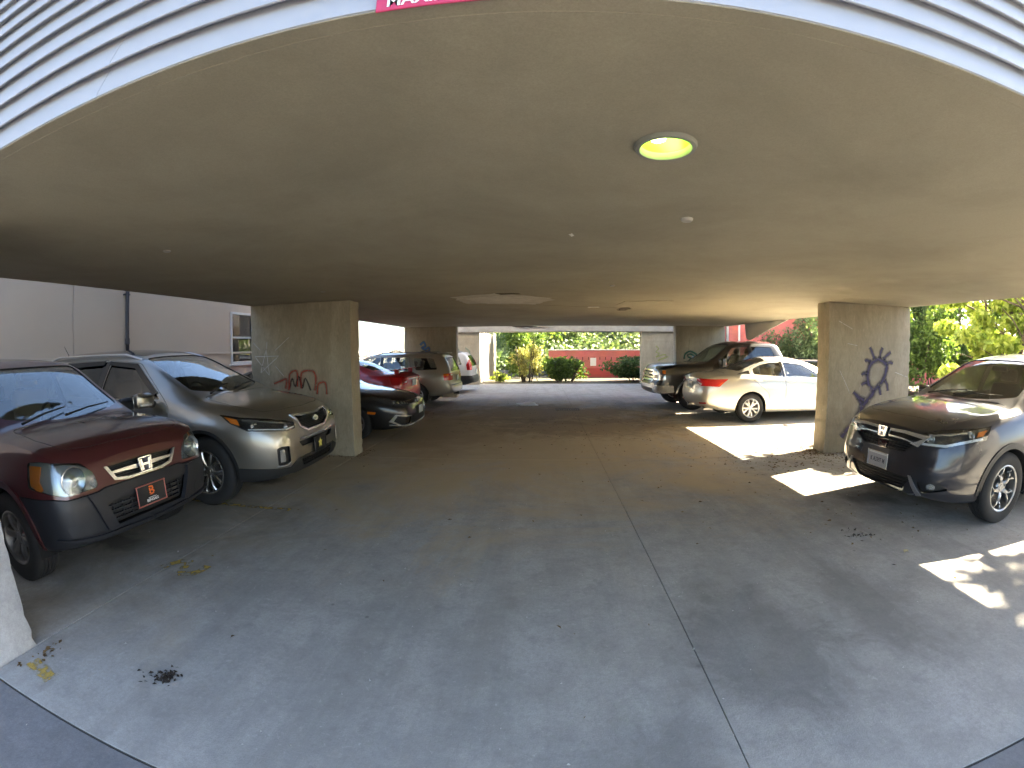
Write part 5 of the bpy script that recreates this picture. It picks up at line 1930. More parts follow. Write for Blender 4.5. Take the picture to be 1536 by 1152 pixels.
        lamp(C, 'fog_lamp', [(p.x, p.y + .038 * math.cos(a) * 1.2, p.z + .03 * math.sin(a)) for a in [2 * math.pi * k / 16 for k in range(16)]], (-.95, sg * .3, 0), REFLECT(), .03)
        # black wheel-arch and sill cladding
        for s, a0, a1 in ((fo, -.02, 1.02), (fo + wb, -.02, 1.02)):
            o_, i_ = [], []
            for k in range(25):
                a = math.pi * (a0 + (a1 - a0) * k / 24)
                o_.append((s + .462 * math.cos(a), sg * .9, r + .455 * math.sin(a)))
                i_.append((s + .400 * math.cos(a), sg * .9, r + .400 * math.sin(a)))
            C.patch('wheel_arch_trim', o_ + i_[::-1], (0, sg, 0), .010, .016, blk, step=.09)
        C.patch('sill_trim', [(1.36, sg * .9, .36), (3.14, sg * .9, .36), (3.14, sg * .9, .262), (1.36, sg * .9, .262)], (0, sg, 0), .008, .012, blk, step=.12)
        add_mirror(C, 1.60, .90, 1.13, pm, sg)
        C.patch('window_trim', [(1.47, sg * .9, 1.120), (3.5, sg * .9, 1.165), (3.5, sg * .9, 1.152), (1.47, sg * .9, 1.107)], (0, sg, 0), .004, .005, ch, step=.12)
        C.patch('tail_lamp', tup(fillet([B_(C, sg * .60, 1.02), B_(C, sg * .62, 1.45), B_(C, sg * .70, 1.42), S_(C, L - .30, 1.15, sg), S_(C, L - .30, 1.0, sg)], .02)), (.8, sg * .5, 0), .006, .012, REDL(), step=.06)
    pl = plate(C, F_(C, 0, .545)[0] - .012, .02, .545, 0, base=mat('plate_faded', (.36, .36, .37), .4, .2), frame=CHROME())
    plate_text(pl, 'K A3397 M', .066, 0, -.008, mat('plate_print', (.04, .04, .06), .5), sx=.72)
    bm = bmesh.new(); bx(bm, (.0097, 0, .062), (.001, .27, .016)); bm_obj('plate_band', bm, mat('plate_band', (.62, .62, .60), .4), pl)
    wiper(C, T_(C, 1.12, -.10), T_(C, 1.24, .52))
    wiper(C, T_(C, 1.12, -.50), T_(C, 1.24, .02))
    bm = bmesh.new()
    bx(bm, C.P(1.9, 0, 1.48), (.05, .22, .07), bevel=.02, seg=2)
    bm_obj('rear_view_mirror', bm, blk, C.root, 40)
    add_interior(C, 1.55, .36, 1.08, [(2.45, True), (3.35, False)], seatm=mat('seat_leather_black', (.025, .025, .027), .55))
    rim = mat('machined_alloy', (.30, .305, .31), .30, .9)
    add_wheels(C, fo, wb, r, .235, .232, dict(n=5, kind='hook', dish=.015, hub=.075, rot=.2), 'hook18', rim)
    place(C, 5.90, 4.0, math.pi + .02, 'dark grey SUV with chrome badge and front plate parked beside the graffiti pier', 'car')
    return C
# ---------------------------------------------------------------- champagne sedan, tail to the aisle
def build_sonata():
    pm = paint('paint_champagne', (.62, .60, .55), .70, .28, .06)
    L = 4.82
    C = Car('parked_sedan', L, 1.835, dict(
        zb=[(0, .24), (.4, .20), (1, .21), (3.6, .21), (4.3, .24), (L, .32)],
        hw=[(0, .74), (.08, .83), (.2, .905), (.45, .965), (.8, .99), (1.1, 1.0), (3.7, 1.0), (4.3, .965), (4.6, .90), (4.75, .83), (L, .77)],
        zs=[(0, .64), (.15, .72), (.5, .81), (1.1, .89), (1.6, .93), (3, .99), (4.1, 1.03), (4.5, 1.02), (L, .93)],
        wb=[(0, .92), (.6, .90), (1.2, .91), (2.2, .93), (3.6, .915), (4.3, .89), (L, .87)],
        wt=[(0, .55), (.3, .66), (1.1, .70), (1.3, .69), (2.1, .565), (2.5, .545), (3.2, .545), (3.7, .57), (4.15, .61), (4.6, .60), (L, .57)],
        zt=[(0, .67), (.15, .75), (.5, .845), (1.1, .935), (1.25, .97), (1.6, 1.12), (2.1, 1.33), (2.45, 1.385), (3.0, 1.375), (3.5, 1.27), (4.0, 1.10), (4.3, 1.06), (4.65, 1.03), (L, .955)],
        zc=[(0, .70), (.15, .79), (.5, .885), (1.1, .975), (1.25, 1.01), (1.6, 1.18), (2.1, 1.395), (2.5, 1.46), (3.0, 1.455), (3.5, 1.36), (4.05, 1.155), (4.3, 1.105), (4.65, 1.075), (4.76, 1.04), (L, .98)]),
        fp=[(.2, .10), (.3, .02), (.45, 0), (.6, .03), (.8, .12)],
        rp=[(.3, .10), (.45, .02), (.6, 0), (.8, .03), (.95, .02), (1.05, .05)], bf=.10, br=.10, paintm=pm, nst=60, tp=.62)
    fo, wb, r = .955, 2.795, .328
    b = lambda y, z: B_(C, y, z)
    tl = {sg: tup(fillet([b(sg * .40, .955), b(sg * .40, .86), b(sg * .62, .80), S_(C, L - .30, .80, sg), S_(C, L - .52, .965, sg), S_(C, L - .22, .955, sg)], .02)) for sg in (1, -1)}
    td = lambda sg: (.72, sg * .68, .1)
    c = Cfg(fo=fo, wb=wb, r=r, ra=.375, ws=(1.22, 1.42, 2.12, 2.17), rw=('deck', 4.06, 3.94, 3.18, 3.22),
            windows=[dict(p=[(1.72, 1.00), (2.30, 1.30), (2.80, 1.345), (2.84, 1.02)], door=0),
                     dict(p=[(2.94, 1.025), (2.90, 1.345), (3.30, 1.315), (3.62, 1.19), (3.66, 1.07)], door=1),
                     dict(p=[(3.74, 1.075), (3.72, 1.155), (4.03, 1.075)], r=.012)],
            doors=[[(1.66, .32), (1.58, .70), (1.58, .93), (1.66, .98), (2.26, 1.325), (2.86, 1.375), (2.87, .32)],
                   [(2.88, .32), (2.87, 1.375), (3.34, 1.345), (3.68, 1.20), (3.72, 1.04), (3.56, .84), (3.32, .66), (3.24, .32)]],
            hood=[(1.22, -.60), (1.14, 0), (1.22, .60), (.5, .64), (.22, .5), (.15, 0), (.22, -.5), (.5, -.64)],
            handles=[(2.70, .90), (3.58, .94)], handlemat=pm,
            pillars=[[(2.85, 1.02), (2.82, 1.36), (2.90, 1.36), (2.93, 1.02)]],
            cuts=[], panels=[('trunk_lid', [(L, y, z) for y, z in ((-.50, 1.2), (.50, 1.2), (.50, .80), (.42, .70), (-.42, .70), (-.50, .80))], (1, 0, 0), .3, .55, None, .006)],
            sideglass=glass('car_glass_light', (.92, .94, .92)), rwglass=glass('car_glass_tint', (.62, .65, .64)))
    parts, doors = assemble(C, c)
    blk = BLACK(); ch = CHROME()
    for sg in (1, -1):
        t = C.patch('tail_lamp', tl[sg], td(sg), .010, .02, REDL(), step=.05)
        C.patch('reverse_lamp', tup(fillet([b(sg * .43, .90), b(sg * .43, .865), b(sg * .60, .825), b(sg * .62, .86)], .008)), td(sg), .013, .006, mat('clear_plastic_lens', (.75, .73, .70), .2), t, step=.05)
        C.patch('amber_segment', tup(fillet([S_(C, L - .30, .815, sg), S_(C, L - .42, .90, sg), S_(C, L - .36, .90, sg), S_(C, L - .26, .825, sg)], .008)), td(sg), .012, .006, mat('amber_red_lens', (.65, .09, .02), .2), t, step=.05)
        C.patch('belt_trim', [(1.6, sg * .9, .99), (2.8, sg * .9, 1.012), (3.66, sg * .9, 1.055), (4.05, sg * .9, 1.063), (4.05, sg * .9, 1.055), (3.66, sg * .9, 1.043), (2.8, sg * .9, 1.0), (1.6, sg * .9, .978)], (0, sg, 0), .004, .005, ch, step=.12)
        C.patch('rear_reflector', tup(fillet([b(sg * .50, .43), b(sg * .72, .45), b(sg * .72, .42), b(sg * .50, .40)], .01)), (.9, sg * .3, 0), .005, .01, REDL(), step=.05)
        add_mirror(C, 1.72, .88, 1.02, pm, sg, (.10, .19, .13))
        bm = bmesh.new(); tube(bm, [C.P(L - .30, sg * .52, .28), C.P(L - .06, sg * .52, .28)], .035, 12)
        bm_obj('exhaust_tip', bm, ch, C.root, 40)
        C.patch('headlight', tup(fillet([F_(C, sg * .42, .64), F_(C, sg * .60, .72), S_(C, .70, .84, sg), S_(C, .50, .70, sg), F_(C, sg * .7, .60)], .02)), (-.8, sg * .6, .1), .004, .012, REFLECT(), step=.05)
    C.patch('trunk_garnish', [b(y, z) for y, z in ((-.38, .905), (.38, .905), (.38, .885), (-.38, .885))], (1, 0, .1), .012, .02, ch, step=.06)
    C.patch('emblem', oval(b(0, .96)[0], 0, .96, .06, .03), (1, 0, .1), .01, .014, ch, step=.05)
    C.patch('lower_valance', tup(fillet([b(y, z) for y, z in ((-.62, .36), (.62, .36), (.55, .28), (-.55, .28))], .03)), (1, 0, 0), .005, .01, blk, step=.06)
    pl = plate(C, b(0, .80)[0] + .012, 0, .80, 0, d=1, base=mat('plate_pale', (.72, .74, .76), .4), frame=ch)
    plate_text(pl, '1 3181', .07, 0, -.005, mat('plate_print_blue', (.05, .07, .22), .5), sx=.8)
    C.patch('front_grille', tup(fillet([F_(C, y, z) for y, z in ((-.34, .66), (.34, .66), (.26, .52), (-.26, .52))], .03)), (-1, 0, 0), .004, .012, blk, step=.06)
    add_interior(C, 1.75, .28, .98, [(2.55, True), (3.22, False)], seatm=mat('seat_cloth_grey', (.11, .105, .10), .9))
    add_wheels(C, fo, wb, r, .215, .212, dict(n=5, kind='pair', w0=.036, w1=.046, gap=.26, dish=.02, hub=.06), 'pair17', mat('bright_alloy', (.60, .60, .59), .3, .8))
    place(C, 5.98, 10.5, .03, 'champagne sedan parked tail first in the sun behind the right pier', 'car')
    return C

# ---------------------------------------------------------------- black pickup, nose to the aisle
def build_truck():
    pm = paint('paint_black_brown', (.010, .0085, .008), .2, .28, .06)
    L = 5.84
    C = Car('pickup_truck', L, 2.03, dict(
        zb=[(0, .42), (.4, .40), (1, .42), (4.8, .45), (L, .55)],
        hw=[(0, .89), (.05, .935), (.12, .965), (.3, .99), (.7, 1.0), (5.4, 1.0), (5.75, .97), (L, .93)],
        zs=[(0, 1.00), (.12, 1.08), (.5, 1.13), (1.2, 1.16), (1.6, 1.17), (3.6, 1.18), (3.8, 1.30), (4.2, 1.34), (L, 1.35)],
        wb=[(0, .94), (1.2, .94), (3.6, .95), (3.9, .97), (L, .97)],
        wt=[(0, .80), (.3, .87), (1.25, .87), (1.6, .83), (2.15, .71), (2.4, .695), (3.5, .695), (3.66, .72), (3.78, .90), (L, .90)],
        zt=[(0, 1.04), (.10, 1.15), (.5, 1.195), (1.2, 1.22), (1.35, 1.25), (1.6, 1.38), (2.15, 1.73), (2.4, 1.78), (3.45, 1.78), (3.62, 1.72), (3.76, 1.36), (3.9, 1.37), (L, 1.375)],
        zc=[(0, 1.07), (.10, 1.185), (.5, 1.24), (1.2, 1.27), (1.3, 1.285), (1.6, 1.42), (2.1, 1.77), (2.4, 1.86), (3.4, 1.87), (3.62, 1.80), (3.77, 1.37), (3.9, 1.375), (L, 1.38)]),
        fp=[(.4, .06), (.5, 0), (.7, 0), (.78, .06), (1.0, .07), (1.1, .09), (1.2, .14)],
        rp=[(.5, .05), (.7, 0), (1.3, .04)], bf=.10, br=.03, paintm=pm, nst=66, tp=.6)
    fo, wb, r = .97, 3.645, .395
    f = lambda y, z: F_(C, y, z)
    gr = tup(fillet([f(y, z) for y, z in ((-.50, 1.08), (.50, 1.08), (.50, .76), (.42, .72), (-.42, .72), (-.50, .76))], .03))
    blk = BLACK(); ch = CHROME()
    c = Cfg(fo=fo, wb=wb, r=r, ra=.46, ws=(1.26, 1.42, 2.08, 2.14), rw=None,
            windows=[dict(p=[(1.66, 1.24), (2.16, 1.66), (2.62, 1.70), (2.64, 1.24)], door=0),
                     dict(p=[(2.74, 1.24), (2.73, 1.70), (3.36, 1.69), (3.50, 1.25)], door=1)],
            doors=[[(1.58, .50), (1.52, .95), (1.52, 1.16), (1.60, 1.20), (2.10, 1.69), (2.68, 1.75), (2.69, .50)],
                   [(2.70, .50), (2.69, 1.75), (3.42, 1.74), (3.58, 1.22), (3.56, .50)]],
            hood=[(1.24, -.78), (1.18, 0), (1.24, .78), (.5, .80), (.16, .70), (.12, 0), (.16, -.70), (.5, -.80)],
            handles=[(2.52, 1.08), (3.42, 1.08)],
            pillars=[[(2.65, 1.23), (2.63, 1.72), (2.72, 1.72), (2.73, 1.23)]],
            cuts=[[(gr, (-1, 0, 0), .3, .12)], [([(3.98, -.74, 1.3), (3.98, .74, 1.3), (5.70, .74, 1.3), (5.70, -.74, 1.3)], (0, 0, 1), .3, .62)]],
            sideglass=glass('car_glass_smoke', (.72, .75, .70)), wsglass=glass('car_glass_green', (.74, .86, .79)))
    parts, doors = assemble(C, c)
    bm = bmesh.new()
    for cc, sz in (((C.P(4.84, 0, .80)), (1.75, 1.52, .03)), ((C.P(3.97, 0, 1.08)), (.03, 1.52, .58)), ((C.P(5.71, 0, 1.08)), (.03, 1.52, .58)), ((C.P(4.84, .755, 1.08)), (1.75, .03, .58)), ((C.P(4.84, -.755, 1.08)), (1.75, .03, .58))):
        bx(bm, cc, sz)
    bm_obj('bed_liner', bm, blk, C.root)
    g = C.patch('grille', scale_poly(gr, 1.04), (-1, 0, 0), -.06, .004, blk, step=.08)
    for k in range(4):
        z = 1.065 - k * .088
        C.patch('grille_bar', [f(-.49, z), f(.49, z), f(.49, z - .05), f(-.49, z - .05)], (-1, 0, 0), .004 + .006, .04, ch, g, step=.08)
    for sg in (1, -1):
        C.patch('grille_frame', [f(sg * .47, 1.10), f(sg * .535, 1.10), f(sg * .535, .74), f(sg * .44, .69), f(sg * .43, .73), f(sg * .49, .77)], (-1, 0, 0), .014, .03, ch, g, step=.06)
        lp = tup(fillet([f(sg * .55, 1.09), f(sg * .84, 1.075), S_(C, .22, 1.06, sg), S_(C, .20, .80, sg), f(sg * .80, .78), f(sg * .55, .80)], .02))
        h = C.patch('headlight', lp, (-.85, sg * .5, 0), .008, .02, REFLECT(), step=.06)
        C.patch('lamp_segment', tup(fillet([f(sg * .60, 1.06), f(sg * .75, 1.055), f(sg * .75, .98), f(sg * .60, .98)], .02)), (-.85, sg * .5, 0), .014, .01, mat('lamp_pale_bowl', (.50, .53, .54), .25, .55), h, step=.06)
        C.patch('turn_signal', tup(fillet([S_(C, .12, 1.05, sg), S_(C, .20, 1.05, sg), S_(C, .19, .96, sg), S_(C, .12, .96, sg)], .01)), (-.5, sg * .85, 0), .014, .01, AMBER(), h, step=.05)
        C.patch('lamp_segment', tup(fillet([f(sg * .60, .92), f(sg * .78, .92), f(sg * .78, .83), f(sg * .60, .83)], .02)), (-.85, sg * .5, 0), .014, .01, mat('clear_plastic_lens', (.75, .73, .70), .2), h, step=.06)
        C.patch('bumper_corner', tup(fillet([f(sg * .62, .66), f(sg * .86, .66), S_(C, .40, .66, sg), S_(C, .44, .47, sg), f(sg * .80, .45), f(sg * .62, .47)], .03)), (-.75, sg * .65, 0), .010, .018, ch, step=.06)
        C.patch('fog_lamp', oval(f(sg * .66, .56)[0], sg * .66, .56, .05, .05), (-.9, sg * .3, 0), .016, .01, REFLECT(), step=.05)
        for s in (fo, fo + wb):
            o_, i_ = [], []
            for k in range(25):
                a = math.pi * (-.04 + 1.08 * k / 24)
                o_.append((s + .50 * math.cos(a), sg * .9, r + .50 * math.sin(a)))
                i_.append((s + .455 * math.cos(a), sg * .9, r + .455 * math.sin(a)))
            C.patch('wheel_arch_trim', o_ + i_[::-1], (0, sg, 0), .014, .02, ch if s == fo else pm, step=.1)
        add_mirror(C, 1.72, .97, 1.27, pm, sg, (.14, .24, .24))
    C.patch('bumper_bar', tup(fillet([f(y, z) for y, z in ((-.60, .66), (.60, .66), (.60, .57), (-.60, .57))], .02)), (-1, 0, 0), .010, .02, ch, step=.08)
    C.patch('lower_intake', tup(fillet([f(y, z) for y, z in ((-.52, .55), (.52, .55), (.46, .46), (-.46, .46))], .02)), (-1, 0, 0), .006, .012, blk, step=.08)
    put_text(C, 'GMC', .13, f(0, .925)[0], 0, .925, -1, CHROME(), g, off=.018, extrude=.006)
    bm = bmesh.new(); tube(bm, [C.P(1.30, -.62, 1.18), C.P(1.42, -.64, 1.95)], [.004, .002], 5)
    bm_obj('antenna', bm, blk, C.root)
    add_interior(C, 1.75, .55, 1.20, [(2.60, True), (3.40, False)], seatm=mat('seat_leather_black', (.025, .025, .027), .55))
    add_wheels(C, fo, wb, r, .265, .245, dict(n=6, kind='single', w0=.06, w1=.08, dish=.03, hub=.08), 'six18', mat('bright_alloy', (.60, .60, .59), .3, .8))
    place(C, 5.96, 12.75, math.pi + .02, 'black pickup truck with big chrome grille facing the aisle', 'truck')
    return C

# ---------------------------------------------------------------- low compact sedan, nose to the aisle
def build_civic(pm, name, label, x, y, rz, detail=True):
    L = 4.63
    C = Car(name, L, 1.80, dict(
        zb=[(0, .22), (.4, .18), (1, .19), (3.5, .19), (4.2, .22), (L, .32)],
        hw=[(0, .74), (.08, .83), (.2, .905), (.45, .965), (.8, .99), (1.1, 1.0), (3.5, 1.0), (4.1, .97), (4.5, .89), (L, .80)],
        zs=[(0, .62), (.15, .70), (.5, .79), (1.1, .87), (1.6, .90), (3, .96), (4.0, 1.0), (4.4, .99), (L, .92)],
        wb=[(0, .92), (.6, .90), (1.2, .91), (2.2, .93), (3.6, .915), (L, .87)],
        wt=[(0, .55), (.3, .66), (1.1, .69), (1.3, .68), (2.0, .555), (2.4, .535), (3.1, .535), (3.7, .56), (4.15, .58), (L, .55)],
        zt=[(0, .65), (.15, .735), (.5, .825), (1.05, .91), (1.2, .945), (1.6, 1.12), (2.05, 1.29), (2.4, 1.335), (2.9, 1.325), (3.4, 1.23), (3.95, 1.08), (4.3, 1.03), (L, .95)],
        zc=[(0, .68), (.15, .775), (.5, .865), (1.05, .955), (1.2, .99), (1.6, 1.17), (2.05, 1.35), (2.4, 1.405), (2.9, 1.40), (3.4, 1.31), (4.0, 1.12), (4.3, 1.065), (L, .98)]),
        fp=[(.2, .10), (.3, .02), (.45, 0), (.6, .03), (.8, .12)],
        rp=[(.3, .10), (.5, 0), (.95, .05)], bf=.11, br=.08, paintm=pm, nst=54, tp=.62)
    fo, wb, r = .90, 2.70, .322
    f = lambda y, z: F_(C, y, z)
    blk = BLACK(); ch = CHROME()
    fog = {sg: tup(fillet([f(sg * .50, .42), f(sg * .78, .46), f(sg * .80, .36), f(sg * .70, .28), f(sg * .52, .29)], .02)) for sg in (1, -1)}
    c = Cfg(fo=fo, wb=wb, r=r, ra=.37, ws=(1.18, 1.36, 2.04, 2.09), rw=('deck', 3.98, 3.88, 3.08, 3.12),
            windows=[dict(p=[(1.66, .97), (2.22, 1.25), (2.66, 1.295), (2.70, .985)], door=0),
                     dict(p=[(2.80, .99), (2.76, 1.295), (3.20, 1.26), (3.54, 1.12), (3.56, 1.03)], door=1)],
            doors=[[(1.58, .30), (1.50, .70), (1.50, .90), (1.58, .95), (2.18, 1.275), (2.72, 1.325), (2.73, .30)],
                   [(2.74, .30), (2.73, 1.325), (3.24, 1.29), (3.58, 1.14), (3.60, 1.0), (3.44, .80), (3.2, .62), (3.1, .30)]] if detail else [],
            hood=[(1.18, -.60), (1.10, 0), (1.18, .60), (.5, .64), (.24, .5), (.16, 0), (.24, -.5), (.5, -.64)],
            handles=[(2.56, .88), (3.44, .92)],
            cuts=[[(fog[1], (-.9, .4, 0), .2, .1), (fog[-1], (-.9, -.4, 0), .2, .1)]],
            sideglass=glass('car_glass_tint', (.62, .65, .64)))
    parts, doors = assemble(C, c)
    # gloss black brow joining the lamps
    C.patch('grille_brow', tup(fillet([f(y, z) for y, z in ((-.50, .685), (0, .70), (.50, .685), (.50, .645), (.20, .615), (-.20, .615), (-.50, .645))], .01)), (-1, 0, .1), .008, .016, GLOSSB(), step=.06)
    C.patch('lower_intake', tup(fillet([f(y, z) for y, z in ((-.40, .43), (.40, .43), (.44, .28), (-.44, .28))], .03)), (-1, 0, 0), .004, .01, blk, step=.06)
    for sg in (1, -1):
        lp = tup(fillet([f(sg * .46, .625), f(sg * .46, .69), f(sg * .60, .715), S_(C, .55, .79, sg), S_(C, .62, .775, sg), S_(C, .42, .69, sg), f(sg * .72, .625)], .015))
        h = C.patch('headlight', lp, (-.75, sg * .65, .15), .004, .012, mat('lamp_smoked', (.10, .10, .11), .12, .6), step=.05)
        for k in range(5):
            t = k / 4
            a = Vector(f(sg * (.50 + .24 * t), .665 + .02 * t))
            C.patch('lamp_segment', [(a.x, a.y - sg * .02, a.z + .018), (a.x, a.y + sg * .02, a.z + .02), (a.x, a.y + sg * .02, a.z - .018), (a.x, a.y - sg * .02, a.z - .02)], (-.75, sg * .65, .15), .008, .006, REFLECT(), h, step=.05)
        C.patch('turn_signal', tup(fillet([S_(C, .46, .53, sg), S_(C, .62, .545, sg), S_(C, .62, .50, sg), S_(C, .48, .49, sg)], .01)), (-.3, sg, 0), .005, .01, AMBER(), step=.05)
        fb = C.patch('fog_recess', scale_poly(fog[sg], 1.05), (-.9, sg * .4, 0), -.03, .004, blk, step=.06)
        C.patch('fog_trim', [f(sg * .48, .435), f(sg * .79, .475), f(sg * .815, .355), f(sg * .70, .265), f(sg * .52, .27), f(sg * .52, .285), f(sg * .695, .283), f(sg * .79, .36), f(sg * .77, .455), f(sg * .50, .418)], (-.9, sg * .4, 0), .008, .012, ch, fb, step=.04)
        C.patch('bumper_lip', [f(sg * .1, .255), f(sg * .5, .255), f(sg * .8, .30), f(sg * .8, .285), f(sg * .5, .238), f(sg * .1, .238)], (-.9, sg * .2, 0), .012, .016, ch if detail else blk, step=.06)
        add_mirror(C, 1.66, .86, .99, pm, sg, (.10, .18, .12))
        C.patch('tail_lamp', tup(fillet([B_(C, sg * .40, .90), B_(C, sg * .60, .94), S_(C, L - .35, .95, sg), S_(C, L - .25, .80, sg), B_(C, sg * .60, .78)], .02)), (.72, sg * .68, 0), .008, .014, REDL(), step=.06)
    honda_h(C, *f(0, .66), .085, ch, lean=.2, x=.016)
    pl = plate(C, f(0, .50)[0] - .012, 0, .50, 0, base=mat('plate_pale', (.72, .74, .76), .4), frame=blk)
    add_interior(C, 1.70, .26, .95, [(2.42, True), (3.08, False)])
    add_wheels(C, fo, wb, r, .215, .205, dict(n=5, kind='pair', w0=.034, w1=.04, gap=.26, dish=.02, hub=.06), 'pair16', mat('dark_alloy', (.16, .16, .17), .35, .8))
    place(C, x, y, rz, label, 'car')
    return C

# ---------------------------------------------------------------- red sedan with a boot spoiler, tail to the aisle
def build_red():
    pm = paint('paint_red', (.46, .012, .014), .25, .28, .03)
    L = 4.55
    C = Car('parked_sedan', L, 1.77, dict(
        zb=[(0, .24), (.4, .20), (1, .21), (3.5, .21), (4.1, .24), (L, .32)],
        hw=[(0, .76), (.08, .84), (.2, .91), (.45, .965), (.8, .99), (1.1, 1.0), (3.5, 1.0), (4.1, .97), (4.4, .905), (4.5, .85), (L, .80)],
        zs=[(0, .66), (.15, .74), (.5, .83), (1.1, .90), (1.6, .93), (3, .99), (3.9, 1.03), (4.3, 1.02), (L, .95)],
        wb=[(0, .92), (.6, .90), (1.2, .91), (2.2, .93), (3.6, .915), (L, .88)],
        wt=[(0, .55), (.3, .66), (1.0, .69), (1.2, .68), (1.9, .56), (2.3, .54), (3.0, .54), (3.5, .56), (3.95, .60), (4.3, .60), (L, .57)],
        zt=[(0, .69), (.15, .77), (.5, .86), (1.0, .94), (1.15, .98), (1.5, 1.14), (1.95, 1.34), (2.3, 1.385), (2.8, 1.38), (3.3, 1.29), (3.8, 1.12), (4.05, 1.075), (4.4, 1.055), (L, .97)],
        zc=[(0, .72), (.15, .81), (.5, .90), (1.0, .985), (1.15, 1.02), (1.5, 1.19), (1.95, 1.40), (2.3, 1.46), (2.8, 1.455), (3.3, 1.37), (3.85, 1.165), (4.05, 1.12), (4.4, 1.10), (4.5, 1.06), (L, 1.0)]),
        fp=[(.2, .10), (.3, .02), (.45, 0), (.6, .03), (.8, .12)],
        rp=[(.3, .10), (.45, .02), (.6, 0), (.8, .03), (.95, .02), (1.05, .05)], bf=.10, br=.09, paintm=pm, nst=52, tp=.62)
    fo, wb, r = .90, 2.63, .315
    b = lambda y, z: B_(C, y, z)
    ch = CHROME(); blk = BLACK()
    c = Cfg(fo=fo, wb=wb, r=r, ra=.365, ws=(1.12, 1.30, 1.96, 2.01), rw=('deck', 3.84, 3.74, 3.0, 3.04),
            windows=[dict(p=[(1.60, 1.0), (2.12, 1.29), (2.58, 1.345), (2.62, 1.02)], door=0),
                     dict(p=[(2.72, 1.025), (2.68, 1.345), (3.08, 1.315), (3.42, 1.17), (3.46, 1.06)], door=1)],
            doors=[[(1.52, .32), (1.46, .70), (1.46, .92), (1.54, .98), (2.08, 1.32), (2.64, 1.375), (2.65, .32)],
                   [(2.66, .32), (2.65, 1.375), (3.12, 1.345), (3.46, 1.19), (3.50, 1.03), (3.36, .82), (3.12, .64), (3.04, .32)]],
            hood=[(1.12, -.60), (1.05, 0), (1.12, .60), (.5, .64), (.22, .5), (.15, 0), (.22, -.5), (.5, -.64)],
            handles=[(2.48, .90), (3.34, .94)],
            panels=[('trunk_lid', [(L, y, z) for y, z in ((-.50, 1.2), (.50, 1.2), (.50, .84), (.42, .70), (-.42, .70), (-.50, .84))], (1, 0, 0), .3, .50, None, .006)],
            sideglass=glass('car_glass_light', (.92, .94, .92)), rwglass=glass('car_glass_tint', (.62, .65, .64)))
    parts, doors = assemble(C, c)
    for sg in (1, -1):
        tl = tup(fillet([b(sg * .44, .98), b(sg * .42, .84), b(sg * .62, .80), S_(C, L - .22, .82, sg), S_(C, L - .30, 1.0, sg), b(sg * .66, 1.0)], .03))
        t = C.patch('tail_lamp', tl, (.72, sg * .68, 0), .012, .02, REDL(), step=.05)
        C.patch('reverse_lamp', tup(fillet([b(sg * .47, .90), b(sg * .47, .86), b(sg * .58, .85), b(sg * .58, .89)], .01)), (.72, sg * .68, 0), .015, .006, mat('clear_plastic_lens', (.75, .73, .70), .2), t, step=.05)
        add_mirror(C, 1.62, .85, 1.02, pm, sg, (.10, .18, .12))
        C.patch('headlight', tup(fillet([F_(C, sg * .42, .66), F_(C, sg * .60, .74), S_(C, .60, .84, sg), S_(C, .45, .70, sg), F_(C, sg * .7, .62)], .02)), (-.8, sg * .6, .1), .004, .012, REFLECT(), step=.05)
    # boot spoiler on two feet
    bm = bmesh.new()
    prof = []
    for i in range(13):
        y = -.56 + 1.12 * i / 12
        prof.append((y, 1.165 + .02 * (1 - (y / .6) ** 2)))
    prev = None
    for y, z in prof:
        ring = [bm.verts.new(C.P(L - .30 - .02 * (1 - (y / .6) ** 2), y, z - .012)), bm.verts.new(C.P(L - .28, y, z + .004)), bm.verts.new(C.P(L - .06, y, z + .022)), bm.verts.new(C.P(L - .055, y, z + .008)), bm.verts.new(C.P(L - .18, y, z - .016))]
        if prev:
            for k in range(5):
                bm.faces.new((prev[k], prev[(k + 1) % 5], ring[(k + 1) % 5], ring[k]))
        else:
            bm.faces.new(ring[::-1])
        prev = ring
    bm.faces.new(prev)
    for sg in (1, -1):
        bx(bm, C.P(L - .20, sg * .50, 1.115), (.12, .05, .10), bevel=.01)
    bmesh.ops.recalc_face_normals(bm, faces=bm.faces[:])
    bm_obj('spoiler', bm, pm, C.root, 40)
    C.patch('trunk_garnish', [b(y, z) for y, z in ((-.36, .95), (.36, .95), (.36, .925), (-.36, .925))], (1, 0, .1), .012, .02, ch, step=.06)
    C.patch('lower_valance', tup(fillet([b(y, z) for y, z in ((-.60, .38), (.60, .38), (.52, .29), (-.52, .29))], .03)), (1, 0, 0), .005, .01, blk, step=.06)
    pl = plate(C, b(0, .83)[0] + .012, 0, .83, 0, d=1, base=mat('plate_pale', (.72, .74, .76), .4), frame=ch)
    C.patch('front_grille', tup(fillet([F_(C, y, z) for y, z in ((-.34, .66), (.34, .66), (.26, .5), (-.26, .5))], .03)), (-1, 0, 0), .004, .012, blk, step=.06)
    add_interior(C, 1.66, .28, .98, [(2.35, True), (3.0, False)])
    add_wheels(C, fo, wb, r, .205, .20, dict(n=5, kind='single', w0=.06, w1=.07, dish=.02, hub=.06), 'five16', mat('bright_alloy', (.60, .60, .59), .3, .8))
    place(C, -5.5, 11.15, math.pi - .05, 'red sedan with a boot spoiler parked tail to the aisle', 'car', .98)
    return C

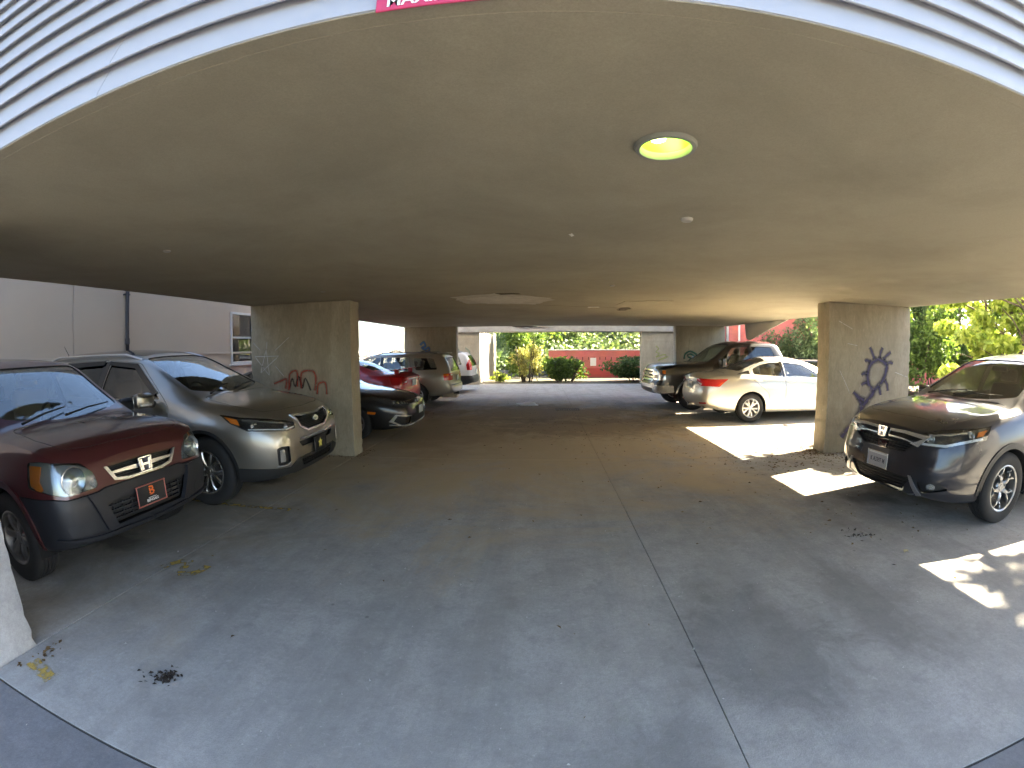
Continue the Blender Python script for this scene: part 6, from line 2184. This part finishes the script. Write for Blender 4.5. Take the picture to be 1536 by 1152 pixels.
# ---------------------------------------------------------------- boxy wagon (beige) and the pale hatchback further back
def build_wagon(pm, name, label, x, y, rz, lower=None, detail=True):
    L = 4.45
    C = Car(name, L, 1.735, dict(
        zb=[(0, .30), (.4, .26), (1, .27), (3.6, .27), (4.1, .30), (L, .38)],
        hw=[(0, .80), (.07, .87), (.18, .925), (.4, .97), (.75, .99), (1.1, 1.0), (3.7, 1.0), (4.15, .98), (4.36, .94), (L, .89)],
        zs=[(0, .72), (.12, .80), (.5, .88), (1.1, .94), (1.6, .97), (3, .99), (4.2, 1.01), (L, .99)],
        wb=[(0, .93), (.6, .91), (1.2, .92), (2.2, .94), (4.2, .94), (L, .93)],
        wt=[(0, .58), (.3, .66), (1.0, .68), (1.2, .67), (1.8, .60), (2.1, .585), (3.9, .58), (4.3, .575), (L, .56)],
        zt=[(0, .75), (.12, .83), (.5, .91), (1.0, .98), (1.15, 1.01), (1.4, 1.16), (1.85, 1.44), (2.05, 1.47), (4.0, 1.49), (4.3, 1.47), (L, 1.40)],
        zc=[(0, .78), (.12, .865), (.5, .945), (1.0, 1.015), (1.12, 1.04), (1.4, 1.20), (1.82, 1.47), (2.05, 1.52), (3.0, 1.545), (4.0, 1.535), (4.3, 1.515), (L, 1.45)]),
        fp=[(.25, .10), (.35, .02), (.5, 0), (.7, .03), (.9, .10)],
        rp=[(.3, .08), (.42, 0), (.58, 0), (.64, .05), (.95, .07), (1.2, .16), (1.5, .34)], bf=.09, br=.06, paintm=pm, nst=56, tp=.6)
    fo, wb, r = .92, 2.525, .322
    b = lambda y, z: B_(C, y, z)
    blk = BLACK(); ch = CHROME()
    pn = []
    if lower:
        pn = [('rear_bumper', [(L - .1, y_, z) for y_, z in ((-1.0, .66), (1.0, .66), (1.0, .2), (-1.0, .2))], (1, 0, 0), .3, .55, lower, .006)]
    c = Cfg(fo=fo, wb=wb, r=r, ra=.375, ws=(1.06, 1.20, 1.80, 1.85), rw=('cap', [(-.56, 1.0), (.56, 1.0), (.50, 1.39), (-.50, 1.39)]),
            windows=[dict(p=[(1.46, 1.01), (1.90, 1.38), (2.30, 1.405), (2.32, 1.02)], door=0),
                     dict(p=[(2.42, 1.02), (2.40, 1.405), (3.14, 1.405), (3.22, 1.03)], door=1, r=.06),
                     dict(p=[(3.42, 1.04), (3.32, 1.39), (3.92, 1.37), (4.06, 1.06)], r=.06)],
            doors=[[(1.38, .36), (1.32, .75), (1.32, .94), (1.40, 1.0), (1.86, 1.41), (2.36, 1.44), (2.37, .36)],
                   [(2.38, .36), (2.37, 1.44), (3.18, 1.44), (3.30, 1.0), (3.2, .80), (3.0, .66), (2.92, .36)]] if detail else [],
            hood=[(1.05, -.58), (1.0, 0), (1.05, .58), (.5, .62), (.2, .5), (.14, 0), (.2, -.5), (.5, -.62)],
            handles=[(2.22, .88), (3.08, .89)], panels=pn,
            pillars=[[(2.33, 1.015), (2.31, 1.42), (2.41, 1.42), (2.41, 1.015)]],
            sideglass=glass('car_glass_light', (.92, .94, .92)), rwglass=glass('car_glass_tint', (.62, .65, .64)))
    parts, doors = assemble(C, c)
    for sg in (1, -1):
        if detail:
            tl = tup(fillet([b(sg * .50, .94), b(sg * .50, .76), b(sg * .68, .75), S_(C, L - .20, .75, sg), S_(C, L - .22, .94, sg), b(sg * .70, .945)], .02))
            t = C.patch('tail_lamp', tl, (.8, sg * .6, 0), .010, .018, REDL(), step=.05)
            C.patch('reverse_lamp', tup(fillet([b(sg * .52, .925), b(sg * .66, .925), b(sg * .66, .885), b(sg * .52, .885)], .01)), (.8, sg * .6, 0), .013, .006, mat('clear_plastic_lens', (.75, .73, .70), .2), t, step=.05)
            C.patch('amber_segment', [S_(C, L - .21, .93, sg), S_(C, L - .08, .93, sg), S_(C, L - .08, .885, sg), S_(C, L - .21, .885, sg)], (.6, sg * .8, 0), .013, .006, AMBER(), t, step=.05)
        else:
            C.patch('tail_lamp', tup(fillet([b(sg * .55, 1.0), b(sg * .57, 1.25), b(sg * .66, 1.22), S_(C, L - .24, 1.05, sg), S_(C, L - .20, .86, sg), b(sg * .68, .86)], .02)), (.75, sg * .65, 0), .010, .018, REDL(), step=.05)
        C.patch('side_molding', [(1.34, sg * .9, .62), (2.95, sg * .9, .62), (2.95, sg * .9, .56), (1.34, sg * .9, .56)], (0, sg, 0), .010, .014, lower or pm, step=.15)
        add_mirror(C, 1.48, .84, 1.03, pm if detail else blk, sg, (.10, .18, .13))
        C.patch('headlight', tup(fillet([F_(C, sg * .40, .66), F_(C, sg * .40, .76), S_(C, .30, .80, sg), S_(C, .30, .68, sg)], .02)), (-.8, sg * .6, .1), .004, .012, REFLECT(), step=.05)
    rail(C, 2.10, 4.0, .53, .05, mat('rail_grey', (.09, .09, .09), .5), .014)
    if detail:
        for s in (2.55, 3.5):
            bm = bmesh.new(); tube(bm, [C.P(s, -.53, 1.56), C.P(s, 0, 1.60), C.P(s, .53, 1.56)], .012, 8)
            bm_obj('cross_bar', bm, BLACK(), C.root, 40)
        bm = bmesh.new(); bx(bm, C.P(L - .36, 0, 1.525), (.20, 1.06, .025), bevel=.008)
        bm_obj('roof_spoiler', bm, pm, C.root, 40)
        for sg in (1, -1):
            bm = bmesh.new(); bx(bm, C.P(fo + wb + .36, sg * .76, .24), (.012, .20, .26), bevel=.002)
            bm_obj('mud_flap', bm, mat('mud_flap_grey', (.22, .21, .19), .7), C.root)
        bm = bmesh.new(); bx(bm, C.P(L - .02, 0, .34), (.16, .10, .08), bevel=.01)
        bm_obj('tow_hitch', bm, blk, C.root)
    C.patch('bumper_step', [b(y_, z) for y_, z in ((-.70, .625), (.70, .625), (.70, .60), (-.70, .60))], (1, 0, 0), .008, .012, blk, step=.08)
    pl = plate(C, b(0, .80)[0] + .012, 0, .80, .1, d=1, base=mat('plate_pale', (.72, .74, .76), .4), frame=blk)
    C.patch('front_grille', tup(fillet([F_(C, y_, z) for y_, z in ((-.34, .74), (.34, .74), (.30, .64), (-.30, .64))], .02)), (-1, 0, 0), .004, .012, blk, step=.06)
    add_interior(C, 1.48, .34, .98, [(2.25, True), (3.05, False)])
    add_wheels(C, fo, wb, r, .205, .195, dict(n=5, kind='single', w0=.07, w1=.06, dish=.015, hub=.06), 'five15', mat('bright_alloy', (.60, .60, .59), .3, .8))
    place(C, x, y, rz, label, 'car')
    return C
# ================================================================ the parked vehicles
build_crv02()
build_sorento()
build_crv17()
build_sonata()
build_truck()
build_civic(paint('paint_black', (.008, .008, .010), .2, .28, .03), 'parked_sedan', 'black sedan with chrome fog lamp trim nosing out past the left pier', -4.77, 8.45, 0)
build_red()
build_wagon(paint('paint_beige', (.42, .38, .31), .6, .32, .08), 'parked_wagon', 'beige station wagon with roof rails parked tail to the aisle', -4.75, 13.35, math.pi - .03)
build_wagon(paint('paint_white', (.72, .72, .72), .0, .35, .05), 'parked_hatchback', 'white hatchback with dark rear bumper behind the beige wagon', -4.75, 17.1, math.pi, mat('bumper_grey_plastic', (.015, .016, .020), .5), detail=False)
build_civic(paint('paint_blue', (.010, .035, .16), .4, .28, .05), 'parked_compact', 'blue compact sedan nosing out behind the black pickup', 6.6, 17.6, math.pi, detail=False)
# ================================================================ planting
def leaf_mat(name, dark, light, trans=.45, rough=.5):
    if name in MATS:
        return MATS[name]
    m = bpy.data.materials.new(name)
    m.use_nodes = True
    N, Lk = nodes_of(m)
    b = N['Principled BSDF']
    b.inputs['Roughness'].default_value = rough
    b.inputs['Specular IOR Level'].default_value = .35
    g = N.new('ShaderNodeNewGeometry')
    cr = N.new('ShaderNodeMix'); cr.data_type = 'RGBA'
    cr.inputs['A'].default_value = (*dark, 1)
    cr.inputs['B'].default_value = (*light, 1)
    Lk.new(g.outputs['Random Per Island'], cr.inputs['Factor'])
    Lk.new(cr.outputs['Result'], b.inputs['Base Color'])
    tr = N.new('ShaderNodeBsdfTranslucent')
    ml = N.new('ShaderNodeMix'); ml.data_type = 'RGBA'; ml.blend_type = 'MULTIPLY'; ml.inputs['Factor'].default_value = 1
    Lk.new(cr.outputs['Result'], ml.inputs['A'])
    ml.inputs['B'].default_value = (1.0, 1.0, .45, 1)
    hs = N.new('ShaderNodeHueSaturation'); hs.inputs['Value'].default_value = 1.8
    Lk.new(ml.outputs['Result'], hs.inputs['Color'])
    Lk.new(hs.outputs[0], tr.inputs['Color'])
    mx = N.new('ShaderNodeMixShader'); mx.inputs[0].default_value = trans
    Lk.new(b.outputs[0], mx.inputs[1]); Lk.new(tr.outputs[0], mx.inputs[2])
    Lk.new(mx.outputs[0], N['Material Output'].inputs[0])
    MATS[name] = m
    return m

def leaves_mesh(name, clumps, n, size, rnd, droop=.3, long=1.9):
    """clumps: [(centre, (rx,ry,rz), weight)]; leaves are small folded diamonds near the clump surfaces"""
    vs, fs = [], []
    tot = sum(c[2] for c in clumps)
    for c, r, wgt in clumps:
        for _ in range(int(n * wgt / tot)):
            while True:
                d = Vector((rnd.uniform(-1, 1), rnd.uniform(-1, 1), rnd.uniform(-1, 1)))
                if .05 < d.length < 1:
                    break
            rad = rnd.random() ** .45
            d.normalize()
            p = Vector(c) + Vector((d.x * r[0], d.y * r[1], d.z * r[2])) * rad * rnd.uniform(.85, 1.12)
            if p.z < .03:
                p.z = .03 + rnd.random() * .1
            ax = (d * .6 + Vector((rnd.uniform(-1, 1), rnd.uniform(-1, 1), rnd.uniform(-1, 1) - droop))).normalized()
            sd = ax.cross(Vector((rnd.uniform(-1, 1), rnd.uniform(-1, 1), rnd.uniform(-1, 1)))).normalized()
            nr = ax.cross(sd)
            s = size * rnd.uniform(.6, 1.35)
            b = len(vs)
            vs += [p - ax * s * .5 * long * .5, p + sd * s * .36 + nr * s * .08 - ax * s * .05, p + ax * s * .5 * long * .55, p - sd * s * .36 + nr * s * .08 - ax * s * .05]
            fs += [(b, b + 1, b + 2), (b, b + 2, b + 3)]
    me = bpy.data.meshes.new(name)
    me.from_pydata([v[:] for v in vs], [], fs)
    return me

BARK = lambda: mat('bark', (.09, .07, .05), .9, noise=.4, nscale=12, bump=.4, bscale=40)

def branches(bm, base, top, spread, n, rnd, r0=.05):
    tube(bm, [base, base.lerp(top, .5) + Vector((rnd.uniform(-.1, .1), rnd.uniform(-.1, .1), 0)), top], [r0, r0 * .7, r0 * .3], 7)
    for _ in range(n):
        t = rnd.uniform(.2, .95)
        a = base.lerp(top, t)
        e = a + Vector((rnd.uniform(-1, 1) * spread[0], rnd.uniform(-1, 1) * spread[1], rnd.uniform(.1, .8) * spread[2]))
        tube(bm, [a, a.lerp(e, .5) + Vector((0, 0, .08)), e], [r0 * .45, r0 * .3, r0 * .1], 5)

def shrub(label, x, y, rx, ry, h, n, size, lm, seed, name='shrub', cat='shrub', group=None, lumps=14, stems=6):
    rnd = random.Random(seed)
    e = empty(name, (x, y, 0))
    tag(e, label, cat, group)
    cl = []
    for k in range(lumps):
        a = rnd.uniform(0, 2 * math.pi)
        q = rnd.uniform(.15, .8)
        zz = rnd.uniform(.18, .86)
        cl.append(((math.cos(a) * rx * q, math.sin(a) * ry * q, h * zz), (rx * rnd.uniform(.30, .5), ry * rnd.uniform(.30, .5), h * rnd.uniform(.16, .26)), rnd.uniform(.6, 1.4)))
    me = leaves_mesh('crown', cl, n, size, rnd)
    link('crown', me, lm, e)
    bm = bmesh.new()
    for k in range(stems):
        a = rnd.uniform(0, 2 * math.pi)
        b0 = Vector((math.cos(a) * rx * .25, math.sin(a) * ry * .25, -.05))
        branches(bm, b0, Vector((math.cos(a) * rx * .6, math.sin(a) * ry * .6, h * .85)), (rx * .4, ry * .4, h * .3), 5, rnd, .03)
    bm_obj('trunk', bm, BARK(), e, 50)
    return e

ivy = leaf_mat('leaf_dark_green', (.040, .080, .030), (.10, .16, .06), .35)
mid = leaf_mat('leaf_mid_green', (.06, .105, .03), (.14, .21, .06), .42)
lime = leaf_mat('leaf_lime', (.13, .19, .04), (.30, .35, .10), .50)
silver = leaf_mat('leaf_grey_green', (.07, .115, .06), (.16, .22, .12), .35)

G = 'shrubs along the right-hand side of the garage'
shrub('dense dark green shrub between the graffiti pier and the dark grey SUV', 17.2, 15.4, 2.4, 3.0, 5.2, 13000, .19, ivy, 11, group=G, lumps=22)
shrub('large grey green shrub before the red building, above the champagne sedan', 10.9, 16.0, 1.4, 1.7, 3.6, 9000, .13, silver, 12, group=G, lumps=22)
shrub('grey green shrub behind the cab of the black pickup', 10.4, 18.0, 1.2, .9, 2.5, 5000, .13, silver, 13, group=G, lumps=20)
shrub('low dark shrub in front of the red building, behind the pickup bed', 9.2, 18.4, .8, .7, 1.7, 2500, .11, ivy, 14, group=G, lumps=16)
shrub('mid green shrub against the red building just right of the graffiti pier', 14.0, 14.3, 1.5, 1.7, 3.7, 9000, .15, mid, 17, group=G, lumps=22)
shrub('broad dark green shrub behind the sunlit tree at the right edge', 17.5, 10.4, 2.3, 3.0, 5.4, 13000, .19, mid, 15, group=G, lumps=20)

# sunlit small tree at the right edge of the view
rnd = random.Random(21)
tr_ = empty('small_tree', (10.7, 7.7, 0))
tag(tr_, 'small tree with sunlit yellow green leaves behind the dark grey SUV', 'tree')
cl = []
for k in range(52):
    a = rnd.uniform(0, 2 * math.pi)
    q = rnd.uniform(.2, 1.0)
    zz = .9 + 3.5 * rnd.random() ** 1.4
    cl.append(((math.cos(a) * q * 1.3 * (1.1 - abs(zz - 2.8) * .15), math.sin(a) * q * 1.9, zz), (rnd.uniform(.25, .45), rnd.uniform(.3, .55), rnd.uniform(.16, .3)), 1))
for k in range(12):
    cl.append(((rnd.uniform(-1.2, .6), rnd.uniform(-1.8, 1.2), rnd.uniform(3.6, 4.9)), (rnd.uniform(.2, .4), rnd.uniform(.2, .45), rnd.uniform(.12, .22)), .35))
link('crown', leaves_mesh('crown', cl, 16000, .16, rnd, droop=.6), lime, tr_)
bm = bmesh.new()
for dx, dy in ((0, 0), (.25, .5), (-.1, -.6)):
    branches(bm, Vector((dx * .3, dy * .3, -.05)), Vector((dx * 1.5, dy * 1.8, 3.9)), (1.2, 1.6, 1.0), 14, rnd, .06)
bm_obj('trunk', bm, BARK(), tr_, 50)
# taller thin tree whose crown dapples the sun on the driveway
rnd = random.Random(33)
t2 = empty('slender_tree', (10.6, 4.2, 0))
tag(t2, 'slender tree with a loose crown right of the dark grey SUV', 'tree')
cl = []
for k in range(30):
    a = rnd.uniform(0, 2 * math.pi)
    q = rnd.uniform(.1, 1.0)
    zz = rnd.uniform(2.6, 6.6)
    cl.append(((math.cos(a) * q * 1.3, math.sin(a) * q * 1.7, zz), (rnd.uniform(.25, .5), rnd.uniform(.25, .5), rnd.uniform(.15, .28)), 1))
link('crown', leaves_mesh('crown', cl, 2800, .15, rnd, droop=.5), mid, t2)
bm = bmesh.new()
branches(bm, Vector((0, 0, -.05)), Vector((.2, .1, 6.2)), (1.1, 1.3, 1.0), 22, rnd, .09)
bm_obj('trunk', bm, BARK(), t2, 50)

# ---- beyond the rear opening
G2 = 'bushes at the rear opening'
shrub('rounded green bush left of the white notice at the rear opening', 1.15, 22.6, 1.5, .95, 1.25, 5000, .13, mid, 41, group=G2)
shrub('spreading green bush right of the white notice at the rear opening', 4.9, 22.8, 1.9, 1.0, 1.25, 5000, .13, ivy, 42, group=G2)
shrub('thin yellow stalky plant left of the rounded bush at the rear opening', -.75, 22.4, .9, .7, 1.9, 1400, .12, leaf_mat('leaf_straw', (.16, .17, .06), (.34, .32, .14), .4), 43, group=G2, lumps=10, stems=16)
shrub('low weeds at the foot of the board fence', -2.1, 22.6, .5, 1.0, .55, 900, .10, lime, 44, group=G2, lumps=8)
shrub('tall green shrub behind the stalky plant at the rear opening', -1.1, 26.0, 1.3, 1.2, 3.6, 5000, .16, mid, 45, lumps=18)
def tree(label, x, y, h, r, n, size, lm, seed):
    rnd = random.Random(seed)
    e = empty('broadleaf_tree', (x, y, 0))
    tag(e, label, 'tree', 'trees beyond the brick wall')
    cl = []
    for k in range(26):
        a = rnd.uniform(0, 2 * math.pi)
        q = rnd.uniform(.1, .85)
        cl.append(((math.cos(a) * r * q, math.sin(a) * r * q, h * rnd.uniform(.35, .95)), (r * rnd.uniform(.25, .42), r * rnd.uniform(.25, .42), h * rnd.uniform(.08, .14)), 1))
    link('crown', leaves_mesh('crown', cl, n, size, rnd), lm, e)
    bm = bmesh.new()
    branches(bm, Vector((0, 0, -.1)), Vector((.2, 0, h * .8)), (r * .7, r * .7, h * .25), 14, rnd, .16)
    bm_obj('trunk', bm, BARK(), e, 50)
tree('tall green tree left of centre beyond the rear opening', -.5, 31.5, 8.0, 3.2, 6000, .24, mid, 51)
tree('pale green tree right of centre behind the brick wall', 6.5, 36.0, 8.5, 3.6, 6000, .26, silver, 52)
tree('yellow green tree rising behind the board fence', -2.6, 36.0, 8.5, 2.6, 5000, .26, lime, 53)
# vine-covered slope behind the wall
bm = bmesh.new()
bmesh.ops.create_grid(bm, x_segments=40, y_segments=16, size=1)
for v in bm.verts:
    u, w_ = v.co.x, v.co.y
    v.co = Vector((4.5 + u * 9.0, 33 + w_ * 6.2, .35 + (w_ + 1) * 2.6 + .25 * math.sin(u * 17 + w_ * 4) * (w_ + 1)))
hill = bm_obj('hillside', bm, concrete('bank_soil', (.05, .06, .03), (.08, .09, .04), .8))
tag(hill, kind='structure')
rnd = random.Random(61)
vs, fs = [], []
for _ in range(30000):
    u, w_ = rnd.uniform(-.9, .9), rnd.uniform(-1, 1)
    p = Vector((4.5 + u * 9.0, 33 + w_ * 6.2, .35 + (w_ + 1) * 2.6 + .25 * math.sin(u * 17 + w_ * 4) * (w_ + 1) + rnd.random() ** 2 * .5))
    ax = Vector((rnd.uniform(-1, 1), rnd.uniform(-1, .3), rnd.uniform(-.6, .6))).normalized()
    sd = ax.cross(Vector((rnd.uniform(-.5, .5), -1, rnd.uniform(0, 1)))).normalized()
    s = .24 * rnd.uniform(.6, 1.4)
    b = len(vs)
    vs += [(p - ax * s * .5)[:], (p + sd * s * .4)[:], (p + ax * s * .6)[:], (p - sd * s * .4)[:]]
    fs += [(b, b + 1, b + 2), (b, b + 2, b + 3)]
me = bpy.data.meshes.new('ground_vines')
me.from_pydata(vs, [], fs)
gv = link('ground_vines', me, leaf_mat('leaf_vine', (.075, .12, .05), (.15, .21, .10), .35))
tag(gv, 'green vines covering the slope behind the brick wall', 'vines', kind='stuff')

# ================================================================ litter and marks on the floor
rnd = random.Random(71)
def litter(name, label, spots, m, size):
    vs, fs = [], []
    for (cx, cy, rx, ry, n) in spots:
        for _ in range(n):
            p = Vector((rnd.gauss(cx, rx), rnd.gauss(cy, ry), .004))
            a = rnd.uniform(0, 6.28)
            s = size * rnd.uniform(.4, 1.3)
            ax = Vector((math.cos(a), math.sin(a), 0)) * s
            sd = Vector((-math.sin(a), math.cos(a), 0)) * s * rnd.uniform(.3, .6)
            b = len(vs)
            h = rnd.uniform(.002, .014)
            vs += [(p - ax)[:], (p + sd + Vector((0, 0, h)))[:], (p + ax)[:], (p - sd + Vector((0, 0, h * rnd.random())))[:]]
            fs += [(b, b + 1, b + 2), (b, b + 2, b + 3)]
    me = bpy.data.meshes.new(name)
    me.from_pydata(vs, [], fs)
    o = link(name, me, m)
    tag(o, label, 'litter', kind='stuff')
litter('leaf_litter', 'dry brown leaves scattered over the garage floor', [(4.4, 6.9, .7, .35, 650), (4.42, 6.6, .05, .2, 60), (5.3, 6.40, .5, .04, 90), (-3.3, 6.38, .4, .05, 60), (-2.78, 6.7, .05, .2, 40), (-2.75, 1.15, .06, .15, 25), (3.6, 6.1, .8, .5, 160), (5.6, 6.2, .7, .3, 250), (.6, 11.2, 1.6, 1.4, 420), (3.6, 5.6, 1.0, 1.0, 160), (1.5, 8.5, 1.8, 1.2, 220), (3.2, 3.5, .5, .2, 18), (0, 5, 3, 2.5, 60), (6.5, 4.5, 1.2, 1.6, 200), (7.6, 12, .8, 4, 500), (0, 19, 3, 1, 80)],
       leaf_mat('leaf_dry', (.07, .04, .018), (.20, .13, .06), .15, .8), .022)
litter('grit', 'small pale grit and paper flecks on the floor', [(0, 2.6, 2.6, 1.4, 130), (1.5, 4, 2, 1.5, 60), (0, 9, 2.5, 3, 60)], mat('grit_pale', (.50, .48, .44), .9), .006)
litter('dirt_clump', 'clump of dark dirt near the left front of the floor', [(-1.88, 1.44, .035, .028, 90), (-1.95, 1.40, .05, .03, 20)], mat('dirt_dark', (.035, .025, .018), .95), .014)
litter('dirt_clump', 'dark clods on the floor in front of the dark grey SUV', [(2.83, 3.35, .05, .02, 22), (2.98, 3.33, .02, .012, 9), (2.86, 3.5, .05, .02, 8)], mat('dirt_dark', (.035, .025, .018), .95), .014)
# one pale maple leaf
bm = bmesh.new()
pts = []
for k in range(20):
    a = 2 * math.pi * k / 20
    rr = .042 if k % 4 == 0 else (.018 if k % 2 else .026)
    pts.append(bm.verts.new((rr * math.cos(a), rr * math.sin(a), .006 + .006 * math.sin(3 * a))))
bm.faces.new(pts)
o = bm_obj('fallen_leaf', bm, mat('leaf_tan', (.48, .40, .22), .8))
o.location = (3.05, 2.92, .002)
tag(o, 'single pale lobed leaf lying on the floor near the dark grey SUV', 'leaf')
# plastic bag
bm = bmesh.new()
bmesh.ops.create_icosphere(bm, subdivisions=4, radius=.2)
for v in bm.verts:
    k = math.sin(v.co.x * 31) * math.cos(v.co.y * 27) + math.sin(v.co.z * 40 + v.co.x * 12)
    v.co *= 1 + .12 * k
    v.co = Vector((v.co.x * 1.5, v.co.y * .8, max(0, v.co.z) * .42))
o = bm_obj('plastic_bag', bm, mat('bag_white', (.65, .68, .72), .4), None, 60)
o.location = (-.42, 12.95, .001)
tag(o, 'crumpled white plastic bag on the floor far down the aisle', 'bag')
# floor drain
dr = empty('floor_drain', (.68, 12.0, 0))
tag(dr, 'small metal drain grate set in the floor', 'drain')
dm_ = mat('cast_iron', (.10, .09, .08), .7, .6)
for c_, s_ in (((0, .17, .003), (.62, .03, .008)), ((0, -.17, .003), (.62, .03, .008)), ((.30, 0, .003), (.03, .34, .008)), ((-.30, 0, .003), (.03, .34, .008))):
    box_obj('grate_frame', c_, s_, dm_, dr)
for k in range(9):
    box_obj('grate_bar', (-.25 + k * .062, 0, .003), (.025, .31, .007), dm_, dr)
# worn yellow paint
yel = spray_mat('worn_yellow_paint', (.50, .34, .06), .3, .85, 16, .40, .56)
pm_ = empty('parking_stripe', (-4.0, 4.0, 0))
tag(pm_, 'worn yellow parking stripe on the floor between the two left SUVs', 'marking')
bm = bmesh.new(); ribbon(bm, [(-3.2, 0, 0), (-2, -.02, 0), (-1, 0, 0), (.5, .0, 0), (1.42, .04, 0)], .09, (0, 0, 1), .004); bm_obj('stripe', bm, yel, pm_)
pm2 = empty('painted_mark', (0, 0, 0))
tag(pm2, 'worn yellow zigzag numeral painted beside the floor joint', 'marking')
bm = bmesh.new(); ribbon(bm, [(-2.90, 2.49, 0), (-2.85, 2.62, 0), (-2.75, 2.66, 0), (-2.72, 2.55, 0), (-2.66, 2.47, 0), (-2.56, 2.53, 0), (-2.55, 2.66, 0)], .095, (0, 0, 1), .004); bm_obj('stripe', bm, yel, pm2)
pm3 = empty('painted_patch', (0, 0, 0))
tag(pm3, 'small worn yellow paint patch at the foot of the front left pier', 'marking')
bm = bmesh.new(); ribbon(bm, [(-2.74, 1.14, 0), (-2.62, 1.12, 0), (-2.48, 1.10, 0)], .11, (0, 0, 1), .004); bm_obj('stripe', bm, yel, pm3)
